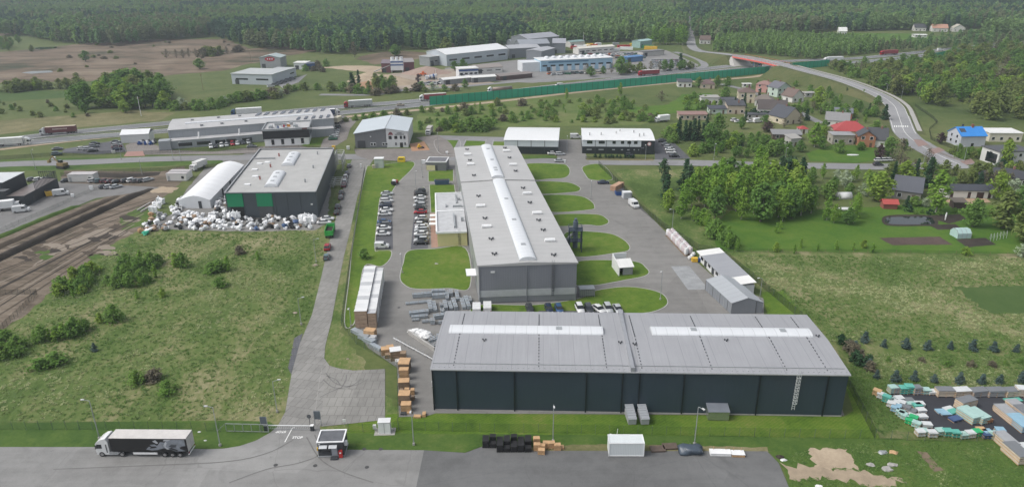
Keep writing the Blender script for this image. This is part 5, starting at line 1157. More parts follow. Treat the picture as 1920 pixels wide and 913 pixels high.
hall((885,156),(930,153),8,3.4,4.2,plain('dim_shed',(.2,.21,.22),.6),wtr,'long low white roofed shed, eastern of the motorway pair',name='far_shed',cat='shed')
hall((893,139),(942,136),16,4,5.5,whw,RC('brownflat',(.25,.22,.20)),'low brown roofed shed behind the white shop',name='far_shed',cat='shed',win=3)
hall((938,152),(998,146),10,3,3.6,plain('dark_brown',(.10,.06,.055),.7),RC('brownflat2',(.2,.17,.16)),'low dark brown shed beside the pale blue depot',name='far_shed',cat='shed')
t,L=hall((1014,135),(1148,128.5),18,8,8.6,plain('pale_blue_wall',(.30,.47,.60),.5,0,.08),wroof,'pale blue depot with white dome vents on its roof',kind='flat',win=9,name='depot',cat='depot')
m=MB(); m.box(-L/2+6,L/2-20,-.2,-.11,6.2,7.2); m.build('blue_stripe',plain('deep_blue_band',(.07,.18,.30),.5),t)
for i in range(9):
    m=MB(); m.blob((-L/2+8+i*5.6,11,8.6),(2.1,2.1,1.5),i,.0,(10,6)); m.build('dome_vent',farw,t,True)
for i in range(8):
    m=MB(); x=-L/2+9+i*6.3; m.box(x,x+3,-.14,-.01,.2,3.6); m.build('roller_door',farw,t)
m=MB(); m.box(-L/2-14,-L/2,2,16,0,7); m.build('side_annex',farw,t)
gsl=panel('far_grey_sheet',(.20,.215,.235),1.5,0,.5,.1,.08)
for i,(pa,pb,W,he,hr,lab) in enumerate([((990,97),(1048,91),26,11,14,'tall grey shed with slanted roof at the forest edge'),((975,106),(1030,104),20,10,13,'grey shed in front of the tall slanted one'),((955,110),(1012,107),18,8,10,'grey shed with pale roof beside the big white roofed hall'),((1036,101),(1060,101),22,9,12,'grey shed with a dark gateway beside the depot'),((960,92),(990,90),12,6,8,'low grey shed furthest west in the far grey cluster'),((1015,118),(1040,111),14,9,10,'grey gatehouse shed behind the depot')]):
    hall(pa,pb,W,he,hr,gsl,RC('fargrey%d'%i,[(.30,.31,.34),(.26,.28,.31),(.36,.37,.39)][i%3]),lab,'x',win=0)
hall((1085,103),(1152,98),10,5,6,whw,RC('creamroof',(.58,.56,.5)),'long cream roofed shed behind the depot',name='far_shed',cat='shed',win=6)
hall((1070,90),(1096,88),10,5,6,whw,RC('greenroof',(.2,.3,.28)),'small shed with a dull green roof at the forest edge',name='far_shed',cat='shed')
hall((1200,91),(1222,88),10,6,7,plain('far_teal',(.25,.38,.36),.6),RC('tealr',(.3,.44,.42)),'teal shed at the far end of the scrap yard',name='far_shed',cat='shed')
hall((1175,118),(1205,115),8,4,4.5,plain('far_blue2',(.06,.16,.32),.6),RC('bluer',(.08,.20,.40)),'blue low shed amid the scrap cars',name='far_shed',cat='shed')
hall((1205,107),(1245,104),8,4,4.5,greyw,RC('darkflat',(.16,.16,.16)),'dark flat roofed canopy over the scrap yard',name='far_shed',cat='shed',kind='flat')
# concrete plant
p=G(745,137); t=thing('concrete_plant','white and blue batching tower of the concrete plant','concrete plant',(p.x,p.y,0),R(4))
m=MB(); m.box(-7,7,0,7,3,15); m.build('tower',farw,t)
for z in(8.6,12.2):
    m=MB(); m.box(-7.1,7.1,-.12,-.01,z,z+1.6); m.build('blue_band',blue_m,t)
for x in(-5,0,5):
    m=MB(); m.tube((x,3.5,15),(x,3.5,18.5),1.9,10); m.build('silo',farw,t)
for x in(-6,6):
    for y in(.6,6.4):
        m=MB(); m.box(x-.5,x+.5,y-.5,y+.5,0,3); m.build('leg',galv,t)
t.scale=(.68,.68,.62)
m=MB(); m.mesh([(-7,1,9),(-26,1,1),(-26,3,1),(-7,3,9),(-7,1,10),(-26,1,2),(-26,3,2),(-7,3,10)],[(4,5,6,7)[::-1],(0,1,5,4),(2,3,7,6),(1,2,6,5)]); m.build('conveyor',galv,t)
hall((716,137),(735,137),12,7,9,plain('dark_red_shed',(.14,.05,.06),.6),RC('purplish',(.17,.14,.16)),'dark red shed west of the batching tower',name='far_shed',cat='shed')
hall((759,135),(777,134),14,7,9,plain('dark_red_shed',(.14,.05,.06),.6),RC('greyish',(.27,.25,.25)),'dark red shed east of the batching tower',name='far_shed',cat='shed')
for i,(x,y,r_,h,c,lab) in enumerate([(725,156,17,6,sand_m,'largest pale sand heap of the concrete plant'),(690,152,11,4,sand_m,'middle pale sand heap of the concrete plant'),(690,166,12,5,plain('orange_sand',(.33,.20,.12),.9,0,.15,.5),'orange sand heap nearest the motorway'),(676,172,7,3,plain('grey_gravel',(.36,.32,.27),.9,0,.15,.5),'small gravel heap beside the orange one'),(800,137,14,5,plain('pinkish_gravel',(.30,.22,.18),.9,0,.15,.5),'pinkish gravel heap behind the plant yard'),(692,143,8,3,sand_m,'small sand heap below the conveyor')]):
    p=G(x,y); m=MB(); K=14; vs=[(p.x,p.y,h)]; fs=[]
    for j,(rr,zz) in enumerate(((.35,.72),(.7,.3),(1,0))):
        for q in range(K):
            a=2*math.pi*q/K; k=rr*r_*(1+.2*mnoise.noise(Vector((math.cos(a)*2+i*9,math.sin(a)*2,j)))); vs.append((p.x+k*math.cos(a)*1.4,p.y+k*math.sin(a)*.9,h*zz))
    for q in range(K): fs.append((0,1+q,1+(q+1)%K))
    for j in range(2):
        for q in range(K): a=1+j*K+q;b=1+j*K+(q+1)%K; fs.append((a,a+K,b+K,b))
    m.mesh(vs,fs); tag(m.build('sand_heap',c,None,True),lab,'heap','sand heaps of the concrete plant')
# mixer truck
t=thing('mixer_truck','blue and white striped concrete mixer in the plant yard','truck'); m=MB(); m.box(2,4,-1.2,1.2,.6,3); m.build('cab',farw,t); m=MB(); m.tube((-4.5,0,3.2),(-1.5,0,2.4),1.,10,1.5); m.tube((-1.5,0,2.4),(1.6,0,2.1),1.5,10,1.0); m.build('drum',farw,t,True); m=MB(); m.tube((-2.6,0,2.7),(-1.6,0,2.45),1.47,10,1.56); m.tube((.2,0,2.25),(.9,0,2.17),1.28,10,1.17); m.build('blue_ring',blue_m,t); m=MB(); m.box(-4.4,3.6,-.5,.5,.5,1.2); m.build('chassis',dark_m,t)
for x in(-3,-1.8,2.9):
    for s in(-1,1): wheel(t,x,s*1.,.5,.35,8)
p=G(808,150); t.location=(p.x,p.y,.1); t.rotation_euler=(0,0,R(190))
p=G(793,143); t=thing('wheel_loader','orange wheel loader in the plant yard','loader',(p.x,p.y,.1),R(180)); m=MB(); m.box(-2.6,2,-1.1,1.1,.8,2.); m.box(-1,.6,-.9,.9,2,3.3); m.build('body',plain('loader_orange',(.55,.12,.03),.5),t); m=MB(); m.box(3,4.2,-1.4,1.4,.3,1.5); m.box(1.8,3.1,-.6,.6,1,1.5); m.build('bucket',plain('loader_orange',(.55,.12,.03),.5),t)
for x in(-1.8,1.5):
    for s in(-1,1): wheel(t,x,s*1.2,.75,.5,8)
# scrap yard and plant-yard vehicles: small single bodies far away
cols=['white','silver','grey','dark','blue','red','white','beige','white','teal','orange','green']
def scrapmesh():
    m=MB(); loftx(m,[(-2.2,.75,.8,.3,.7,.85),(-1.9,.85,.88,.25,.75,.95),(1.3,.85,.88,.25,.75,.93),(2.1,.75,.8,.3,.6,.7)]); m.mesh([(-1.9,-.8,.93),(1.1,-.8,.93),(1.1,.8,.93),(-1.9,.8,.93),(-1.4,-.65,1.45),(.4,-.65,1.45),(.4,.65,1.45),(-1.4,.65,1.45)],[(4,5,6,7)],0)
    m.mesh([(-1.9,-.8,.93),(1.1,-.8,.93),(1.1,.8,.93),(-1.9,.8,.93),(-1.4,-.65,1.44),(.4,-.65,1.44),(.4,.65,1.44),(-1.4,.65,1.44)],[(0,1,5,4),(1,2,6,5),(2,3,7,6),(3,0,4,7)],1)
    for x in(-1.4,1.35):
        for s in(-1,1): m.tube((x,s*.65,.32),(x,s*.87,.32),.32,6,m=2)
    return m.data('scrap_car',[CARC['white'],glass_dark,tyre])
SCM=scrapmesh()
def scrap(x,y,c,label,group,ang=None):
    o=bpy.data.objects.new('scrap_car',SCM); link(o); p=G(x,y); o.location=(p.x,p.y,.1); o.rotation_euler=(0,0,R(rnd.uniform(-30,30) if ang is None else ang)); o.scale=(1.15,1.15,1.25)
    s=o.material_slots[0]; s.link='OBJECT'; s.material=CARC[c]; tag(o,label,'car',group)
for r_ in range(7):
    for i in range(10):
        c=rnd.choice(cols[:9]); x=1226+i*5.4+rnd.uniform(-1,1)+r_*.4; y=116+r_*2.1+rnd.uniform(-.4,.4)
        scrap(x,y,c,f"{c} scrap car crowded in the scrap yard by the service road",'cars in the scrap yard')
for r_ in range(3):
    for i in range(16):
        c=rnd.choice(cols); scrap(1102+i*7+rnd.uniform(-2,2),103.5+r_*3.2+rnd.uniform(-.6,.6),c,f"{c} car in the jumbled yard behind the pale blue depot",'cars in the yard behind the depot')
for i in range(16):
    c=rnd.choice(cols); scrap(790+i*4.+rnd.uniform(-1,1),160-i*.25+rnd.uniform(-1,1) ,c,f"{c} car parked by the white roofed motorway shed",'cars by the motorway sheds')
for i in range(12):
    c=rnd.choice(cols); scrap(1030+i*9+rnd.uniform(-2,2),141-i*.3+rnd.uniform(-.8,.8),c,f"{c} car in front of the pale blue depot",'cars before the depot')
for i in range(6):
    scrap(508+i*8,164-i*2.9,rnd.choice(cols[:4]),'car parked along the silver works wing','cars beside the silver works',35)
for i in range(22):
    x=rnd.uniform(1070,1245);y=rnd.uniform(85,99)-(x-1070)*.0; c=rnd.choice(['blue_m','white_m','green_m','red_m','yellow_m','galv']); p=G(x,y); h=rnd.uniform(2.4,3.2)
    m=MB(); l=rnd.choice((3,6)); m.box(-l,l,-1.2,1.2,0,h); 
    for q in range(int(l*2)): m.box(-l+.3+q,-l+.5+q,-1.26,1.26,.1,h-.1)
    o=m.build('cargo_container',globals()[c]); o.location=(p.x,p.y,.08); o.rotation_euler=(0,0,R(rnd.uniform(-20,20))); tag(o,{'blue_m':'blue','white_m':'white','green_m':'green','red_m':'red','yellow_m':'yellow','galv':'grey'}[c]+' container in the far yard along the forest edge','container','containers along the forest edge')
# ================================================================= barrier, bridge, fences, lamps
barr_m=panel('green_barrier_panel',(.014,.32,.19),.5,0,.5,0,.12,4.,.03)
def wall_run(name,label,cat,px,h,mat,postm,gap=4.,th=.15,parts=('panel','post'),z=0.,hz_=None):
    pts=[G(*p) for p in px]; t=thing(name,label,cat,tuple(pts[0])); o0=pts[0]; m=MB(); pm=MB(); hs=h if isinstance(h,(list,tuple)) else [h]*len(pts)
    for i in range(len(pts)-1):
        a=pts[i]-o0;b=pts[i+1]-o0; d=(b-a); L=d.length; d.normalize(); nr=Vector((-d.y,d.x,0))*th/2
        vs=[]
        for q,hh in((a,hs[i]),(b,hs[i+1])):
            for s in(-1,1):
                for zz in(z,hh): v=q+nr*s; vs.append((v.x,v.y,zz))
        m.mesh(vs,[(0,4,5,1),(6,2,3,7),(1,5,7,3),(0,1,3,2),(4,6,7,5)])
        k=max(1,int(L/gap))
        for j in range(k+1):
            q=a+d*(L*j/k); hh=hs[i]+(hs[i+1]-hs[i])*j/k; pm.box(q.x-.11,q.x+.11,q.y-.11,q.y+.11,0,hh+.1,rz=math.atan2(d.y,d.x))
    m.build(parts[0],mat,t); pm.build(parts[1],postm,t); return t
post_g=plain('dark_green_post',(.02,.06,.05),.5)
wall_run('noise_barrier','long deep green noise barrier along the motorway','noise barrier',[(806,198),(960,184),(1100,170.5),(1240,157),(1443,137.2)],[5.2,5.3,5.3,5.3,5.],barr_m,post_g,4.)
wall_run('noise_barrier','short green noise barrier just past the red bridge','noise barrier',[(1480,131.5),(1554,124.5)],5.,barr_m,post_g)
wall_run('noise_barrier','low far green barrier at the motorway bend','noise barrier',[(1742,109.5),(1768,105),(1800,99)],3.6,barr_m,post_g)
def rail(name,px,label,mt=galv):
    pts=crom([G(*p) for p in px],False,8); m=MB()
    for z in(.62,): m=ribbon_mesh([p+Vector((0,0,z+.16)) for p in pts],.12,None,m,.3)
    for p in pts[::2]: m.box(p.x-.07,p.x+.07,p.y-.07,p.y+.07,0,.65)
    return tag(m.build(name,mt),label,'guard rail')
rail('guard_rail',[(-100,281),(0,269.5),(160,254),(320,240),(560,215),(751,198.6),(810,192)],'steel guard rail on the motorway median')
rail('guard_rail',[(-100,293),(0,280),(200,260),(330,247)],'steel guard rail beside the sandy motorway track')
rail('guard_rail',[(1500,126),(1604,122),(1700,112),(1740,108)],'steel guard rail on the motorway past the bridge')
# bridge
A_,B_=66,78
bt=thing('road_bridge','red railed road bridge over the motorway','bridge',tuple(fp[A_])); b0=fp[A_]
sp_=[p-b0 for p in fp[A_:B_+1]]
ribbon_mesh([p+Vector((0,0,-.06)) for p in sp_],11.,None,None,1.5).build('deck',plain('bridge_concrete',(.34,.33,.32),.8,0,.12,.3),bt)
for s in(-1,1):
    q=side(sp_,s*5.6,-.2); ribbon_mesh(q,.35,None,None,1.1).build('girder',plain('bridge_red',(.60,.12,.10),.5),bt)
    q=side(sp_,s*5.3,1.1); m=ribbon_mesh(q,.12,None,None,.12)
    for p in q: m.box(p.x-.06,p.x+.06,p.y-.06,p.y+.06,p.z-1.2,p.z)
    m.build('railing',plain('rail_red',(.55,.13,.11),.5),bt)
for i in(4,8):
    p=sp_[i]; d=(sp_[i+1]-sp_[i-1]).normalized(); nr=Vector((-d.y,d.x,0)); m=MB()
    for s in(-3,0,3): q=p+nr*s; m.tube((q.x,q.y,-b0.z),(q.x,q.y,p.z-1.4),.55,8)
    m.build('pier',conc,bt)
for i,sg in((0,1),(len(sp_)-1,-1)):
    p=sp_[i]; d=(sp_[min(i+1,len(sp_)-1)]-sp_[max(i-1,0)]).normalized()*sg; nr=Vector((-d.y,d.x,0)); m=MB(); zt=p.z-.7; zb=-b0.z
    vs=[]
    for w_ in(-1,1):
        for off,z in((-1.5,zt),(.6,zt),(9,zb),(-1.5,zb)): q=p+nr*(w_*(6.2 if z==zt else 8.))+d*off; vs.append((q.x,q.y,z))
    m.mesh(vs,[(0,1,2,3),(7,6,5,4),(0,4,5,1),(1,5,6,2),(3,7,4,0)]); m.build('abutment',plain('abutment_concrete',(.40,.39,.37),.85,0,.1,.3),bt)
p=G(1418,131); t=thing('motorway_sign','blue motorway direction sign before the bridge','road sign',tuple(p),R(8)); m=MB(); m.box(-3,3,-.1,.1,3.,6.4); m.build('panel',plain('sign_blue',(.02,.13,.42),.4),t); m=MB(); m.box(-2.6,-1.,-.14,-.11,5.2,5.9); m.box(-2.6,2.2,-.14,-.11,4.2,4.6); m.box(-2.6,1.2,-.14,-.11,3.5,3.9); m.build('lettering',white_m,t)
for x in(-2.2,2.2):
    m=MB(); m.tube((x,.15,0),(x,.15,6.4),.12,6); m.build('post',galv,t)
# fences
mesh_g=wire('green_wire_mesh',(.035,.075,.045),.10); mesh_d=wire('dark_wire_mesh',(.03,.036,.03),.20)
fpost=plain('fence_post',(.13,.17,.14),.5,.2)
def fence(px,h,label,mt=mesh_g,gap=2.5,pm=fpost,pw=.025):
    pts=[G(*p) for p in px]; o0=pts[0]; t=thing('wire_fence',label,'fence',tuple(o0)); m=MB(); P=MB()
    for i in range(len(pts)-1):
        a=pts[i]-o0;b=pts[i+1]-o0;d=b-a;L=d.length;d.normalize(); nr=Vector((-d.y,d.x,0))*.012
        vs=[]
        for q in(a,b):
            for s in(-1,1):
                for zz in(.05,h): v=q+nr*s; vs.append((v.x,v.y,zz))
        m.mesh(vs,[(0,4,5,1),(6,2,3,7),(1,5,7,3)])
        k=max(1,int(L/gap))
        for j in range(k+1): q=a+d*(L*j/k); P.box(q.x-pw,q.x+pw,q.y-pw,q.y+pw,0,h+.12,rz=math.atan2(d.y,d.x))
    m.build('mesh_panel',mt,t); P.build('post',pm,t); return t
fence([(-150,800),(0,806),(200,806),(414,809)],2.,'green wire fence behind the parked lorry')
fence([(654,810),(708,811)],2.,'short green wire fence beside the gatehouse')
fence([(738,808),(747,800),(745,690),(700,664),(668,645),(641,611)],2.,'wire fence bending behind the wooden crates')
fence([(641,611),(648,560),(656,500),(664,450),(672,400),(684,320)],2.,'dark wire fence between slab road and long lawn',mesh_d,2.2,fpost,.05)
fence([(747,806),(900,810),(1037,812),(1302,817),(1640,823)],2.,'long wire fence before the dark warehouse')
fence([(1640,823),(1600,745),(1565,680),(1500,598),(1440,548),(1352,477),(1310,470),(1245,429),(1198,391),(1163,350),(1122,310)],2.1,'long wire fence down the east side of the factory',mesh_d,2.5)
fence([(-100,308),(0,300),(110,293),(235,289)],1.8,'street fence before the car park',mesh_d,3.,dark_m)
fence([(270,290),(360,286),(480,282),(560,280),(600,282)],1.8,'street fence before the flag office',mesh_d,3.,dark_m)
fence([(115,332),(200,326),(300,322),(420,314)],1.8,'fence behind the grey lot',mesh_d,3.,dark_m)
fence([(-60,560),(0,553),(70,552),(40,585),(0,622),(-60,672)],1.6,'dark post fence at the corner of the earth plot',mesh_d,1.6,dark_m)
fence([(0,436),(60,410),(110,388),(160,365),(200,350)],1.4,'fence edging the grey lot',mesh_g,2.4)
fence([(665,284),(672,262),(680,245),(700,225)],1.8,'fence beside the gabled hall',mesh_d,3.,dark_m)
fence([(1640,823),(1700,826),(1800,828),(1862,826)],2.,'wire fence before the wrapped pallet yard')
fence([(1098,299),(1226,300)],1.4,'low fence before the black and white hall',mesh_d,2.,dark_m)
fence([(1345,472),(1440,474),(1600,475),(1760,477),(1920,482)],1.3,'thin garden fence along the bright grass',mesh_g,4.,wood_d)
fence([(1830,290),(1790,280),(1765,272),(1745,262),(1742,245),(1757,232),(1750,224),(1735,213),(1715,200)],1.6,'dark winding fence beside the junction',mesh_d,3.,dark_m)
# lamps
def lamp(px,py,h,ang,label,arm=1.0,head=True):
    p=G(px,py); t=thing('street_lamp',label,'street lamp',tuple(p),R(ang)); m=MB(); m.tube((0,0,0),(0,0,h),.10,6,.06); m.tube((0,0,h),(arm,0,h+.25),.05,5); m.build('pole',galv,t)
    m=MB(); m.box(arm-.1,arm+.5,-.14,.14,h+.2,h+.36); m.build('lamp_head',lamp_m,t)
    m=MB(); m.box(-.2,.2,-.2,.2,0,.5); m.build('base',conc,t); return t
for a in((187,823,8.3,180,'street lamp rising behind the parked lorry'),(413,836,8.3,180,'street lamp beside the sliding gate'),(776,834,7.6,-90,'street lamp by the wooden crates outside the fence'),(1037,828,8.,-90,'street lamp behind the black bins'),(1302,833,8.,-60,'street lamp behind the covered heap'),(565,609,7.,10,'street lamp at the meadow side of the slab road'),(520,773,7.,10,'street lamp in the meadow near the gate'),(593,492,7.,10,'street lamp in the meadow by a stone heap'),(658.6,612,5.,-90,'street lamp beside the white stacks'),(754.6,512,6.,-90,'street lamp at the square lawn corner'),(1238,562,8.,-120,'tall street lamp at the end lawn in the east yard'),(1424,562,6.,200,'street lamp behind the grey store tent'),(1108,374,7.,-100,'street lamp between the finger lawns and the yard'),(1260,432,7.,200,'street lamp by the east fence'),(780,354,7.,-60,'street lamp on the west drive'),(792,333,7.,-60,'street lamp by the grey kiosk'),(822,284,8.,100,'dark leaning street lamp on the lawn plot'),(67,318,8.,90,'street lamp on the back street by the workshop'),(228,300,8.,90,'street lamp on the back street by the site entrance'),(325,300,8.,90,'street lamp on the back street before the box truck'),(340,303,8.,90,'street lamp on the back street close to its twin'),(267,330,7.,90,'street lamp behind the grey lot'),(1063,284,7.,-90,'street lamp between the two white halls'),(1210,300,6.,90,'street lamp before the round sign'),(1338,300,7.,-90,'street lamp in the green before the firs'),(1471,308,7.,-90,'street lamp near the timber barn'),(1731,309,6.,-90,'street lamp near the junction bush'),(1793,291,7.,180,'street lamp before the blue roofed house'),(1807,304,6.5,180,'street lamp on the junction pavement'),(1690,185,7.,180,'street lamp on the climbing road'),(1661,180,7.,180,'street lamp high on the climbing road')): lamp(*a)
for x,y,lab in((265,218,'slim white mast beside the motorway shrubs'),(381,170,'brown utility pole above the shrubs'),(471,118,'dark utility pole beyond the reed bed'),(818,162,'thin pole behind the concrete plant'),(1094,82,'thin mast at the forest edge')):
    p=G(x,y); t=thing('utility_pole',lab,'pole',tuple(p)); m=MB(); m.tube((0,0,0),(0,0,11),.16,6,.1); m.build('pole',wood_d if 'brown' in lab or 'dark' in lab else white_m,t); m=MB(); m.box(-1.1,1.1,-.08,.08,10,10.2); m.build('crossarm',wood_d,t)
# ================================================================= gate
p=G(598,857); t=thing('gatehouse','dark grey cabin gatehouse with white roof frame beside the gate','gatehouse',(p.x,p.y,.07),R(2)); L,W,h=4.5,3.4,3.1
gm=panel('gatehouse_panel',(.045,.05,.056),.25,0,.5,0,.06)
m=MB(); wallring(m,L,W,.25,h); m.build('wall',gm,t)
m=MB(); m.box(.15,L-.15,.15,W-.15,h-.1,h-.02); m.build('roof',plain('gate_roof',(.10,.105,.115),.5,0,.3,1.),t)
m=MB()
for a in((-.12,L+.12,-.12,.12,h-.05,h+.12),(-.12,L+.12,W-.12,W+.12,h-.05,h+.12),(-.12,.12,.12,W-.12,h-.05,h+.12),(L-.12,L+.12,.12,W-.12,h-.05,h+.12)): m.box(*a)
m.build('roof_frame',white_m,t)
for x0,x1 in((.3,1.7),(2.,3.4)):
    m=MB(); m.mesh([(x0,-.02,2.45),(x1,-.02,2.45),(x1,-.65,2.2),(x0,-.65,2.2),(x0,-.02,2.52),(x1,-.02,2.52),(x1,-.67,2.27),(x0,-.67,2.27)],[(7,6,5,4)[::-1],(2,3,7,6)[::-1],(0,1,2,3),(1,2,6,5),(3,0,4,7)]); m.build('awning',plain('awning_grey',(.5,.52,.54),.5),t)
m=MB(); m.box(.2,2.05,-.06,-.01,1.0,2.2); m.build('window',glass_dark,t)
m=MB(); m.box(2.35,3.35,-.07,-.01,.3,2.2); m.build('door',plain('door_silver',(.32,.34,.37),.4,.2),t)
m=MB(); m.box(3.65,4.25,-.5,-.05,.1,1.5); o=m.build('red_cabinet',red_m,t); m=MB(); m.box(3.75,4.1,-.52,-.5,1.0,1.25); m.build('notice',white_m,o)
m=MB(); m.box(-.1,L+.1,-.12,W+.1,.05,.25); m.build('base_frame',galv,t); m=MB(); m.box(2.2,3.5,-1.,-.12,0,.22); m.build('step',dark_m,t)
m=MB(); m.box(-.25,-.02,.2,.7,1.2,1.7); m.build('yellow_box',yellow_m,t); m=MB(); m.box(.15,.5,-.12,-.02,2.6,2.9); m.build('wall_lamp',lamp_m,t); m=MB(); m.box(L+.02,L+.5,.6,1.2,1.8,2.6); m.build('air_conditioner',white_m,t)
a,b=G(499,806),G(586,807); d=b-a; t=thing('boom_barrier','white boom barrier across the gate with a hanging skirt','barrier',(a.x,a.y,.08),math.atan2(d.y,d.x)); L=d.length
m=MB(); m.box(.3,L-.2,-.06,.06,.95,1.1); m.build('boom',white_m,t)
m=MB()
for i in range(int(L/.35)): m.box(.5+i*.35,.54+i*.35,-.02,.02,.25,.95)
m.box(.5,L-.3,-.02,.02,.25,.29); m.build('skirt',plain('skirt_grey',(.45,.46,.46),.5),t)
for x in(0,L):
    m=MB(); m.box(x-.3,x+.3,-.25,.25,0,1.05); c=m.build('cabinet',dark_m,t); m=MB(); m.box(x-.32,x+.32,-.27,.27,1.05,1.2); m.build('lid',white_m,c)
a,b=G(415,810),G(505,812); d=b-a; t=thing('sliding_gate','long pale framed sliding gate pushed open on the verge','gate',tuple(a),math.atan2(d.y,d.x)); L=d.length
m=MB()
for z in(.3,1.9): m.box(1.,L,-.05,.05,z,z+.1)
for i in range(6): x=1.+(L-1.1)*i/5; m.box(x,x+.09,-.05,.05,.3,2.)
m.mesh([(-.6,-.04,.3),(1.,-.04,1.9),(1.,-.04,2.),(-.6,-.04,.42),(-.6,.04,.3),(1.,.04,1.9),(1.,.04,2.),(-.6,.04,.42)],[(0,1,2,3),(7,6,5,4),(3,2,6,7),(0,4,5,1)]); m.build('frame',galv,t)
m=MB(); m.box(1.05,L-.1,-.015,.015,.4,1.9); m.build('mesh_panel',mesh_g,t)
for x,y,lab in((497,808,'dark board sign on the left gate post'),(597,797,'dark board sign on the right gate post')):
    p=G(x,y); t=thing('board_sign',lab,'sign',tuple(p),R(-4)); m=MB(); m.box(-.6,.6,-.06,.06,1.4,3.2); m.build('panel',plain('sign_slate',(.10,.12,.14),.4),t); m=MB(); m.box(-.65,-.55,-.06,.06,0,3.2); m.box(.55,.65,-.06,.06,0,3.2); m.build('post',galv,t)
p=G(582,800); t=thing('traffic_mirror','round traffic mirror on a pole at the gate','mirror',tuple(p)); m=MB(); m.tube((0,0,0),(0,0,2.3),.06,6); m.build('pole',dark_m,t); m=MB(); m.tube((0,-.1,2.4),(0,-.02,2.4),.42,12); m.build('mirror_disc',paint('mirror_grey',(.12,.13,.14),.2,.5,.5),t)
p=G(722,810); t=thing('white_cabinet','tall white electrical cabinet on a concrete pad','cabinet',tuple(p),R(2)); m=MB(); m.box(-1.1,1.1,-.6,.8,.12,2.5); m.build('body',white_m,t); m=MB(); m.box(-1.15,1.15,-.65,.85,2.5,2.62); m.build('lid',offwhite,t); m=MB(); m.box(-1.9,1.9,-1.,1.2,.02,.12); m.build('pad',conc,t); m=MB(); m.box(-.02,.02,-.63,-.6,.2,2.4); m.build('door_gap',dark_m,t)
p=G(703,807); t=thing('meter_box','small pale meter box on a post beside the white cabinet','meter box',tuple(p)); m=MB(); m.box(-.3,.3,-.2,.2,.5,1.3); m.build('box',offwhite,t); m=MB(); m.box(-.1,.1,-.1,.1,0,.5); m.build('post',galv,t)
p=G(646.5,800); t=thing('notice_sign','small white notice on the green fence','sign',tuple(p)); m=MB(); m.box(-.3,.3,-.03,.03,1.1,1.7); m.build('panel',white_m,t); m=MB(); m.tube((0,.04,0),(0,.04,1.7),.03,5); m.build('post',galv,t)
# painted writing on the road
def text_on(txt,px,py,size,ang,label,z=.094,flip=False):
    cu=bpy.data.curves.new('txt','FONT'); cu.body=txt; cu.size=size; cu.align_x='CENTER'; cu.align_y='CENTER'; cu.offset=.02
    o=bpy.data.objects.new('txt',cu); COL.objects.link(o); dg=bpy.context.evaluated_depsgraph_get(); me=bpy.data.meshes.new_from_object(o.evaluated_get(dg)); bpy.data.objects.remove(o)
    me.name='road_lettering'; me.materials.clear(); me.materials.append(mark_m); q=bpy.data.objects.new('road_lettering',me); COL.objects.link(q); p=G(px,py); q.location=(p.x,p.y,z); q.rotation_euler=(0,0,R(ang)+(math.pi if flip else 0)); q.scale=(1,1.15,1); return tag(q,label,'road marking',None,'structure')
text_on('STOP',558,820.5,.78,0,'white STOP painted on the road before the gate')
text_on('STOP',527,809.5,.78,0,'white STOP facing traffic leaving the gate',flip=True)
def line(px,w,label,z=.095): 
    o=ribbon_mesh([G(*p) for p in px],w,z).build('painted_line',mark_m if 'white' in label else conc); tag(o,label,'road marking',None,'structure')
line([(534,829),(548,803),(553,801)],.16,'white centre line through the gate')
line([(604,690),(598,720),(590,780)],.06,'faint pale joint along the slab road')
# zebra at the junction
for i in range(7):
    x=1677+i*4.1; a=G(x,236.5+.0*i); b=G(x,239.5); d=(b-a); o=ribbon_mesh([a,b],.5,.22).build('zebra_stripe',mark_m); tag(o,'white zebra stripe across the curved road','road marking','zebra crossing stripes','structure')
for px,lab in(([(1712,262),(1730,264),(1741,272),(1722,276)],'reddish paved crossing by the junction'),([(1738,282),(1760,277),(1772,283),(1750,290)],'reddish paved driveway by the junction'),([(1800,304),(1820,298),(1828,306),(1812,310)],'reddish pavement at the end of the street')): GR('pavement',px,.16,plain('red_pav2',(.25,.17,.15),.85,0,.12,.8),lab,'pavement')
ribbon('pavement',[(1722,262),(1750,281),(1790,298),(1830,308),(1880,322)],2.2,.15,pave_m,'pale pavement curving past the junction','pavement')
GR('junction',[(1745,295),(1775,291),(1800,306),(1830,316),(1760,318),(1735,316)],.13,MAT['flyover_asphalt'],'pale road junction at the end of the back street','junction')
# manholes
for x,y in((517,872),(591,873),(688,876),(683,842),(714,842),(748,577),(706,585)):
    p=G(x,y); m=MB(); m.tube((0,0,0),(0,0,.02),.38,10); o=m.build('manhole_cover',plain('manhole_iron',(.05,.05,.05),.6)); o.location=(p.x,p.y,.085); tag(o,'dark round manhole cover set in the pale paving','manhole','manhole covers in the paving')
# ================================================================= things in the truck yard
crate_b=plain('black_crate',(.014,.014,.015),.55)
def crate(name,L,W,h,layers,mt,label,px,py,ang,cat,group=None,top=None,slat=.03,z=.08,gapf=.12,parts=True,world=None):
    """a stack of pallets or crates: separate layers with gaps, corner posts, a top"""
    p=G(px,py) if world is None else Vector(world); t=thing(name,label,cat,(p.x,p.y,z),R(ang),group); lh=h/layers; m=MB(); B=MB()
    for i in range(layers):
        e=slat*(i%2); z0=i*lh
        m.box(-L/2+e,L/2-e,-W/2+e,W/2-e,z0+lh*gapf,z0+lh*.97)
        for x in(-L/2+.02,-.06,L/2-.14):B.box(x,x+.12,-W/2-.01,W/2+.01,z0,z0+lh*gapf)
    m.build('load' if parts else 'body',mt,t)
    B.build('bearer',wood_m if cat=='pallet stack' else mt,t)
    if top: 
        m=MB(); m.box(-L/2-.03,L/2+.03,-W/2-.03,W/2+.03,h-.02,h+.06); m.build('cover',top,t)
    return t
k=0
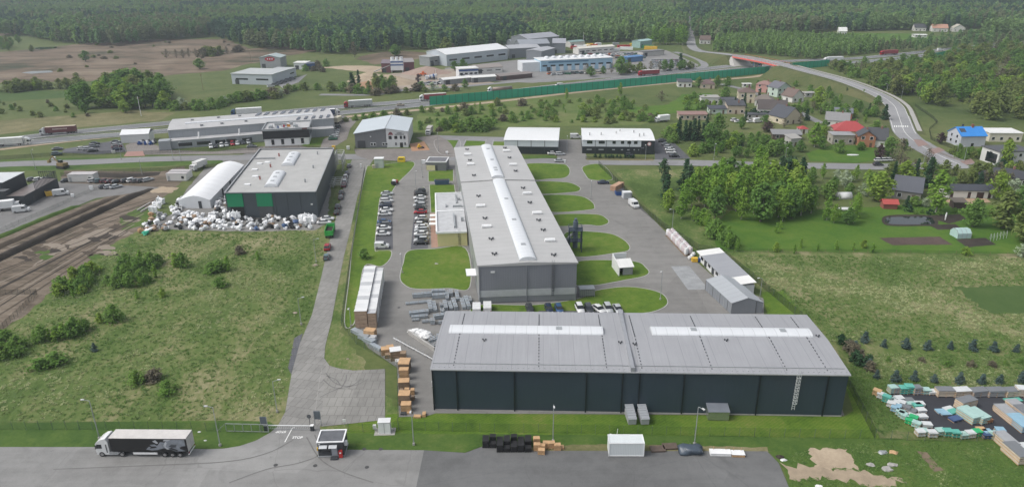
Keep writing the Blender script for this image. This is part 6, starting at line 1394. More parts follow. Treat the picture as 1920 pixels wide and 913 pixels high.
for r_ in range(3):
    for i in range(7):
        if r_==2 and i<2: continue
        h=(1.2,.9,1.5)[(i*5+r_*2)%3]; w=G(911+i*13.2,829+r_*8)
        crate('black_bin',1.15,1.,h,3,crate_b,['black plastic bin in the back line of the bin block by the verge','black plastic bin in the middle line of the bin block','black plastic bin in the front line of the bin block on the yard'][r_],0,0,rnd.uniform(-4,4),'bin','black bins on the yard edge',world=w)
for x,y,h,l in((1006,832,1.4,'tall pale pallet stack touching the black bins'),(1007,843,1.3,'pale pallet stack at the yard side of the black bins'),(1015,850,.9,'low pale pallet stack nearest the yard'),(1016,843,1.1,'pale pallet stack between two others by the bins'),(1024,838,1.1,'pale pallet stack second along the verge'),(1034,839,1.2,'pale pallet stack third along the verge'),(1045,842,1.1,'pale pallet stack at the end of its row'),(1051,840,.4,'last two flat pallets of the row')):
    crate('pallet_stack',1.2,.9,h,max(2,int(h/.16)),wood_m,l,x,y,rnd.uniform(-6,6),'pallets','pale pallets on the yard edge',gapf=.3)
p=G(1174,856); t=thing('white_container','white ribbed container on the edge of the truck yard','container',(p.x,p.y,.08),R(-1)); m=MB(); m.box(-3.05,3.05,0,2.45,.12,2.75); m.build('body',panel('container_white',(.60,.64,.65),.3,0,.4,0,.04),t)
m=MB()
for a in((-3.1,3.1,-.05,.05,2.7,2.85),(-3.1,3.1,2.4,2.5,2.7,2.85),(-3.1,-3.,.05,2.4,2.7,2.85),(3.,3.1,.05,2.4,2.7,2.85),(-3.1,-2.95,-.06,.1,.1,2.7),(2.95,3.1,-.06,.1,.1,2.7),(-3.1,3.1,-.05,.05,.08,.25)): m.box(*a)
m.build('frame',white_m,t)
p=G(1144,835); t=thing('vent_post','thin white post with a small drum behind the container','post',(p.x,p.y,.05)); m=MB(); m.tube((0,0,0),(0,0,2.4),.25,8); m.build('drum',offwhite,t); m=MB(); m.tube((.9,0,0),(1.2,0,3.6),.04,5); m.build('rod',white_m,t)
for x,y,l in((1233,843,'flat brown stack of mesh sheets beside the container'),(1256,838,'flat dark mesh sheets on the worn verge')):
    crate('mesh_sheets',2.6,1.6,.3,3,plain('rusty_sheet',(.10,.075,.06),.7,0,.3,2.),l,x,y,3,'sheets',gapf=.2)
p=G(1296,853); t=thing('covered_heap','lumpy heap under a blue grey tarpaulin with strap lines','covered heap',(p.x,p.y,.08),R(-3)); m=MB(); m.blob((0,.8,.55),(2.2,1.15,.75),5,.35,(22,10),0,.35); m.build('tarpaulin',plain('blue_tarpaulin',(.06,.08,.105),.35,0,.25,1.5),t,True)
m=MB(); 
for x in(-1.2,0,1.2): m.box(x,x+.06,-.35,1.9,1.05,1.12)
m.build('strap',plain('strap_grey',(.2,.22,.24),.6),t)
for x,y,L,l in((1350,851,3.6,'low stack of white panels on the yard edge'),(1383,853,2.2,'short low stack of white and wooden panels')):
    t=crate('panel_stack',L,1.3,.5,3,wood_m if L<3 else white_m,l,x,y,-3,'panels',None,white_m)
    m=MB(); 
    for q in(-L*.3,L*.3): m.box(q-.03,q+.03,.5,.56,.5,1.2)
    m.build('stake',wood_m,t)
# behind fence: ribbed skips and lean-to shed
rib_=panel('ribbed_grey',(.34,.36,.38),.5,1,.45,.15,.06)
for x0,x1,l in((1178,1193,'grey ribbed bin reaching to the dark warehouse wall, next to the downpipe'),(1202,1217,'grey ribbed bin reaching to the dark wall, nearer the metal shed')):
    a,b=G(x0,797),G(x1,797); d=(b-a).length; t=thing('ribbed_bin',l,'bin',(a.x,a.y,.05),R(3)); m=MB(); m.box(0,d,0,3.6,.1,1.25); m.build('body',plain('bin_grey',(.36,.37,.39),.5,.2),t)
    m=MB(); m.mesh([(-.08,-.08,1.25),(d+.08,-.08,1.25),(d+.08,3.6,2.1),(-.08,3.6,2.1),(-.08,-.08,1.33),(d+.08,-.08,1.33),(d+.08,3.6,2.18),(-.08,3.6,2.18)],[(4,5,6,7),(0,1,5,4),(1,2,6,5),(3,0,4,7),(2,3,7,6)])
    for i in range(6): y=.2+i*.6; z=1.33+.85*(y/3.68); m.box(-.1,d+.1,y,y+.12,z,z+.1)
    m.build('lid',rib_,t)
a,b=G(1327,788.5),G(1366,789); d=(b-a).length; t=thing('metal_shed','mirror bright metal lean to shed against the dark warehouse','shed',(a.x,a.y,.05),R(-2)); m=MB(); m.mesh([(0,0,.1),(d,0,.1),(d,3.2,.1),(0,3.2,.1),(0,0,1.9),(d,0,1.9),(d,3.2,2.7),(0,3.2,2.7)],[(0,1,5,4),(1,2,6,5),(3,0,4,7),(2,3,7,6)]); m.build('wall',paint('bright_metal',(.42,.45,.40),.18,.5,.75),t)
m=MB(); m.mesh([(-.1,-.1,1.9),(d+.1,-.1,1.9),(d+.1,3.3,2.75),(-.1,3.3,2.75),(-.1,-.1,2.),(d+.1,-.1,2.),(d+.1,3.3,2.85),(-.1,3.3,2.85)],[(4,5,6,7),(0,1,5,4),(1,2,6,5),(3,0,4,7),(2,3,7,6)]); r_=m.build('roof',plain('lean_roof',(.20,.22,.25),.4,.2),t)
m=MB(); m.tube((d*.62,2.9,2.5),(d*.62,2.9,3.5),.18,8); m.build('flue',white_m,r_)
m=MB(); m.box(-.1,d+.1,3.2,3.4,2.8,3.); m.build('white_edge',white_m,t)
# junk in the corner
for x,y,c,l,s in((1463,857,dark_soil,'dark junk heap at the yard corner',.9),(1469,863,offwhite,'pale crumpled junk beside the dark heap',.7),(1655,849,galv,'grey bundled junk in the rough grass',1.1),(1675,849,wood_m,'orange wooden panel lying in the grass',1.),(1632,872,conc,'pale rubble lump in the rough grass',1.),(1662,880,conc,'larger pale rubble lump in the rough grass',1.3),(1672,872,conc,'long pale rubble lump in the rough grass',1.1),(1535,912,white_m,'white litter sheet at the lower edge of the grass',.8),(592,498,plain('heap_stone',(.3,.25,.2),.9,0,.3,2.),'small stone heap by the road lamp',1.1),(553,587,plain('heap_stone',(.3,.25,.2),.9,0,.3,2.),'small stone heap in the meadow by the road',.8),(374,810,offwhite,'white lump of litter on the verge',.4),(385,826,offwhite,'second pale lump of litter lower on the verge',.35),(652,673,plain('heap_stone',(.3,.25,.2),.9,0,.3,2.),'single stone on the grass by the apron',.45),(818,495,conc,'round concrete lid on the square lawn',.7)):
    p=G(x,y); m=MB(); m.blob((0,0,.06*s),(.8*s,.5*s,.28*s),int(x),.6,(9,6)); o=m.build('rubble_lump' if 'wooden' not in l else 'loose_panel',c,None); o.location=(p.x,p.y,.06); tag(o,l,'debris')
# ================================================================= stacks beside the west lawn
wrapw=plain('white_wrap',(.66,.665,.66),.4,0,.08,1.2); wrapg=plain('grey_wrap',(.44,.45,.46),.4,0,.14,1.4); lathe=plain('stacked_laths',(.34,.25,.18),.8,0,.25,1.6)
a0=G(667.5,616); a1=G(684,499,4.6)
for c_,(off,wd) in enumerate(((0,2.9),(3.05,1.9))):
    n=13
    for i in range(n):
        u=(i+.5)/n; x=a0.x+(a1.x-a0.x)*u+off+wd/2; y=a0.y+(a1.y-a0.y)*u; 
        mat=lathe if (i==0) else (wrapw if i>7 else (wrapg if (i*7+c_*3)%5<2 else wrapw)); h=4.5-.25*((i*3+c_)%3)-(.3 if c_ else 0)
        crate('wrapped_stack',wd,(a1-a0).xy.length/n*.985,h,4,mat,f"{'wide' if c_==0 else 'narrow'} white topped stack, {ordn[i]} from the crates in its column by the long lawn",0,0,rnd.uniform(-1.5,1.5)+3,'stack','wrapped stacks beside the long lawn',(wrapw,wrapg,wrapw,offwhite)[(i*3+c_)%4],.02,.1,.06,world=(x,y,0))
# steel bundles behind the warehouse
st1=panel('galvanised_profile',(.38,.42,.45),.18,1,.4,.4,.12); 
zs=lambda x,y:Z(640,480,4.564,x,y)
def bundle(x0,y0,x1,y1,w,h,label,z=.1,mt=None):
    a,b=G(*zs(x0,y0)),G(*zs(x1,y1)); d=b-a; L=d.length; t=thing('steel_bundle',label,'steel bundle',(a.x,a.y,z),math.atan2(d.y,d.x),'bundles of galvanised profiles'); m=MB(); k=3
    for i in range(k): m.box(0,L,-w/2+w*i/k+.03,-w/2+w*(i+1)/k-.03,.12,h-.08*(i%2))
    m.build('profiles',mt or galv2,t); m=MB()
    for q in(.15,.5,.85): m.box(L*q-.05,L*q+.05,-w/2-.03,w/2+.03,0,.13); m.box(L*q-.03,L*q+.03,-w/2-.02,w/2+.02,h,h+.03)
    m.build('bearer',wood_d,t)
galv2=plain('galvanised_profiles',(.36,.40,.43),.38,.35,.2,1.5)
HB=[(610,358,690,352,1.2,1.1),(692,352,775,346,1.2,1.2),(776,335,886,330,1.1,1.4),(776,365,892,358,1.2,1.2),(550,418,772,396,.9,.5),(582,512,746,494,1.3,1.0),(600,538,740,526,1.,.7),(690,572,756,566,.9,.6),(605,558,668,552,.8,.5),(790,542,896,526,1.3,1.1),(762,580,803,578,1.6,1.2),(828,584,880,580,.9,.8)]
for i,b in enumerate(HB): bundle(*b,f"galvanised profile bundle lying east to west, {ordn[i]} counted from the square lawn side")
VB=[(907,385,902,318),(940,352,936,315),(997,390,985,315),(768,485,752,412),(806,485,788,408),(897,475,884,408),(942,470,920,408),(983,470,955,390),(1052,462,1028,380),(1093,462,1062,372),(1104,405,1092,365),(862,455,857,428),(870,497,862,470)]
for i,b in enumerate(VB): bundle(*b,1.0,.8+.3*(i%2),f"galvanised profile bundle lying north to south, {ordn[i]} counted from the warehouse side")
# low wall with white heaps
a,b=G(*zs(574,668)),G(*zs(800,818)); d=b-a; t=thing('low_wall','low concrete wall holding a white heap by the warehouse corner','wall',tuple(a),math.atan2(d.y,d.x)); m=MB(); m.box(0,d.length,-.15,.15,0,1.); m.build('wall',conc,t); m=MB(); m.box(-.02,d.length+.02,-.2,.2,1.,1.08); m.build('coping',kerb_m,t)
for i,(x,y,s) in enumerate([(610,665,1.),(640,668,1.1),(665,685,1.),(690,672,1.1),(712,690,1.),(735,690,1.1),(700,708,.9),(728,712,.9),(655,668,.9)]):
    p=G(*zs(x,y)); m=MB(); m.blob((0,0,.55*s),(1.1*s,.8*s,.6*s),i+30,.5,(10,7)); o=m.build('film_bale',wrapw,None); o.location=(p.x,p.y,.1); tag(o,'crumpled white film bale behind the low concrete wall','bale','film bales behind the low wall')
for i,(x0,y0,x1,y1) in enumerate([(745,725,810,700),(752,745,812,728),(770,770,820,755),(785,790,822,775),(822,812,832,680)]): bundle(x0,y0,x1,y1,.9,.5+.3*(i%2),f"short steel bundle in the angle of the low wall, {ordn[i]} from the white bales")
a,b=G(*zs(448,720)),G(*zs(790,905)); d=b-a; t=thing('kick_rail','long white kick rail on short posts west of the warehouse','guard rail',tuple(a),math.atan2(d.y,d.x)); m=MB(); m.box(0,d.length,-.06,.06,.5,.72); m.build('rail',offwhite,t); m=MB()
for i in range(9): x=d.length*(i+.5)/9; m.box(x-.06,x+.06,-.06,.06,0,.5); m.box(x-.04,x+.04,.3,.4,0,1.)
m.build('post',galv,t)
# crates along the bend of the fence
for i,(x,y,L,W,h,mt,ang,l) in enumerate([(152,672,4.5,1.4,.9,galv2,-40,'grey steel frames stacked at the fence bend'),(200,712,3.,1.6,1.1,galv2,-38,'second grey steel frame stack along the fence bend'),(245,742,3.,1.5,1.,galv2,-38,'third grey steel frame stack along the fence bend'),(300,790,3.6,1.1,.7,galv2,-42,'low steel beams at the end of the fence bend'),(250,690,2.6,1.8,1.9,wood_m,-12,'pale wooden crate lid high on grey crates'),(268,722,1.8,1.4,1.1,wrapg,-14,'grey crate beside the steel frames'),(378,838,1.8,1.6,1.5,wood_m,12,'pale wooden crate at the fence, nearest the steel beams'),(420,818,1.6,1.3,1.4,wood_m,20,'pale wooden crate behind the grey topped stack'),(405,868,1.5,1.2,.9,wood_d,8,'weathered crate beside the grey topped stack'),(468,880,2.4,2.,2.4,wood_d,14,'tall weathered crate stack with a white lid'),(535,905,1.2,1.4,2.4,wood_d,2,'narrow tall column of weathered pallets'),(490,910,1.4,1.4,.5,white_m,14,'white flat crate below the white lidded stack')]):
    px=zs(x,y); crate('wooden_crate' if mt in(wood_m,wood_d) else 'steel_stack',L,W,h,max(2,int(h/.4)),mt,l,px[0],px[1],ang,'crate',None,wrapw if 'white lid' in l else None)
z6=lambda x,y:Z(480,660,3.608,x,y)
for i,(x,y,L,W,h,mt,l) in enumerate([(1008,125,2.3,2.6,2.3,wood_d,'weathered crate stack, northernmost in the column by the fence'),(1005,182,1.9,1.2,2.4,wood_m,'pale crate standing on the weathered stack in the crate column'),(1003,238,2.2,1.6,1.6,wood_d,'weathered crate under a pale lid in the crate column'),(985,278,.8,.8,.9,wood_d,'small dark crate in the middle of the column'),(1022,275,1.,.8,1.,wood_m,'small pale crate in the middle of the column'),(1060,282,.8,1.,1.1,wood_m,'small pale crate set out toward the warehouse'),(1062,322,.7,.8,.8,wood_d,'small dark crate toward the warehouse'),(1008,345,2.2,1.9,2.3,wood_d,'large weathered crate stack low in the column'),(1018,395,1.9,1.4,1.6,wood_m,'pale planked crate at the low end of the column'),(1000,420,1.2,.8,.3,dark_m,'dark flat scrap at the low end of the column'),(1038,415,1.1,.6,.3,wood_m,'loose pale boards below the crate column'),(1092,440,1.4,.8,.35,wood_m,'pale board bundle on the grass by the warehouse'),(1138,430,.7,1.1,.6,wood_m,'small pale crate on the grass by the warehouse corner')]):
    px=z6(x,y); crate('wooden_crate',L,W,h,max(2,int(h/.4)),mt,l,px[0],px[1],rnd.uniform(-5,5),'crate','crates by the warehouse corner',wood_m if h>1.5 else None)
# ================================================================= east yard
p=G(1150,516); a,b=G(1161,517),G(1186,515); d=b-a; t=thing('filter_shed','white tall backed lean to shed on a finger lawn','shed',(a.x,a.y,.1),math.atan2(d.y,d.x)); L=d.length
m=MB(); m.mesh([(0,0,0),(L,0,0),(L,3,0),(0,3,0),(0,0,2.4),(L,0,2.4),(L,3,3.2),(0,3,3.2)],[(1,2,6,5),(2,3,7,6)]); m.box(1.,L,.05,.15,0,2.3); m.build('wall',plain('shed_grey',(.3,.31,.31),.6),t)
m=MB(); m.mesh([(-.2,-.5,2.4),(L+.2,-.5,2.4),(L+.2,3.1,3.5),(-.2,3.1,3.5),(-.2,-.5,2.5),(L+.2,-.5,2.5),(L+.2,3.1,3.6),(-.2,3.1,3.6)],[(4,5,6,7),(0,1,5,4),(1,2,6,5),(3,0,4,7),(2,3,7,6)]); m.build('roof',wtr,t)
m=MB(); m.mesh([(-.25,-.3,0),(-.05,-.3,0),(-.25,6.2,0),(-.05,6.2,0),(-.25,-.3,2.6),(-.05,-.3,2.6),(-.25,6.2,4.),(-.05,6.2,4.)],[(0,1,5,4),(2,0,4,6),(1,3,7,5),(3,2,6,7),(4,5,7,6)]); m.box(-.05,L,6,6.2,0,4.); m.build('screen_wall',white_m,t)
p=G(1078,470); t=thing('scrubber_tower','dark blue scrubber tower with platforms on a finger lawn','tower',(p.x,p.y,.1)); tb=plain('tower_blue',(.045,.065,.095),.45,.2); m=MB(); m.tube((0,0,1),(0,0,9.3),.75,12); m.tube((0,0,9.3),(0,0,10.1),.45,10); m.build('column',plain('tower_grey',(.12,.15,.19),.4,.3),t)
for z in(3.2,6.6):
    m=MB(); m.box(-2,2,-1.6,1.6,z,z+.15); q=m.build('platform',tb,t); m=MB()
    for x in(-1.95,0,1.95):
        for y in(-1.55,1.55): m.box(x-.05,x+.05,y-.05,y+.05,z,z+1.1)
    for a in((-2,2,-1.6,-1.5),(-2,2,1.5,1.6),(-2,-1.9,-1.5,1.5),(1.9,2,-1.5,1.5)): m.box(*a,z+1.05,z+1.2); m.box(*a,z+.5,z+.6)
    m.build('railing',tb,q)
for x in(-1.8,1.8):
    for y in(-1.4,1.4):
        m=MB(); m.box(x-.12,x+.12,y-.12,y+.12,0,6.6); m.build('leg',tb,t)
m=MB(); m.box(-3.6,-2.1,-1.,1.2,0,3.2); m.build('fan_box',tb,t); m=MB(); m.tube((-2.8,0,3.2),(-.6,0,5.5),.4,8); m.build('duct',galv,t)
p=G(1087,558); t=thing('tank_cage','grey mesh cage around a tank at the grey hall corner','cage',(p.x,p.y,.1),R(4)); m=MB(); m.box(0,3.8,0,2.2,.3,1.9); m.build('tank',plain('tank_grey',(.26,.27,.28),.5,.2),t); m=MB()
for x in [i*.48 for i in range(9)]: m.box(x-.04,x+.04,-.12,-.05,0,2.2)
m.box(-.05,3.9,-.13,-.04,2.15,2.25); m.box(-.05,3.9,-.1,2.3,2.2,2.3); m.build('cage',galv,t)
# long low shed
a,b=G(1310.5,489),G(1356,536); d=(b-a); ang=math.atan2(d.y,d.x); t=thing('low_store','long low store with grey roof and white end bays','store',(b.x,b.y,.1),ang+math.pi/2+math.pi/2); L=d.length+6; W=5.6
def lw(v): return v
# local x runs from the near end to the far end, y toward the fence
nrm=Vector((-d.y,d.x,0)).normalized()
t.rotation_euler=(0,0,math.atan2(-d.y,-d.x)); t.location=(b.x+d.x/d.length*6,b.y+d.y/d.length*6,.1)
m=MB(); wallring(m,L,W,0,2.7,0,-W); m.build('wall',offwhite,t)
for x0,x1,mt_2 in((-.3,4.2,wtr),(4.2,L-3.4,RC('storegrey',(.27,.28,.30))),(L-3.4,L+.3,wtr)):
    m=MB(); m.mesh([(x0,.9,2.75),(x1,.9,2.75),(x1,-W-.3,3.3),(x0,-W-.3,3.3),(x0,.9,2.95),(x1,.9,2.95),(x1,-W-.3,3.5),(x0,-W-.3,3.5)],[(5,4,7,6),(0,1,5,4)[::-1],(1,2,6,5)[::-1],(3,0,4,7)[::-1],(2,3,7,6)[::-1],(0,1,2,3)]); m.build('roof',mt_2,t)
for i in range(7):
    x=4.6+i*2.6; m=MB(); m.box(x,x+1.6,.01,.06,.1 if i%2 else 1.,2.2); m.build('door' if i%2 else 'window',dark_m if i%2 else glass_dark,t)
# grey store tent
A=G(1370,589); t=thing('grey_store_tent','grey fabric store tent with gable front in the east yard','tent',(A.x,A.y,.1),R(2)); gt=plain('grey_fabric',(.21,.225,.245),.55,0,.06,.6); gtr=panel('grey_fabric_roof',(.33,.35,.37),1.9,1,.5,0,.06,1.9,.03)
L,W=7.7,13.6; sk=lambda v:(v[0]-.17*v[1],v[1],v[2]); m=MB(); m.mesh([(0,0,0),(0,W,0),(0,W,2.9),(0,0,2.9),(L,0,0),(L,W,0),(L,W,2.9),(L,0,2.9)],[(1,0,3,2),(4,5,6,7)]); 
for y in(0,W): m.face([(0,y,0),(L,y,0),(L,y,2.9),(L/2,y,4.2),(0,y,2.9)])
m.build('side_sheet',gt,t,fn=sk); m=MB(); m.ext([(-.1,2.85),(L/2,4.2),(L+.1,2.85),(L+.1,2.95),(L/2,4.3),(-.1,2.95)][::-1],-.1,W+.1); m.build('roof_sheet',gtr,t,fn=sk); m=MB(); m.box(6.,6.08,-.1,0,0,3.3); m.build('strut',dark_m,t)
for i in range(8):
    m=MB(); y=W*i/7; m.box(-.05,.02,y-.05,y+.05,0,2.9); m.build('frame_post',dark_m if i%2 else galv,t,fn=sk)
# bag rows along the east fence
pk=plain('pale_pink_bag',(.52,.46,.47),.6,0,.12,1.5)
for i in range(13):
    u=i/12; p=G(1252+u*34,443+u*36)
    for s in range(2):
        q=p+Vector((-.0+s*1.35,.5*s,0)); m=MB(); m.box(-.62,.62,-.55,.55,.0,.16,1); m.blob((0,0,1.25),(.66,.6,1.2),i*2+s,.15,(10,8),0,.4); o=m.build('wrapped_bag',[pk if (i+s)%3 else wrapw,wood_d]); o.location=(q.x,q.y,.1); o.rotation_euler=(0,0,R(40+rnd.uniform(-6,6))); tag(o,'tall %s bag on a pallet in the row along the east fence'%('pale pink' if (i+s)%3 else 'white'),'bag','bags along the east fence')
p=G(1302,491); t=thing('yellow_bin','yellow bin with pale sacks at the low store end','bin',(p.x,p.y,.1)); m=MB(); m.box(-.8,.8,-.6,.6,.1,1.2); m.build('body',yellow_m,t); m=MB(); m.box(.85,1.6,-.4,.4,0,1.); m.build('blue_drum',blue_m,t)
for x,y in((1297,484),(1300,480),(1293,487)):
    p=G(x,y); m=MB(); m.blob((0,0,.6),(.6,.6,.65),int(x),.3,(8,6)); o=m.build('sack',wrapw); o.location=(p.x,p.y,.1); tag(o,'pale sack beside the yellow bin at the low store','sack','sacks by the yellow bin')
crate('timber_stack',2.2,7,1.8,5,plain('timber_tan',(.42,.26,.17),.8,0,.25,1.5),'tan timber stack along the fence near the corner lawn',1157,354,-36,'timber')
p=G(1161,366); t=thing('blue_skip','small blue skip at the end of the tan timber stack','skip',(p.x,p.y,.1),R(10)); m=MB(); m.ext([(-1.3,.1),(1.3,.1),(1.6,1.5),(-1.6,1.5)],-1.,1.); m.build('body',blue_m,t); m=MB(); m.box(-1.4,1.4,-.85,.85,1.45,1.52); m.build('opening',black_m,t)
crate('white_cage',3.2,2.4,2.2,4,plain('cage_white',(.5,.52,.54),.5),'white slatted cage beside the blue skip',1175,371,8,'cage',None,offwhite)
# ================================================================= around the street
p=G(711,316); t=thing('green_white_kiosk','tall white meter kiosk by the slab road end','kiosk',(p.x,p.y,.1),R(2)); m=MB(); m.box(-1.8,1.8,0,2.6,0,3.9); m.build('wall',panel('kiosk_pale',(.48,.53,.50),.9,0,.5,0,.05),t); m=MB(); m.box(-2,2,-.2,2.8,3.9,4.1); m.build('roof',white_m,t); m=MB(); m.box(-1.4,-.2,-.05,-.01,.1,2.2); m.build('door',galv,t)
for x,y,s,mt_2,l in((701,316,(1.2,.9,1.3),plain('cream_box2',(.5,.45,.36),.6),'cream meter box beside the white kiosk'),(677,315,(.5,.5,1.6),white_m,'small white sign board at the slab road corner'),(794,308,(1.4,1.,1.6),white_m,'white board beside the grey kiosk'),(101,300,(1.6,1.,1.2),offwhite,'cream board by the back street'),(653,281,(1.3,1.,1.5),offwhite,'white meter cabinet beside the gabled hall'),(626,280,(1.4,1.2,1.5),yellow_m,'yellow salt bin beside the dark hall'),(838,289,(1.,1.,1.),white_m,'white base box under the dark leaning lamp'),(1059,306,(.7,.3,1.2),white_m,'white sign at the finger lawn end'),(172,357,(1.2,.3,1.6),white_m,'white notice board at the lot edge'),(137,370,(1.,.6,1.2),white_m,'white box at the near corner of the grey lot'),(213,288,(1.6,.5,1.2),white_m,'white box at the car park corner')):
    p=G(x,y); m=MB(); m.box(-s[0]/2,s[0]/2,-s[1]/2,s[1]/2,.15,s[2]); m.box(-s[0]/2-.06,s[0]/2+.06,-s[1]/2-.06,s[1]/2+.06,s[2],s[2]+.08); m.box(-s[0]/3,s[0]/3,-s[1]/3,s[1]/3,0,.15); o=m.build('service_box' if 'board' not in l and 'sign' not in l else 'small_board',mt_2); o.location=(p.x,p.y,.08); o.rotation_euler=(0,0,R(4)); tag(o,l,'box' if 'board' not in l and 'sign' not in l else 'sign')
p=G(753,304); t=thing('yellow_container','small bright yellow container at the lawn corner','container',(p.x,p.y,.1),R(-2)); m=MB(); m.ext([(-1.6,.1),(1.6,.1),(1.6,1.7),(1.2,2.1),(-1.2,2.1),(-1.6,1.7)],-.8,.8); m.build('body',paint('bright_yellow',(.72,.52,.03),.45),t); m=MB(); m.box(-1.,1.,-.85,-.8,1.2,1.6); m.build('hatch',dark_m,t)
a,b=G(799.5,320.5),G(837,321); d=b-a; t=thing('grey_kiosk','flat grey kiosk with pale yellow doorway west of the grey hall','kiosk',(a.x,a.y,.1),math.atan2(d.y,d.x)); L=d.length; m=MB(); m.box(0,L,0,7.5,0,3.6); m.build('wall',panel('kiosk_grey',(.16,.165,.175),.6,0,.5,0,.05),t); m=MB(); m.box(.3,L-.3,.3,7.2,3.6,3.66); m.build('roof',plain('kiosk_roof',(.13,.13,.14),.6),t); m=MB()
for q in((-.2,L+.2,-.2,.3,3.45,3.85),(-.2,L+.2,7.2,7.7,3.45,3.85),(-.2,.3,.3,7.2,3.45,3.85),(L-.3,L+.2,.3,7.2,3.45,3.85)): m.box(*q)
m.build('parapet',offwhite,t); m=MB(); m.box(.1,3.7,-.06,-.01,.1,2.3); m.build('yellow_panel',plain('pale_yellow',(.55,.52,.30),.6),t); m=MB(); m.box(3.7,4.7,-.07,-.01,.05,2.3); m.build('door',dark_m,t)
p=G(829,346); t=thing('blue_skip','open blue skip on the lawn path beside the grey hall','skip',(p.x,p.y,.1),R(3)); m=MB()
m.ext([(-2.6,.1),(2.6,.1),(2.9,1.8),(-2.9,1.8)],-1.,1.1); m.build('body',plain('dull_blue',(.05,.09,.16),.5),t); m=MB(); m.box(-2.6,2.6,-.85,.95,1.75,1.83); m.build('opening',black_m,t); m=MB()
for x in(-2,-1,0,1,2): m.box(x-.06,x+.06,-1.1,-1.0,.2,1.8)
m.build('rib',plain('dull_blue',(.05,.09,.16),.5),t)
# steel frames between the dark hall and the slab road
for k_,(px,py,l,w_,n_,h_) in enumerate(((628,322,'pale steel racking frames stacked beside the dark hall',3.2,5,6),(625,352,'pale lorry trailer frame lying beside the dark hall',2.8,4,1.6))):
    p=G(px,py); t=thing('racking',l,'frame',(p.x,p.y,.05),R(97)); m=MB(); 
    for i in range(n_):
        x=i*3.; 
        for y in(-w_,-w_*.05,w_*.05,w_): m.box(x-.12,x+.12,y-.12,y+.12,0,h_)
        m.box(x-.1,x+.1,-w_,w_,h_-.2,h_); m.box(x-.1,x+.1,-w_,w_,h_*.5,h_*.5+.2)
    m.build('upright',plain('pale_steel',(.42,.43,.41),.5,.1,.15,1.),t); m=MB()
    for z in(h_*.5,h_): 
        for y in(-w_,0,w_): m.box(0,3*(n_-1),y-.1,y+.1,z-.22,z-.02)
    m.build('beam',plain('pale_steel',(.42,.43,.41),.5,.1,.15,1.),t)
# car lift rack at the road end with the two cars; loose beams by the bags
for i,(x,y) in enumerate(((272,390),(278,393))):
    a,b=G(x-14,y+5),G(x+10,y-9); d=b-a; m=MB(); m.box(0,d.length,-.25,.25,0,.35); o=m.build('loose_beam',conc); o.location=(a.x,a.y,.06); o.rotation_euler=(0,0,math.atan2(d.y,d.x)); tag(o,('longer' if i==0 else 'shorter')+' pale concrete beam lying by the bag heap','beam')
# cabins
def cabin(px,py,L,W,h,ang,label,mt_2=None):
    p=G(px,py); t=thing('site_cabin',label,'cabin',(p.x,p.y,.08),R(ang)); m=MB(); m.box(-L/2,L/2,0,W,.1,h); m.build('wall',mt_2 or panel('cabin_white',(.58,.58,.56),.5,0,.5,0,.05),t); m=MB(); m.box(-L/2-.1,L/2+.1,-.1,W+.1,h,h+.15); m.build('roof',plain('cabin_roof',(.42,.40,.40),.6),t)
    m=MB(); m.box(-L/2+.5,-L/2+1.4,-.05,-.0,.15,2.1); m.build('door',galv,t); m=MB(); m.box(L/2-2,L/2-1,-.05,.0,1.,2.); m.build('window',glass_dark,t); return t
cabin(153,342,10,4,3.,2,'long white cabin between cars in the grey lot')
cabin(332,340,8,2.6,2.9,-2,'white cabin in front of its twin by the site track'); cabin(338,335,8,2.6,2.9,-2,'white cabin behind another by the site track')
p=G(255,268); t=thing('white_marquee','white fabric store beside the office hall','tent',(p.x,p.y,.08),R(10)); m=MB(); m.box(-6.4,6.4,0,8,0,4); m.build('side_sheet',pvc,t); m=MB(); m.extx([(-.2,3.9),(4,5.6),(8.2,3.9),(8.2,4.05),(4,5.75),(-.2,4.05)],-6.5,6.5); m.build('roof_sheet',plain('marquee_roof',(.68,.69,.70),.5,0,.04),t)
for i in range(9):
    p=G(262+i*3.6,272-(i%3)*1.8); c=('blue_m','white_m','dark_m')[i%3]; m=MB(); m.box(-.9,.9,-.5,.5,.2,.9); m.box(-.5,.4,-.4,.4,.9,1.6); m.box(.5,1.3,-.15,.15,.7,1.); m.tube((-.5,-.5,.35),(-.5,.5,.35),.35,8); m.tube((.7,-.5,.35),(.7,.5,.35),.35,8); o=m.build('small_machine',globals()[c]); o.location=(p.x,p.y,.1); o.rotation_euler=(0,0,R(i*40)); tag(o,{'blue_m':'blue','white_m':'white','dark_m':'dark'}[c]+' small machine parked before the white marquee','machine','machines before the white marquee')
p=G(95,367); t=thing('yellow_skip','yellow skip beside the white van at the workshop','skip',(p.x,p.y,.08),R(26)); m=MB(); m.ext([(-1.3,.1),(1.3,.1),(1.5,1.9),(-1.5,1.9)],-1.,1.); m.build('body',yellow_m,t); m=MB(); m.box(-1.3,1.3,-.85,.85,1.85,1.93); m.build('opening',black_m,t)
p=G(118,316); t=thing('digger','yellow brown digger with a raised arm on the earth mound','digger',(p.x,p.y,.3),R(160)); dgm=plain('digger_yellow',(.22,.16,.07),.6); m=MB(); m.box(-2,1.6,-1.3,1.3,1.,2.2); m.build('body',dgm,t); m=MB(); m.box(-.2,1.3,-.6,.6,2.2,3.3); m.build('cab',glass_dark,t); m=MB(); m.tube((1.6,0,1.8),(4.6,0,4.6),.3,6); m.tube((4.6,0,4.6),(7.,0,2.6),.25,6); m.box(6.6,7.6,-.6,.6,1.6,2.6); m.build('arm',dgm,t); m=MB(); m.box(-2.2,2.,-1.5,-.9,0,.9); m.box(-2.2,2.,.9,1.5,0,.9); m.build('track',black_m,t)
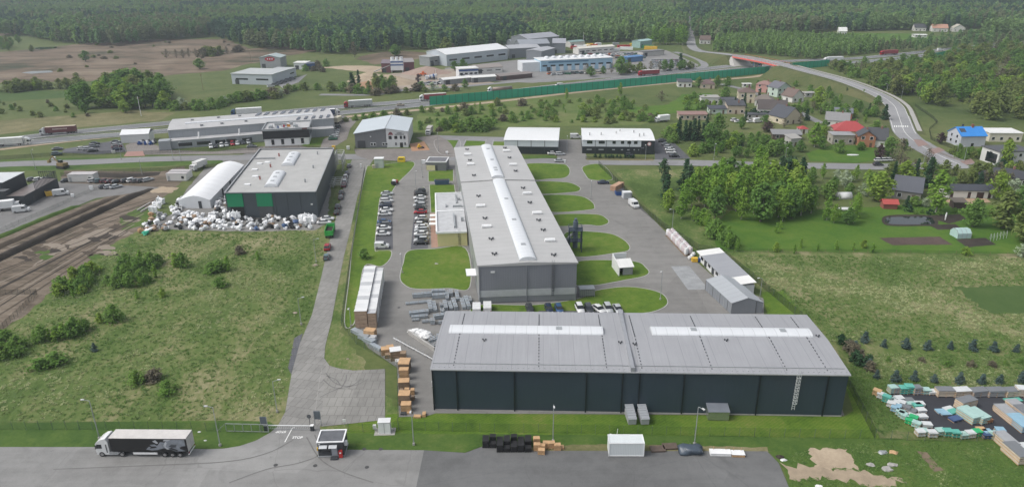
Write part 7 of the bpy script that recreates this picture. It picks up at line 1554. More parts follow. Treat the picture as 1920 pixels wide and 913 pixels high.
# garden things
a,b=G(1795,448),G(1820,447); d=b-a; t=thing('greenhouse','pale teal garden greenhouse in the bright garden','greenhouse',(a.x,a.y,.05),math.atan2(d.y,d.x)); L=d.length; m=MB(); m.extx([(0,0),(0,1.6),(1.1,2.6),(2.6,2.6),(3.7,1.6),(3.7,0)][::-1],0,L); m.build('glazing',plain('greenhouse_film',(.38,.52,.50),.3,0,.06,1.),t); m=MB()
for x in(0,L/3,2*L/3,L): m.extx([(-.04,0),(-.04,1.62),(1.08,2.65),(2.62,2.65),(3.74,1.62),(3.74,0),(3.7,0),(3.7,1.6),(2.6,2.6),(1.1,2.6),(0,1.6),(0,0)],x-.05,x+.05)
m.build('frame',galv,t)
p=G(1582,371.5); t=thing('tunnel_greenhouse','small white plastic tunnel in the garden behind the grove','greenhouse',(p.x,p.y,.05)); m=MB(); m.extx([(1.6*math.cos(math.pi*i/8),2.2*math.sin(math.pi*i/8)) for i in range(9)],-2.4,2.4); m.build('film',wrapw,t,True); m=MB(); m.box(2.4,2.45,-.5,.5,0,1.8); m.build('door',galv,t)
for i in range(6):
    a=G(1856+i*6,450-i*1.2); m=MB(); K=8
    for j in range(K):
        t0,t1=math.pi*j/K,math.pi*(j+1)/K; m.tube((0,1.6*math.cos(t0),1.9*math.sin(t0)),(0,1.6*math.cos(t1),1.9*math.sin(t1)),.06,5)
    o=m.build('hoop_frame',galv); o.location=(a.x,a.y,.03); o.rotation_euler=(0,0,R(-30)); tag(o,'bare pale hoop of the unfinished tunnel by the willow','hoop','bare hoops of the tunnel')
for x,y,sx,sy,sz,l in((1599,291,5,2.2,.12,'white sheet spread on the garden grass'),(1585,395,6,2.,1.,'white sheeted boat in the garden by the grove'),(1772,413,.5,.5,2.6,'white statue like post beside the pond'),(1875,413,3,3,.8,'white sheeted heap under the big willow')):
    p=G(x,y); m=MB(); m.blob((0,0,sz/2),(sx/2,sy/2,sz/2*1.1),int(x),.25,(12,8),0,.3 if sz<2 else 0); o=m.build('sheeted_heap' if sz<2 and sz>.5 else ('white_sheet' if sz<.5 else 'white_post'),wrapw); o.location=(p.x,p.y,.06); tag(o,l,'garden item')
# ================================================================= bulk bag heaps
bagw=plain('bag_white',(.74,.75,.76),.55,0,.10,1.6); bagb=plain('bag_black',(.02,.02,.022),.5); bagg=plain('bag_grey',(.32,.33,.33),.6,0,.2,1.6); bagt=plain('bag_tan',(.32,.22,.14),.8,0,.3,1.8); bagbl=plain('bag_blue',(.05,.10,.22),.5); baggr=plain('bag_green',(.01,.30,.18),.5); bago=plain('bag_orange',(.42,.25,.12),.7)
BAGS=[]
for i in range(4):
    m=MB(); m.blob((0,0,.55),(.8,.72,.66),i*7+2,.7,(9,6),0,.85); 
    if i%2: m.tube((-.1,.1,1.05),(.1,.0,1.4),.22,6,.12)
    BAGS.append(m.data('bulk_bag',bagw,False))
def bag(p,z,mt_2,label,group,s=1.,tall=1.):
    o=bpy.data.objects.new('bulk_bag',BAGS[rnd.randrange(4)]); link(o); o.location=(p.x,p.y,.06+z); o.rotation_euler=(rnd.uniform(-.2,.2)*(tall<1.2),rnd.uniform(-.2,.2)*(tall<1.2),rnd.uniform(0,6.28)); o.scale=(s,s*rnd.uniform(.9,1.15),s*tall*rnd.uniform(.85,1.1)); sl_=o.material_slots[0]; sl_.link='OBJECT'; sl_.material=mt_2; tag(o,label,'bulk bag',group)
bn={id(bagw):'white',id(bagb):'black',id(bagg):'grey',id(bagt):'tan',id(bagbl):'blue'}
def inpoly(x,y,P):
    c=False; n=len(P)
    for i in range(n):
        x0,y0=P[i];x1,y1=P[i-1]
        if (y0>y)!=(y1>y) and x<(x1-x0)*(y-y0)/(y1-y0)+x0:c=not c
    return c
def heap(P,n,where,mix,zm):
    xs=[p[0] for p in P];ys=[p[1] for p in P]; k=0; pts=[]
    for _ in range(n*60):
        if k>=n:break
        x,y=rnd.uniform(min(xs),max(xs)),rnd.uniform(min(ys),max(ys))
        if not inpoly(x,y,P):continue
        w=G(x,y); near=[q for q in pts if (q-w).length<.95]
        if len(near)>zm: continue
        z=len(near)*.55; pts.append(w); mt_2=rnd.choices((bagw,bagb,bagg,bagt,bagbl),mix)[0]; bag(w,z,mt_2,f"{bn[id(mt_2)]} bulk bag {where}",'bulk bags heaped around the dark hall',rnd.uniform(.62,1.08)); k+=1
heap([(322,396),(334,380),(346,372),(344,386),(338,398),(336,410),(326,412)],34,'in the ridge west of the white tent',(9,.3,2,0,0),2)
heap([(338,402),(392,398),(428,400),(428,412),(420,420),(340,420),(334,412)],60,'in the white bank before the tent gable',(9,.6,1,.6,0),1)
heap([(328,414),(425,414),(428,431),(330,431)],50,'in the front line of the heap facing the meadow',(8,2.4,2.4,.8,.2),1)
heap([(268,428),(290,402),(312,405),(322,420),(318,433),(275,436)],34,'in the mixed heap at the western end',(5,2,2,2,0),1)
heap([(428,412),(520,410),(560,408),(560,422),(590,424),(590,431),(428,432)],80,'along the front wall of the dark hall',(7,4,2.5,1.2,.3),1)
heap([(404,380),(424,356),(426,374),(424,400),(400,402)],22,'in the gap between tent and dark hall',(6,1,2,1,0),1)
for i in range(3):
    for j in range(2):
        w=G(285+i*7,398-i*8)+Vector((j*1.5,-.4*j,0)); bag(w,0,bagw,'tall white bag standing in the tilted pair rows by the beams','tall bags by the loose beams',1.15,1.7)
for i in range(8):
    w=G(566+(i%4)*7.2,419-(i//4)*5); bag(w,0,bagw,f"tall white bag in the tidy double row at the dark hall corner",'tall bags at the hall corner',1.15,1.75)
for i in range(3): w=G(433+i*7,413); bag(w,.3,bagw,'white bag standing inside the open loading bay','bags in the loading bay',1.2,1.9)
p=G(273,440); bag(p,0,baggr,'bright green bag at the western tip of the heap',None,1.2); p=G(265,436); bag(p,0,bago,'dull orange bag beside the bright green one',None,1.1); p=G(284,408); bag(p,.6,bago,'orange bag on top of the western heap',None,1.1); p=G(378,433); bag(p,0,bagw,'single white bag rolled out onto the meadow edge',None,.8)
# ================================================================= wrapped pallet yard
GR('pallet_yard',[(1655,742),(1700,736),(1920,738),(2060,745),(2060,860),(1920,850),(1868,815),(1720,805),(1690,780)],.08,black_lot,'fresh black tarmac of the wrapped pallet yard','yard')
teal=plain('wrap_teal',(.10,.38,.31),.4,0,.15,1.2); pale=plain('wrap_pale',(.55,.57,.57),.4,0,.12,1.2); pteal=plain('wrap_paleteal',(.34,.50,.46),.4,0,.15,1.2); blu=plain('wrap_blue',(.24,.40,.50),.4,0,.15,1.2); gryw=plain('wrap_grey',(.30,.31,.32),.5,0,.15,1.2); tanw=plain('wrap_tan',(.50,.33,.17),.6,0,.12,1.2); grn2=plain('wrap_green',(.02,.36,.13),.4,0,.12,1.2); woodw=plain('wrap_wood',(.50,.44,.36),.7,0,.2,1.6); dkb=plain('wrap_darkblue',(.05,.09,.20),.4,0,.2,1.2)
wn_={id(teal):'teal',id(pale):'white',id(pteal):'pale teal',id(blu):'pale blue',id(gryw):'grey',id(tanw):'tan',id(grn2):'bright green',id(woodw):'pale wooden',id(dkb):'dark blue'}
zp=lambda x,y:Z(1620,690,4.807,x,y)
SS=[]
# west diagonal row along the fence
for x,y,m_,h in((112,240,tanw,1.6),(150,268,pale,1.5),(195,300,teal,1.9),(225,300,pteal,1.2),(240,345,pale,1.3),(280,330,pale,1.2),(330,335,pale,1.3),(275,385,blu,1.3),(300,360,blu,1.1),(320,420,pteal,1.3),(345,440,pteal,1.3),(375,375,gryw,1.2),(365,455,pteal,1.2),(430,395,gryw,.8),(425,455,pale,1.2),(405,495,grn2,1.2),(440,470,grn2,1.3),(465,525,pteal,1.4)): SS.append((x,y,1.7,1.4,h,m_,'in the slanting fence row'))
for x,y,m_,h in((310,285,pale,.9),(400,300,gryw,.8),(410,330,pteal,.7),(475,350,teal,.9),(495,335,pale,.9),(510,390,pale,.8),(520,450,pale,.9),(560,525,pale,1.),): SS.append((x,y,2.,1.4,h,m_,'set loose inside the fence row'))
for x,y,m_,h in((500,600,pale,1.3),(530,590,pteal,1.2),(605,610,pale,1.4),(680,590,pteal,1.3),(745,600,teal,1.5),(815,610,teal,1.4),(890,620,pteal,1.1),(950,615,pale,1.4),(1010,600,grn2,1.3),(1045,580,tanw,1.2),(1095,620,dkb,1.1),(1105,600,blu,1.2),(1160,620,pteal,1.3),(1215,590,blu,1.5)): SS.append((x,y,1.8,1.5,h,m_,'in the row facing the bank'))
for x,y,m_,h in((250,215,pteal,1.9),(290,215,gryw,1.8),(345,220,teal,1.9),(395,215,teal,2.2),(465,222,gryw,2.1),(550,222,pteal,1.3),(605,225,pale,.8)): SS.append((x,y,1.9,1.6,h,m_,'in the row beside the spruces'))
for i,(x,m_,h) in enumerate(((718,woodw,2.),(865,woodw,1.9),(1020,gryw,1.8),(1170,gryw,1.9),(1325,woodw,1.9),(1420,woodw,2.4))): SS.append((x,240,3.9 if i!=5 else 3,2.,h,m_,'in the long back row of slab crates'))
SS+=[(1340,290,4.,1.4,.25,teal,'lying flat before the slab crates'),(700,395,2.6,1.6,.4,blu,'lying low in the middle of the yard'),(730,410,2.4,1.5,.35,blu,'lying low beside another low blue one'),(760,375,2.4,1.5,.5,pale,'low beside the big middle stack'),(800,400,2.2,1.5,.6,teal,'low at the foot of the big middle stack'),(820,465,2.6,1.6,.6,dkb,'low and dark before the big middle stack'),(905,350,4.4,2.2,2.6,woodw,'at the back of the big middle stack'),(940,450,3.,4.4,2.1,pteal,'at the front of the big middle stack'),(1020,455,2.4,4.2,2.,pteal,'beside the front of the big middle stack'),(1080,460,1.6,3.,.9,plain('wrap_rust',(.30,.14,.06),.7),'rusty and low on the far side of the middle stack'),(1235,385,2.6,2.4,1.4,gryw,'at the corner of the east stack'),(1290,440,2.8,5.6,1.8,woodw,'forming the west face of the east stack'),(1360,390,2.6,4,2.4,woodw,'at the back of the east stack'),(1400,520,3.2,5.,1.9,blu,'at the near end of the east stack'),(1420,440,2.6,3.4,2.6,gryw,'dark topped in the east stack'),(1265,690,2.6,4.6,2.2,woodw,'at the road corner of the yard, western'),(1360,800,2.8,5.,2.4,woodw,'at the road corner of the yard, nearest'),(1440,740,2.4,3,1.,pale,'beside the nearest corner stack')]
wn_[id(MAT['wrap_rust'])]='rust coloured'
cnt={}
for x,y,L,W,h,m_,wh_ in SS:
    px=zp(x,y+4); L*=.84; W*=.84; h*=.72; key=(wn_[id(m_)],wh_); cnt[key]=cnt.get(key,0)+1; n_=cnt[key]
    lab=f"{wn_[id(m_)]} pallet stack {wh_}"+('' if n_==1 else f", {ordn[n_-1]} from the warehouse")
    t=crate('pallet_stack',L,W,h,max(1,round(h/.5)),m_,lab,px[0],px[1],(-42 if 'slanting' in wh_ else (18 if 'middle stack' in wh_ else (5 if W>2.3 else rnd.uniform(-8,8)))),'pallet stack','wrapped stacks in the pallet yard',rnd.choice((plain('top_dark',(.16,.17,.18),.5),pale,gryw,plain('top_dark',(.16,.17,.18),.5))) if m_ in(woodw,) else (m_ if m_ is not gryw else plain('top_dark',(.16,.17,.18),.5)),.05,.09,.34)
# ================================================================= trees, shrubs, woods
vr=random.Random(21)
bark=plain('tree_bark',(.10,.085,.07),.9,0,.3,1.); birchbark=plain('birch_bark',(.38,.36,.32),.85,0,.35,1.5)
LF=dict(
 birch=leaf('leaf_birch',(.085,.145,.024),(.12,.18,.032),(.155,.195,.038),.38),
 broad=leaf('leaf_broad',(.06,.105,.028),(.085,.135,.032),(.11,.15,.04),.35),
 olive=leaf('leaf_olive',(.085,.10,.032),(.105,.118,.036),(.115,.105,.042),.3),
 lime=leaf('leaf_lime',(.12,.165,.028),(.14,.18,.033),(.155,.18,.038),.35),
 fir=leaf('leaf_fir',(.016,.032,.017),(.022,.042,.020),(.03,.05,.024),.12),
 pine=leaf('leaf_pine',(.026,.046,.024),(.036,.058,.028),(.045,.062,.032),.12),
 blue=leaf('leaf_bluespruce',(.036,.05,.045),(.044,.058,.053),(.052,.066,.06),.12),
 bare=leaf('leaf_bare',(.075,.060,.045),(.095,.075,.052),(.105,.088,.055),.2),
 plum=leaf('leaf_plum',(.035,.02,.024),(.05,.028,.03),(.06,.035,.035),.2),
 shrub=leaf('leaf_shrub',(.075,.125,.03),(.10,.15,.036),(.125,.165,.042),.42),
 blossom=leaf('leaf_blossom',(.16,.18,.10),(.22,.23,.16),(.26,.26,.20),.3))
SHP=dict(round=lambda t:math.sin(math.pi*min(1,max(0,t))**.8)**.65, col=lambda t:(1-(2*t-.85)**2*.75 if t<.95 else .25), cone=lambda t:(1-t)**.85*.97+.03, spread=lambda t:math.sin(math.pi*t**.62)**.6, dome=lambda t:math.sqrt(max(0,1-t*t))*(.75+.25*min(1,t*5)), pine=lambda t:(.35+.75*t if t<.5 else .72*(1-((t-.5)/.5)**2)**.5+.05))
def crown_mesh(seed,H0,H1,Rm,shape,nc,nl,ls,mat,rc=.32,skew=.25,flat=.85):
    r_=random.Random(seed); m=MB(); f=SHP[shape]; h=H1-H0; ph=r_.uniform(0,6); 
    for i in range(nc):
        t=((i+r_.random())/nc); a=r_.uniform(0,6.283); lob=1+skew*math.sin(2*a+ph)*math.cos(3*t+ph)+.18*math.sin(5*a+ph*2)
        if shape=='cone': t=1-(1-t)**.6*1.0 if False else t**1.35
        R_=Rm*max(.03,f(t))*lob; q=r_.random()**.45; k=rc*Rm*(.7+.6*r_.random())*(.55+.45*f(min(.99,t))) 
        q=max(0,q*R_-k*.45); c=Vector((q*math.cos(a),q*math.sin(a),H0+t*h))
        for j in range(nl):
            d=Vector((r_.gauss(0,1),r_.gauss(0,1),r_.gauss(.25,.9))).normalized(); p=c+Vector((d.x,d.y,d.z*flat))*(k*r_.uniform(.25,1.3))
            n=(d*.8+Vector((r_.gauss(0,.4),r_.gauss(0,.4),r_.gauss(.75,.35)))).normalized(); u=n.orthogonal().normalized(); u.rotate(Matrix.Rotation(r_.uniform(0,6.28),3,n)); v=n.cross(u); s=ls*r_.uniform(.6,1.25)
            m.face([p-u*s*.5-v*s*.3,p+u*s*.5-v*s*.35,p+u*s*.42+v*s*.4,p-u*s*.4+v*s*.33])
    return m.data('crown',mat)
def trunk_mesh(seed,H,r,mat,limbs=5,spread=1.5,bend=.02):
    r_=random.Random(seed); m=MB(); P=[Vector((0,0,0))]
    for i in range(4): P.append(P[-1]+Vector((r_.gauss(0,bend*H),r_.gauss(0,bend*H),H/4)))
    for i in range(4): m.tube(P[i],P[i+1],r*(1-.2*i),7,r*(.8-.2*i),caps=False)
    for i in range(limbs):
        z=r_.uniform(.35,.85); b=P[0].lerp(P[-1],z); a=r_.uniform(0,6.28); e=b+Vector((math.cos(a)*spread,math.sin(a)*spread,spread*r_.uniform(.6,1.3)))*r_.uniform(.7,1.2); m.tube(b,e,r*.4*(1.2-z),5,r*.1,caps=False)
    return m.data('trunk',mat,True)
# kind: (name, H0,H1,R,shape,clumps,leaves,leaf size,trunk r, trunk mat) unit trees about 10 m tall
KD=dict(birch=('birch_tree',1.5,10,2.2,'col',64,17,.46,.14,birchbark,'birch'),broad=('broadleaf_tree',1.4,10,3.6,'round',72,18,.62,.24,bark,'broad'),olive=('willow_tree',.8,9,3.6,'spread',50,20,.7,.2,bark,'olive'),lime=('maple_tree',1.2,9,3.3,'round',50,20,.68,.2,bark,'lime'),fir=('fir_tree',.5,11,2.2,'cone',64,16,.6,.18,bark,'fir'),pine=('pine_tree',3.2,11,2.5,'pine',40,20,.6,.2,bark,'pine'),bare=('bare_tree',1.5,9,3.2,'round',44,13,.42,.2,bark,'bare'),shrub=('shrub',-.1,3,1.9,'dome',46,17,.34,.07,bark,'shrub'),oshrub=('willow_bush',-.1,3,2.1,'dome',32,20,.42,.07,bark,'olive'),lshrub=('shrub',-.1,3,1.7,'dome',30,20,.4,.07,bark,'lime'),dshrub=('twiggy_bush',-.1,2.6,2.2,'dome',30,20,.42,.07,bark,'bare'),sapl=('sapling',.0,4,1.0,'col',26,18,.32,.05,bark,'birch'),blue=('spruce_sapling',.05,3,1.25,'cone',52,14,.34,.07,bark,'blue'),plum=('plum_tree',.9,6,2.6,'round',40,20,.5,.15,bark,'plum'),bloss=('blossom_tree',.6,5,2.4,'round',36,20,.42,.12,bark,'blossom'),hedge=('hedge_bush',-.1,2.2,1.5,'dome',26,18,.36,.06,bark,'fir'))
TM={}
def tree(kind,p,h,label,group=None,wide=1.):
    nm,H0,H1,Rm,sh,nc,nl,ls,tr,tm,lm=KD[kind]
    if kind not in TM:
        TM[kind]=[(crown_mesh(hash_(kind)+i*13,H0,H1,Rm,sh,nc,nl,ls,LF[lm],.36 if sh in('round','spread','dome') else .42),trunk_mesh(hash_(kind)+i,H1*(.8 if sh!='dome' else .5),tr,tm)) for i in range(4)]
    cm,tk=TM[kind][vr.randrange(4)]; s=h/H1
    t=thing(nm,label,nm.replace('_',' ').replace(' tree','') + (' tree' if 'tree' in nm else ''),(p.x,p.y,.02),vr.uniform(0,6.28),group); w=s*wide*vr.uniform(.88,1.12); t.scale=(w,w*vr.uniform(.92,1.08),s)
    link(bpy.data.objects.new('crown',cm),t); link(bpy.data.objects.new('trunk',tk),t); return t
def hash_(s): return sum(ord(c)*(i+3) for i,c in enumerate(s))
def cluster(P,n,kinds,hr,where,group,mind=2.,wide=1.,line=False):
    """plants with their feet inside photo polygon P"""
    ks=list(kinds); ws=[kinds[k] for k in ks]; xs=[p[0] for p in P];ys=[p[1] for p in P]; pts=[]; k=0
    gp=[G(*p) for p in P]; gx=[p.x for p in gp];gy=[p.y for p in gp]; gl=[(p.x,p.y) for p in gp]
    for _ in range(n*80):
        if k>=n:break
        if line:
            u=vr.random()*(len(gp)-1); i=int(u); w=gp[i].lerp(gp[min(i+1,len(gp)-1)],u-i)+Vector((vr.gauss(0,mind*.3),vr.gauss(0,mind*.3),0))
        else:
            w=Vector((vr.uniform(min(gx),max(gx)),vr.uniform(min(gy),max(gy)),0))
            if not inpoly(w.x,w.y,gl):continue
        if any((q-w).length<mind for q in pts):continue
        pts.append(w); kd=vr.choices(ks,ws)[0]; tree(kd,w,vr.uniform(*hr)*(1 if kd not in('fir',) else 1.1),f"{ADJ[kd]} {where}",group,wide); k+=1
ADJ=dict(birch='fresh green birch',broad='mid green broadleaf tree',olive='olive green willow',lime='yellow green maple',fir='dark narrow fir',pine='dark green pine',bare='brownish barely leafed tree',shrub='green leafy shrub',oshrub='olive rounded willow bush',lshrub='yellow green shrub',dshrub='brown twiggy bush',sapl='thin green sapling',blue='small blue grey spruce',plum='dark purple tree',bloss='pale blossoming tree',hedge='dark clipped hedge bush')
def T(kind,x,y,h,label,wide=1.): return tree(kind,G(x,y),h,label,None,wide)
# --- grove east of the factory
cluster([(1280,392),(1335,352),(1420,345),(1490,360),(1512,400),(1470,418),(1380,414),(1300,408)],58,dict(birch=8,broad=2,lime=.6),(9.5,13),'in the dense grove east of the factory','trees of the dense grove',2.6)
cluster([(1440,338),(1480,345),(1512,362),(1505,380),(1450,352)],7,dict(fir=1,pine=1),(10,12.5),'at the back of the dense grove','dark conifers of the grove',2.4)
for a in (('pine',1243,356,11.5,'tall dark pine at the fence side of the grove',1.1),('fir',1284,356,11.5,'tall dark fir behind the grove edge birches',1.4),('pine',1290,372,12,'dark pine at the west corner of the grove'),('fir',1250,373,9.,'dark fir behind the yellow green tree at the fence',1.5),('lime',1253,398,8,'yellow green young tree first at the fence end of the grove'),('birch',1277,410,9,'fresh birch at the near west corner of the grove'),('lime',1306,358,9,'yellow green crown behind the dark pine'),('birch',1420,330,12,'tall bright birch behind the grove top')): T(*a)
cluster([(1300,415),(1320,425),(1345,445),(1375,468)],15,dict(birch=3,sapl=1,shrub=1),(3.5,6),'straggling along the east fence below the grove','young trees below the grove',2.,line=True)
cluster([(1512,392),(1560,418),(1600,418),(1606,402)],8,dict(birch=3,broad=1),(5.5,8.5),'in the loose row at the garden edge','loose trees at the garden edge',3.,line=True)
cluster([(1510,335),(1640,335),(1650,365),(1585,368),(1520,378)],17,dict(birch=2,broad=2,lime=1.5,bloss=1.6,shrub=2),(3.2,6.4),'between the grove and the garden house','trees beside the garden house',3.2)
for a in (('lime',1645,378,10.5,'broad yellow green maple before the garden house',1.2),('fir',1672,352,10,'dark fir between two bright maples by the street'),('lime',1694,350,9.5,'yellow green maple in front of the dark fir pair',1.1),('fir',1716,336,8,'smaller of two dark firs near the street',1.),('fir',1737,352,11.5,'larger of two dark firs near the street',1.2),('birch',1754,398,14.5,'big grey green birch left of the white stable',1.5),('broad',1823,425,9,'mid green garden tree before the greenhouse',1.05),('olive',1880,428,12,'big spreading olive willow at the garden edge',1.15),('olive',1922,455,11,'second big willow at the garden edge',1.1),('lime',1868,375,10,'orange tinged maple behind the white stable',.8),('bloss',1898,372,7,'pale blossoming tree beside the anthracite roof'),('broad',1912,395,9,'round mid green tree behind the big willow'),('bloss',1640,372,3.6,'white blossoming bush by the garden house'),('bloss',1622,368,3,'smaller white blossoming bush by the garden house'),('bloss',1735,388,3.4,'pale blossoming bush left of the birch trunk'),('fir',1700,388,4,'small dark conifer at the garden house corner',1.4),('shrub',1715,385,3,'green shrub below the garden house wall',1.4),('bloss',1915,482,3.8,'pale blossoming bush at the meadow corner',1.3),('lshrub',1810,478,2.4,'yellow green shrub on the garden fence'),('shrub',1785,352,4,'dense shrub behind the stable roof'),('fir',1835,352,6,'dark round conifer behind the stable roof',1.4)): T(*a)
cluster([(1660,328),(1740,325),(1800,330),(1860,335),(1900,330)],16,dict(olive=2,bare=1.5,lime=1,shrub=1),(4,6.5),'along the near side of the street end','bushes along the street end',3.,line=True)
cluster([(1770,345),(1850,350),(1880,360),(1900,345),(1860,335),(1780,335)],12,dict(olive=2,broad=1,bare=1.),(4.5,7),'behind the white stable','trees behind the white stable',3.)
cluster([(1700,398),(1760,402),(1830,398),(1860,400)],9,dict(hedge=2,shrub=1),(1.4,2.2),'in the low hedge below the stable','hedge below the stable',2.,line=True)
cluster([(1850,300),(1880,320),(1920,325),(1890,312)],7,dict(hedge=1,fir=.4),(3,4.5),'clipped before the modern white house','hedge before the modern house',1.8)
T('lime',1883,312,11,'spindly yellow green tree before the modern white house',.8)
cluster([(1770,283),(1850,288),(1862,300),(1800,300)],12,dict(shrub=2,oshrub=1,broad=.5),(2.5,4),'below the blue roofed house','shrubs below the blue roofed house',2.)
T('plum',1764,270,5,'dark purple bush at the corner of the blue roofed house',1.1)
# --- bushes north of the street
cluster([(1293,272),(1360,262),(1400,270),(1440,268),(1470,275),(1480,296),(1400,296),(1300,296)],34,dict(shrub=2,broad=3,birch=1,lshrub=1),(3.8,6.5),'in the thicket between firs and barn','thicket between firs and barn',3.2,1.1)
for i,x in enumerate((1272,1284,1292,1300,1308,1317)): T('fir',x,262+(i%2)*2,10.5-(i%3),f'tall dark fir, {ordn[i]} in the row by the white truck',1.15)
for a in (('broad',1344,262,12.5,'tallest mid green tree beside the fir row',1.),('broad',1330,268,9,'rounder tree in front of the tallest one by the firs',1.2),('shrub',1252,258,5,'big green shrub before the white truck',1.3),('lshrub',1268,250,4.6,'yellow green shrub behind the car park row',1.2),('shrub',1262,268,4.6,'big green shrub above the car park row',1.3),('birch',1527,276,11,'tall green tree before the timber barn',1.6),('broad',1540,280,6,'lower green tree beside the tall one by the barn'),('broad',1500,285,5,'green bush below the grey outhouse',1.2),('plum',1440,248,5,'dark purple thicket tree before the barn',1.4),('bare',1432,246,4.5,'brown bush by the village forecourt',1.3),('bare',1470,240,5,'brown twiggy tree by the cream gable house'),('plum',1648,300,6,'dark purple round tree beside the white cars'),('broad',1665,297,9,'big green tree behind the dark purple one',1.25),('bare',1686,311,11,'large bare dark tree at the street end',1.1),('broad',1695,282,5,'small dark green tree at the junction'),('bare',1738,306,6,'wide bush on the junction corner',1.35),('fir',1658,225,8,'dark conifer beside the curved road',1.6),('shrub',1575,288,3.5,'dark green bush by the block house'),('fir',1395,203,8.4,'dark pointed conifer before the cream house',1.2),('fir',1378,198,5,'dark bush conifer beside the cream house'),('fir',1424,186,6.5,'dark conifer between pink and cream houses'),('lime',1533,206,12.5,'tall sparse yellow green tree below the embankment',.9),('fir',1512,226,6,'dark thick conifer beside the cream gable house',1.6),('broad',1310,165,7,'dark green tree between two bungalows by the barrier'),('broad',1345,162,7,'dark green tree at the lane start',1.2),('bare',1240,190,6,'brown bush on the field edge below the barrier',1.5),('birch',1163,180,8,'slender green tree below the barrier, among shrubs'),('birch',1062,188,7,'slender green tree alone below the barrier'),('bare',1500,235,6,'brown tree beside the village lane'),('bare',1555,262,6,'brown crown before the red roofed house')): T(*a)
cluster([(1538,215),(1570,205),(1600,208),(1640,212),(1650,222),(1600,232),(1550,228)],18,dict(broad=2,shrub=1,fir=.7,lime=.6),(4,6.5),'in the gardens below the curved road','garden trees below the curved road',3.5)
cluster([(1300,180),(1340,185),(1360,205),(1320,215),(1290,212),(1285,195)],15,dict(shrub=2,broad=1,lshrub=1),(3,5),'behind the flat grey house','shrubs behind the flat grey house',3.5)
cluster([(1395,215),(1430,212),(1440,222),(1400,222)],9,dict(hedge=1),(2.2,3.2),'in the dark hedge by the forecourt','hedge by the village forecourt',1.8)
cluster([(1462,205),(1530,200),(1545,215),(1490,215)],10,dict(broad=1,shrub=1,bare=1),(3,5),'between the white and cream houses','shrubs between the village houses',3.)
cluster([(1640,240),(1655,255),(1650,270),(1600,285),(1570,285)],9,dict(shrub=1,broad=1),(3,5),'beside the red roofed house','bushes beside the red roofed house',3.,line=True)
HL=[(o.location.x,o.location.y) for o in COL.objects if o.get('category') in('house','barn','carport','outhouse','shed')]
for _ in range(400):
    p=G(vr.uniform(1325,1660),vr.uniform(160,285))
    if any(math.hypot(p.x-x,p.y-y-4)<9.5 for x,y in HL) or len(HL)>98: continue
    HL.append((p.x,p.y-4)); kd=vr.choice(('broad','broad','shrub','birch','lime','fir','bare')); tree(kd,p,vr.uniform(3.2,6.2),f"{ADJ[kd]} filling the gardens between the village houses",'garden trees between the village houses',1.1)
# --- woods
cluster([(1636,168),(1690,156),(1740,150),(1800,142),(1900,128),(2010,122),(2060,225),(1920,228),(1850,226),(1775,212),(1720,190)],165,dict(olive=4,broad=4,lime=1,bare=1.5,birch=1),(9,13.5),'in the wood inside the road bend','wood inside the road bend',5.2,1.2)
cluster([(1558,127),(1640,126),(1700,118),(1650,150),(1590,146)],34,dict(oshrub=2,bare=1,shrub=1,olive=1),(4.5,7.5),'beside the short noise barrier','shrubs beside the short barrier',5.,1.1)
cluster([(1800,112),(1850,96),(1990,88),(1990,118),(1830,122)],66,dict(olive=3,broad=3,bare=.6),(8,11),'beyond the last motorway bend','trees beyond the motorway bend',6.5,1.2)
cluster([(145,205),(175,188),(215,172),(290,170),(318,185),(322,203),(250,206)],46,dict(broad=4,olive=2,lime=1,bare=.3),(9.5,15.5),'in the copse above the motorway','copse above the motorway',3.8,1.25)
for a in (('broad',262,180,17,'tallest dark tree in the copse above the motorway'),('lime',213,190,13,'yellow green domed tree in the copse front',1.3),('lime',236,212,7,'bright green bush at the foot of the copse',1.4),('broad',160,213,6,'round dark bush left of the copse',1.2),('broad',161,116,9,'lone dark tree in the reed bed',1.4),('broad',375,130,8,'low broad tree at the reed bed edge',1.6),('olive',60,97,6,'small dark bush at the reed bed edge',1.4),('olive',836,109,17,'big pale willow behind the large pale hall',1.),('bare',850,110,12,'brown tree beside the big pale willow'),('broad',742,106,10,'round tree behind the concrete plant',1.6),('bare',665,108,13,'bare tree at the wood edge clearing'),('fir',661,168,11,'pointed green tree at the sand heaps',1.4),('fir',673,160,10,'second pointed tree at the sand heaps',1.2),('broad',1164,141,13,'large dark tree before the depot end',1.2),('broad',1108,144,7,'bush before the depot',1.6),('fir',1275,128,11,'pointed conifer on the service road bend',1.5),('broad',868,132,8,'tree before the large pale hall',1.5),('broad',853,133,7,'dark bush before the large pale hall',1.4),('bare',1022,118,4,'small tree at the depot yard'),('broad',872,166,6,'tree behind the motorway tanker',1.1),('plum',785,156,6,'dark tree in the plant yard')): T(*a)
cluster([(300,205),(330,203),(350,207),(400,205),(440,192),(480,186),(520,186)],18,dict(shrub=3,oshrub=1,bloss=.5),(4,6.5),'in the rounded row above the motorway','rounded shrubs above the motorway',4.5,1.25,True)
cluster([(-40,172),(30,172),(70,168),(150,166)],15,dict(oshrub=2,lime=.6,olive=.6),(5,7.5),'in the hedge between field and reed bed','hedge along the reed bed',5.,1.3,True)
cluster([(320,110),(360,108),(400,104),(445,98)],15,dict(bare=2,dshrub=1,oshrub=1),(5,8),'in the brown row inside the reed bed','brown row in the reed bed',6.,1.2,True)
cluster([(-40,98),(10,97),(45,86),(30,78),(-30,80)],12,dict(broad=2,olive=1),(7,10),'at the western rim of the reed bed','trees at the reed bed rim',7.,1.2)
cluster([(0,192),(130,190),(200,218),(100,222),(0,222)],16,dict(oshrub=2,dshrub=.4,shrub=1),(1.6,3.2),'on the rough verge above the motorway','shrubs on the motorway verge',7.)
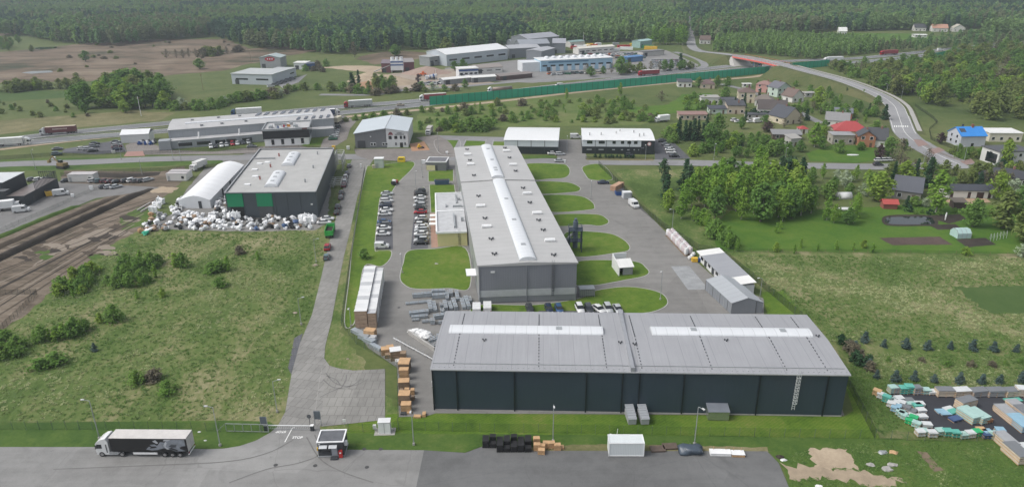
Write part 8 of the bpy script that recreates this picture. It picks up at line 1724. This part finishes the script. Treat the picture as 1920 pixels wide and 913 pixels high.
cluster([(500,186),(560,168),(640,172),(700,178),(780,172),(860,170)],26,dict(shrub=2,oshrub=2,dshrub=2,bloss=.4),(3,6),'between the motorway and the plant','shrubs between motorway and plant',5.,1.2,True)
cluster([(690,174),(720,176),(745,178),(735,166),(705,165)],8,dict(broad=2,olive=1),(7,10),'before the orange sand heap','trees before the sand heaps',5.,1.1)
cluster([(570,135),(600,140),(620,125),(590,120)],8,dict(shrub=1,dshrub=1),(3,6),'beside the small white office','shrubs beside the far white office',6.)
cluster([(1100,140),(1220,136),(1290,130)],14,dict(broad=1,bare=1,oshrub=1),(5,9),'along the service road by the scrap yard','trees along the service road',6.,1.1,True)
cluster([(1228,84),(1282,84)],10,dict(birch=1),(14,18),'in the poplar like row by the forest road','row by the forest road',6.,1.3,True)
cluster([(0,105),(180,84),(320,78),(440,80),(540,92),(420,125),(250,145),(0,150)],26,dict(dshrub=3,oshrub=2,shrub=.6),(1.,2.6),'low in the open reed bed','low bushes of the reed bed',9.,1.6)
cluster([(1630,172),(1640,140),(1700,122),(1800,110),(1850,122),(1760,150),(1695,176)],52,dict(olive=4,broad=3,bare=.8,lime=.4),(8.5,12),'in the wood tongue along the curved road','wood tongue along the curved road',5.,1.2)
# --- scrub field behind the halls
cluster([(775,240),(820,212),(900,200),(1000,194),(1130,188),(1190,192),(1240,215),(1240,232),(1060,234),(1000,226),(930,232),(850,250),(800,248)],110,dict(shrub=5,oshrub=2.5,dshrub=.5,lshrub=1,birch=.3),(1.6,4.2),'scattered in the scrub field behind the halls','shrubs of the scrub field',3.8,1.2)
for i,(x,y,h) in enumerate(((832,243,5.5),(850,240,6),(884,244,6.5),(900,246,6),(917,242,5.5),(864,247,4),(700,232,5),(720,222,4))): T('shrub',x,y,h,f'large dark green shrub, {ordn[i]} along the lane behind the lawn plots',1.25)
cluster([(640,228),(700,222),(780,213),(900,205)],14,dict(shrub=1,oshrub=1,dshrub=1),(2,4),'below the sandy motorway track','shrubs below the sandy track',5.,1.1,True)
# --- bushes in the near meadow
cluster([(96,556),(118,528),(150,503),(182,506),(182,536),(140,552)],17,dict(shrub=3,sapl=1,lshrub=.4),(2.4,3.8),'in the west clump of the near meadow','west clump of the near meadow',1.6,1.05)
cluster([(192,532),(200,506),(240,492),(294,497),(299,526),(240,546)],22,dict(shrub=4,sapl=2),(2.6,4.4),'in the dense clump of the near meadow','dense clump of the near meadow',1.6,1.05)
cluster([(68,640),(100,636),(130,630),(165,617)],10,dict(shrub=2,sapl=2),(2.6,3.9),'in the short row of the near meadow','short row of the near meadow',1.5,1.,True)
cluster([(-30,672),(30,676),(40,650),(-20,640)],9,dict(shrub=1),(3,4.4),'at the western rim of the near meadow','rim of the near meadow',1.9,1.1)
for a in (('shrub',298,494,3.,'small bush just beyond the dense meadow clump'),('sapl',330,501,4.2,'upright bush pair member behind the dense clump',1.3),('shrub',343,501,4.2,'rounded bush beside the upright one behind the clump'),('shrub',398,511,2.8,'bush at the near side of the twin meadow bushes',1.5),('sapl',428,508,4.4,'upright bush in the twin meadow bushes',1.2),('shrub',410,508,3.2,'broad bush in the twin meadow bushes',1.4),('shrub',414,537,2.5,'low wide bush below the twin meadow bushes',1.6),('shrub',215,602,4.3,'round green bush alone in the near meadow',1.05),('lshrub',188,604,2.3,'yellow green bush touching the lone round one'),('lshrub',305,556,2.2,'small yellow green bush east of the dense clump'),('sapl',258,560,2.4,'thin sapling below the dense clump'),('lshrub',155,548,2.3,'domed pale bush below the west clump',1.2),('sapl',138,558,2.4,'thin bright sapling below the west clump'),('shrub',105,682,2.6,'low pale shrub toward the short row',1.7),('shrub',75,690,2.2,'lowest shrub near the western rim',1.6),('shrub',258,718,2.8,'green bush with brown twigs low in the meadow',1.4),('shrub',314,735,2.5,'small domed bush lowest in the meadow',1.2),('dshrub',290,712,2.2,'brown twiggy bush beside the low green one',1.2),('blue',178,658,2.,'single little spruce in the near meadow'),('shrub',683,485,3.,'dark green bush on the long lawn',1.1),('dshrub',450,476,2.4,'faint brown bush in the upper meadow'),('sapl',484,487,2.6,'small dark sapling in the upper meadow')): T(*a)
# --- small spruces around the wrapped pallet yard
for i,(x,y) in enumerate(((1621,641),(1602,656),(1657,650),(1697,653),(1739,655),(1781,654),(1823,656),(1862,658),(1905,660),(1948,662))): T('blue',x,y,2.5-.3*(i%3),f'small blue grey spruce, {ordn[i]} in the far row from the warehouse',1.15)
for i,(x,y) in enumerate(((1628,690),(1643,709),(1678,715),(1713,713),(1750,717),(1798,718),(1840,719),(1874,718),(1915,716))): T('blue',x,y,2.5-.3*((i+1)%3),f'small blue grey spruce, {ordn[i]} in the row along the pallet yard',1.15)
cluster([(1575,640),(1595,655),(1615,680),(1625,690)],9,dict(dshrub=1,hedge=1),(1.6,2.6),'in the dark tangle at the warehouse corner','dark tangle at the warehouse corner',1.3,1.,True)
cluster([(1440,470),(1640,471)],8,dict(sapl=2,lshrub=1),(1.6,3),'along the thin garden fence','saplings along the garden fence',4.,1.,True)
cluster([(1450,440),(1460,430),(1640,395),(1590,395)],5,dict(sapl=1),(2,3.5),'in the bright garden grass','saplings in the garden grass',4.)
cluster([(1112,296),(1190,297)],11,dict(hedge=1),(1.2,1.6),'in the low hedge before the black lower wall','low hedge before the hall',1.4,1.,True)
cluster([(1110,283),(1112,291)],2,dict(bare=1),(2.,2.8),'at the west corner of the black and white hall','small bare shrubs by the hall',1.)
cluster([(1700,690),(1900,690),(1920,680),(1650,675)],10,dict(dshrub=1,shrub=.6),(.8,1.4),'low between the two spruce rows','low shrubs between spruce rows',3.)
# ================================================================= scattered masses through geometry nodes
LIB=bpy.data.collections.new('scatter_sources')
def source(name,me):
    o=bpy.data.objects.new(name,me); LIB_.objects.link(o); return o
def scatter(name,pts,meshes,label,cat,kind='stuff'):
    global LIB_
    LIB_=bpy.data.collections.new(name+'_sources')
    for i,me in enumerate(meshes): source('%s_source_%02d'%(name,i),me)
    me=bpy.data.meshes.new(name); me.from_pydata([p[0:3] for p in pts],[],[])
    for an,ty,ix in(('rot','FLOAT',3),('scl','FLOAT',4),('pick','INT',5)):
        a=me.attributes.new(an,ty,'POINT'); a.data.foreach_set('value',[p[ix] for p in pts])
    o=bpy.data.objects.new(name,me); link(o); tag(o,label,cat,None,kind)
    ng=bpy.data.node_groups.new(name+'_nodes','GeometryNodeTree'); ng.interface.new_socket('Geometry',in_out='INPUT',socket_type='NodeSocketGeometry'); ng.interface.new_socket('Geometry',in_out='OUTPUT',socket_type='NodeSocketGeometry')
    N=ng.nodes; gi=N.new('NodeGroupInput'); go=N.new('NodeGroupOutput'); ip=N.new('GeometryNodeInstanceOnPoints'); ci=N.new('GeometryNodeCollectionInfo')
    ci.inputs['Collection'].default_value=LIB_; ci.inputs['Separate Children'].default_value=True; ci.inputs['Reset Children'].default_value=True
    ip.inputs['Pick Instance'].default_value=True
    def att(nm,ty):
        n=N.new('GeometryNodeInputNamedAttribute'); n.data_type=ty; n.inputs['Name'].default_value=nm; return [q for q in n.outputs if q.enabled and q.name=='Attribute'][0]
    cx=N.new('ShaderNodeCombineXYZ'); ng.links.new(att('rot','FLOAT'),cx.inputs['Z'])
    L=ng.links.new; L(gi.outputs[0],ip.inputs['Points']); L(ci.outputs[0],ip.inputs['Instance']); L(att('pick','INT'),ip.inputs['Instance Index']); L(cx.outputs[0],ip.inputs['Rotation']); L(att('scl','FLOAT'),ip.inputs['Scale']); L(ip.outputs[0],go.inputs[0])
    md=o.modifiers.new('scatter','NODES'); md.node_group=ng; return o
# forest sources: 20 m trees
lf2=lambda n,a,b,c:leaf(n,a,b,c,.25)
FOR=[]
fl=[lf2('forest_green',(.06,.105,.04),(.078,.125,.048),(.10,.14,.055)),lf2('forest_light',(.09,.13,.05),(.11,.15,.058),(.125,.155,.06)),lf2('forest_brown',(.085,.095,.05),(.10,.105,.055),(.11,.11,.058)),lf2('forest_pine',(.03,.055,.038),(.04,.066,.044),(.046,.07,.046)),lf2('forest_bright',(.095,.145,.042),(.115,.165,.048),(.13,.17,.05))]
for i,(mt_2,sh,Rm,H0) in enumerate(((fl[0],'round',5.2,4),(fl[0],'col',4.4,4),(fl[1],'round',5.0,4),(fl[1],'col',4.2,3),(fl[2],'round',4.8,4),(fl[2],'col',4.,4),(fl[3],'pine',4.2,7),(fl[3],'cone',4.,3),(fl[4],'col',4.,2),(fl[4],'round',4.6,2))):
    FOR.append(crown_mesh(500+i,H0,20,Rm,sh,26,13,1.9,mt_2,.45))
def poly_points(P,step,world=False):
    gp=[G(*p) for p in P]; gl=[(p.x,p.y) for p in gp]; x0,x1=min(p[0] for p in gl),max(p[0] for p in gl); y0,y1=min(p[1] for p in gl),max(p[1] for p in gl); out=[]
    y=y0; j=0
    while y<y1:
        s=step(y) if callable(step) else step; x=x0+(s/2 if j%2 else 0)
        while x<x1:
            qx,qy=x+vr.uniform(-.42,.42)*s,y+vr.uniform(-.42,.42)*s
            if abs(qx)<qy*.86+60 and inpoly(qx,qy,gl): out.append((qx,qy))
            x+=s
        y+=s*.86; j+=1
    return out
FRONT=[(-700,60),(0,44),(0,69),(45,68),(95,80),(170,86),(215,88),(300,78),(400,70),(440,84),(480,92),(560,97),(620,103),(700,100),(770,93),(830,99),(960,88),(1080,82),(1240,79),(1283,78),(1290,24),(1287,-18),(-700,-18)]
FR2=[(1294,24),(1300,72),(1345,80),(1440,72),(1560,60),(1720,60),(1800,66),(1920,72),(2400,75),(2400,-18),(1290,-18)]
pts=[]
px0=lambda x,y:0
gw=lambda P:[(q.x,q.y) for q in [G(*p) for p in P]]
BR=gw([(140,60),(200,48),(310,46),(400,60),(380,80),(200,92),(160,80)]); DK=gw([(640,52),(760,48),(960,58),(1010,88),(860,98),(640,104),(560,80)]); LT=gw([(500,40),(960,34),(1280,50),(1280,66),(960,52),(640,48)])
def forest_pick(x,y,right=False):
    n=mnoise.noise(Vector((x*.007,y*.009,1.3))); m_=mnoise.noise(Vector((x*.005,y*.006,7.1))); e=vr.random()
    if inpoly(x,y,BR): return vr.choice((4,5,4,1,4,0))
    if inpoly(x,y,DK) and vr.random()<.75: return vr.choice((6,6,7,1))
    if inpoly(x,y,LT) and vr.random()<.6: return vr.choice((3,2,8))
    if right and y>1050 or m_>.2: return vr.choice((6,6,7,6,3)) if right else vr.choice((6,7,6,1,6))  # far right: dark pines stand in for cloud shadow, shade put into leaf colour
    if n>.12: return vr.choice((2,3,2,8,2))
    if n<-.25: return vr.choice((4,5,4,1,4,2))
    return vr.choice((0,1,2,3,0,1,6,4,7)) if e<.9 else 9
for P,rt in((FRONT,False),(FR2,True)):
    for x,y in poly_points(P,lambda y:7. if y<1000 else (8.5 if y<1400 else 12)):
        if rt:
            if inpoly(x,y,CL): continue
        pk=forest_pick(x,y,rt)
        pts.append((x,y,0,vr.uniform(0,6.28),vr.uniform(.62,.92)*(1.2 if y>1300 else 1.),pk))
    CL=[(p.x,p.y) for p in [G(*q) for q in ((1500,66),(1560,61),(1720,57),(1745,60),(1880,52),(1880,60),(1790,74),(1700,84),(1580,82))]]
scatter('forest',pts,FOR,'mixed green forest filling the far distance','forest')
pp=poly_points([(1336,97),(1400,101),(1520,113),(1560,108),(1640,101),(1660,97),(1640,86),(1560,80),(1480,74),(1400,72),(1345,78)],5.2)
scatter('young_plantation',[(x,y,0,vr.uniform(0,6.28),vr.uniform(.34,.55),vr.choice((8,8,9,3,8,2))) for x,y in pp],FOR,'bright young trees massed beyond the motorway bridge','plantation')
pp=poly_points([(1640,100),(1660,92),(1740,84),(1800,76),(1920,74),(2100,76),(2100,84),(1900,84),(1820,89),(1700,99)],9.)
scatter('roadside_trees',[(x,y,0,vr.uniform(0,6.28),vr.uniform(.35,.6),vr.choice((0,2,4,5,3,1))) for x,y in pp],FOR,'mixed low trees massed beyond the far motorway','trees')
# grass tufts
def tuft(seed,mat,h=.42,n=13,sp=.4):
    r_=random.Random(seed); m=MB()
    for i in range(n):
        a=r_.uniform(0,6.28); d=r_.uniform(0,sp); b=Vector((d*math.cos(a),d*math.sin(a),0)); l=h*r_.uniform(.5,1.15); lean=Vector((r_.gauss(0,.6),r_.gauss(0,.6),.8)).normalized(); w=Vector((math.cos(a+1.57),math.sin(a+1.57),0))*.055
        mid=b+lean*l*.6; tip=b+lean*l+Vector((lean.x,lean.y,-.3))*l*.45; m.face([b-w,b+w,mid+w*.8,mid-w*.8]); m.face([mid-w*.8,mid+w*.8,tip])
    return m.data('tuft',mat)
tl=lambda n,a,b,c:leaf(n,a,b,c,.3)
TU=[tuft(i,m_) for i,m_ in enumerate((tl('tuft_green',(.08,.12,.034),(.098,.14,.042),(.115,.15,.05)),MAT['tuft_green'],tl('tuft_olive',(.135,.16,.062),(.155,.175,.075),(.18,.185,.08)),MAT['tuft_olive'],tl('tuft_straw',(.24,.23,.12),(.28,.26,.145),(.32,.29,.17)),MAT['tuft_straw']))]
def tufts(name,P,n,label,bias=0.,scl=(.6,1.3),avoid=()):
    gp=[G(*p) for p in P]; gl=[(p.x,p.y) for p in gp]; x0,x1=min(p[0] for p in gl),max(p[0] for p in gl); y0,y1=min(p[1] for p in gl),max(p[1] for p in gl); out=[]
    while len(out)<n:
        x,y=vr.uniform(x0,x1),vr.uniform(y0,y1)
        if not inpoly(x,y,gl) or any(inpoly(x,y,a) for a in avoid):continue
        q=mnoise.noise(Vector((x*.035,y*.05,3)))+.6*mnoise.noise(Vector((x*.16,y*.2,5)))+bias+vr.gauss(0,.22)
        k=4 if q>.42 else (2 if q>0 else 0); out.append((x,y,.02,vr.uniform(0,6.28),vr.uniform(*scl),k+vr.randrange(2)))
    return scatter(name,out,TU,label,'grass')
W_=lambda P:[(q.x,q.y) for q in [G(*p) for p in P]]
tufts('meadow_grass',[(-60,700),(60,585),(140,516),(265,440),(430,437),(598,432),(608,470),(590,540),(572,615),(556,630),(538,700),(528,770),(500,786),(0,788),(-80,790)],8000,'tussocky grass covering the near meadow',.05)
tufts('meadow_grass_east',[(1380,478),(1920,484),(2050,520),(2060,700),(1640,640),(1560,640),(1510,594),(1445,545)],7000,'tussocky grass covering the east meadow',.1,avoid=[W_([(1788,538),(1920,536),(2200,540),(2250,590),(1900,588),(1852,586)])])
tufts('bank_grass',[(1480,848),(1640,826),(1860,832),(1990,900),(1990,960),(1500,960),(1475,890)],3000,'rough grass on the bank by the truck yard',-.25,(.4,.8),avoid=[W_([(1512,840),(1590,842),(1610,880),(1530,876)]),W_([(1463,870),(1530,868),(1560,880),(1620,884),(1700,905),(1640,912),(1560,896),(1480,898)])])
tufts('spruce_row_grass',[(1600,660),(1960,668),(1960,735),(1700,734),(1650,735),(1690,800),(1650,815),(1590,720)],3000,'rough grass between the two spruce rows',-.1,(.5,1.))
# ================================================================= camera, light, air
cam=bpy.data.cameras.new('camera'); co_=bpy.data.objects.new('camera',cam); COL.objects.link(co_)
ct,st=math.cos(TH),math.sin(TH); c_,s_=math.cos(RO),math.sin(RO)
X=Vector((1,0,0));U=Vector((0,st,ct)); fw=Vector((0,ct,-st))
rgt=X*c_-U*s_; up=X*s_+U*c_
mt=Matrix((rgt,up,-fw)).transposed().to_4x4(); mt.translation=(0,0,H); co_.matrix_world=mt
cam.sensor_width=36; cam.sensor_fit='HORIZONTAL'; cam.lens=36*F/1920; cam.clip_start=1; cam.clip_end=8000
SC.camera=co_
w=bpy.data.worlds.new('World'); SC.world=w; w.use_nodes=True
nt=w.node_tree; nt.nodes.clear()
sky=nt.nodes.new('ShaderNodeTexSky'); sky.sky_type='NISHITA'; sky.sun_disc=False
SUN_EL,SUN_AZ=R(52),R(-102)   # azimuth measured from +Y towards +X
sky.sun_elevation=SUN_EL; sky.sun_rotation=SUN_AZ; sky.air_density=1.; sky.dust_density=4.; sky.ozone_density=1.
hs=nt.nodes.new('ShaderNodeHueSaturation'); hs.inputs['Saturation'].default_value=.35
bg=nt.nodes.new('ShaderNodeBackground'); bg.inputs['Strength'].default_value=.14
ow=nt.nodes.new('ShaderNodeOutputWorld')
nt.links.new(sky.outputs[0],hs.inputs['Color']); nt.links.new(hs.outputs[0],bg.inputs[0]); nt.links.new(bg.outputs[0],ow.inputs[0])
sl=bpy.data.lights.new('sun','SUN'); so=bpy.data.objects.new('sun',sl); COL.objects.link(so)
sl.energy=1.1; sl.angle=R(24); sl.color=(1,.97,.92)
dv=Vector((math.sin(SUN_AZ)*math.cos(SUN_EL),math.cos(SUN_AZ)*math.cos(SUN_EL),math.sin(SUN_EL)))
so.rotation_euler=dv.to_track_quat('Z','Y').to_euler()
# pale air over the whole site
hz=MB().box(-2605,2605,-65,3405,-1,112); hm=NT('haze_air')
v=hm.n('ShaderNodeVolumePrincipled',{'Color':(.68,.77,.84,1),'Density':.00021,'Anisotropy':.2})
hm.n('ShaderNodeOutputMaterial',{'Volume':v.outputs[0]})
hz=hz.build('haze',hm.m); tag(hz,'thin pale haze over the whole landscape','haze',None,'stuff')
SC.view_settings.view_transform='Standard'; SC.view_settings.look='None'; SC.view_settings.gamma=1; SC.view_settings.exposure=.48
SC.view_settings.use_curve_mapping=False
SC.cycles.max_bounces=6; SC.cycles.diffuse_bounces=3; SC.cycles.glossy_bounces=2; SC.cycles.transparent_max_bounces=10; SC.cycles.volume_bounces=0
SC.cycles.use_denoising=True
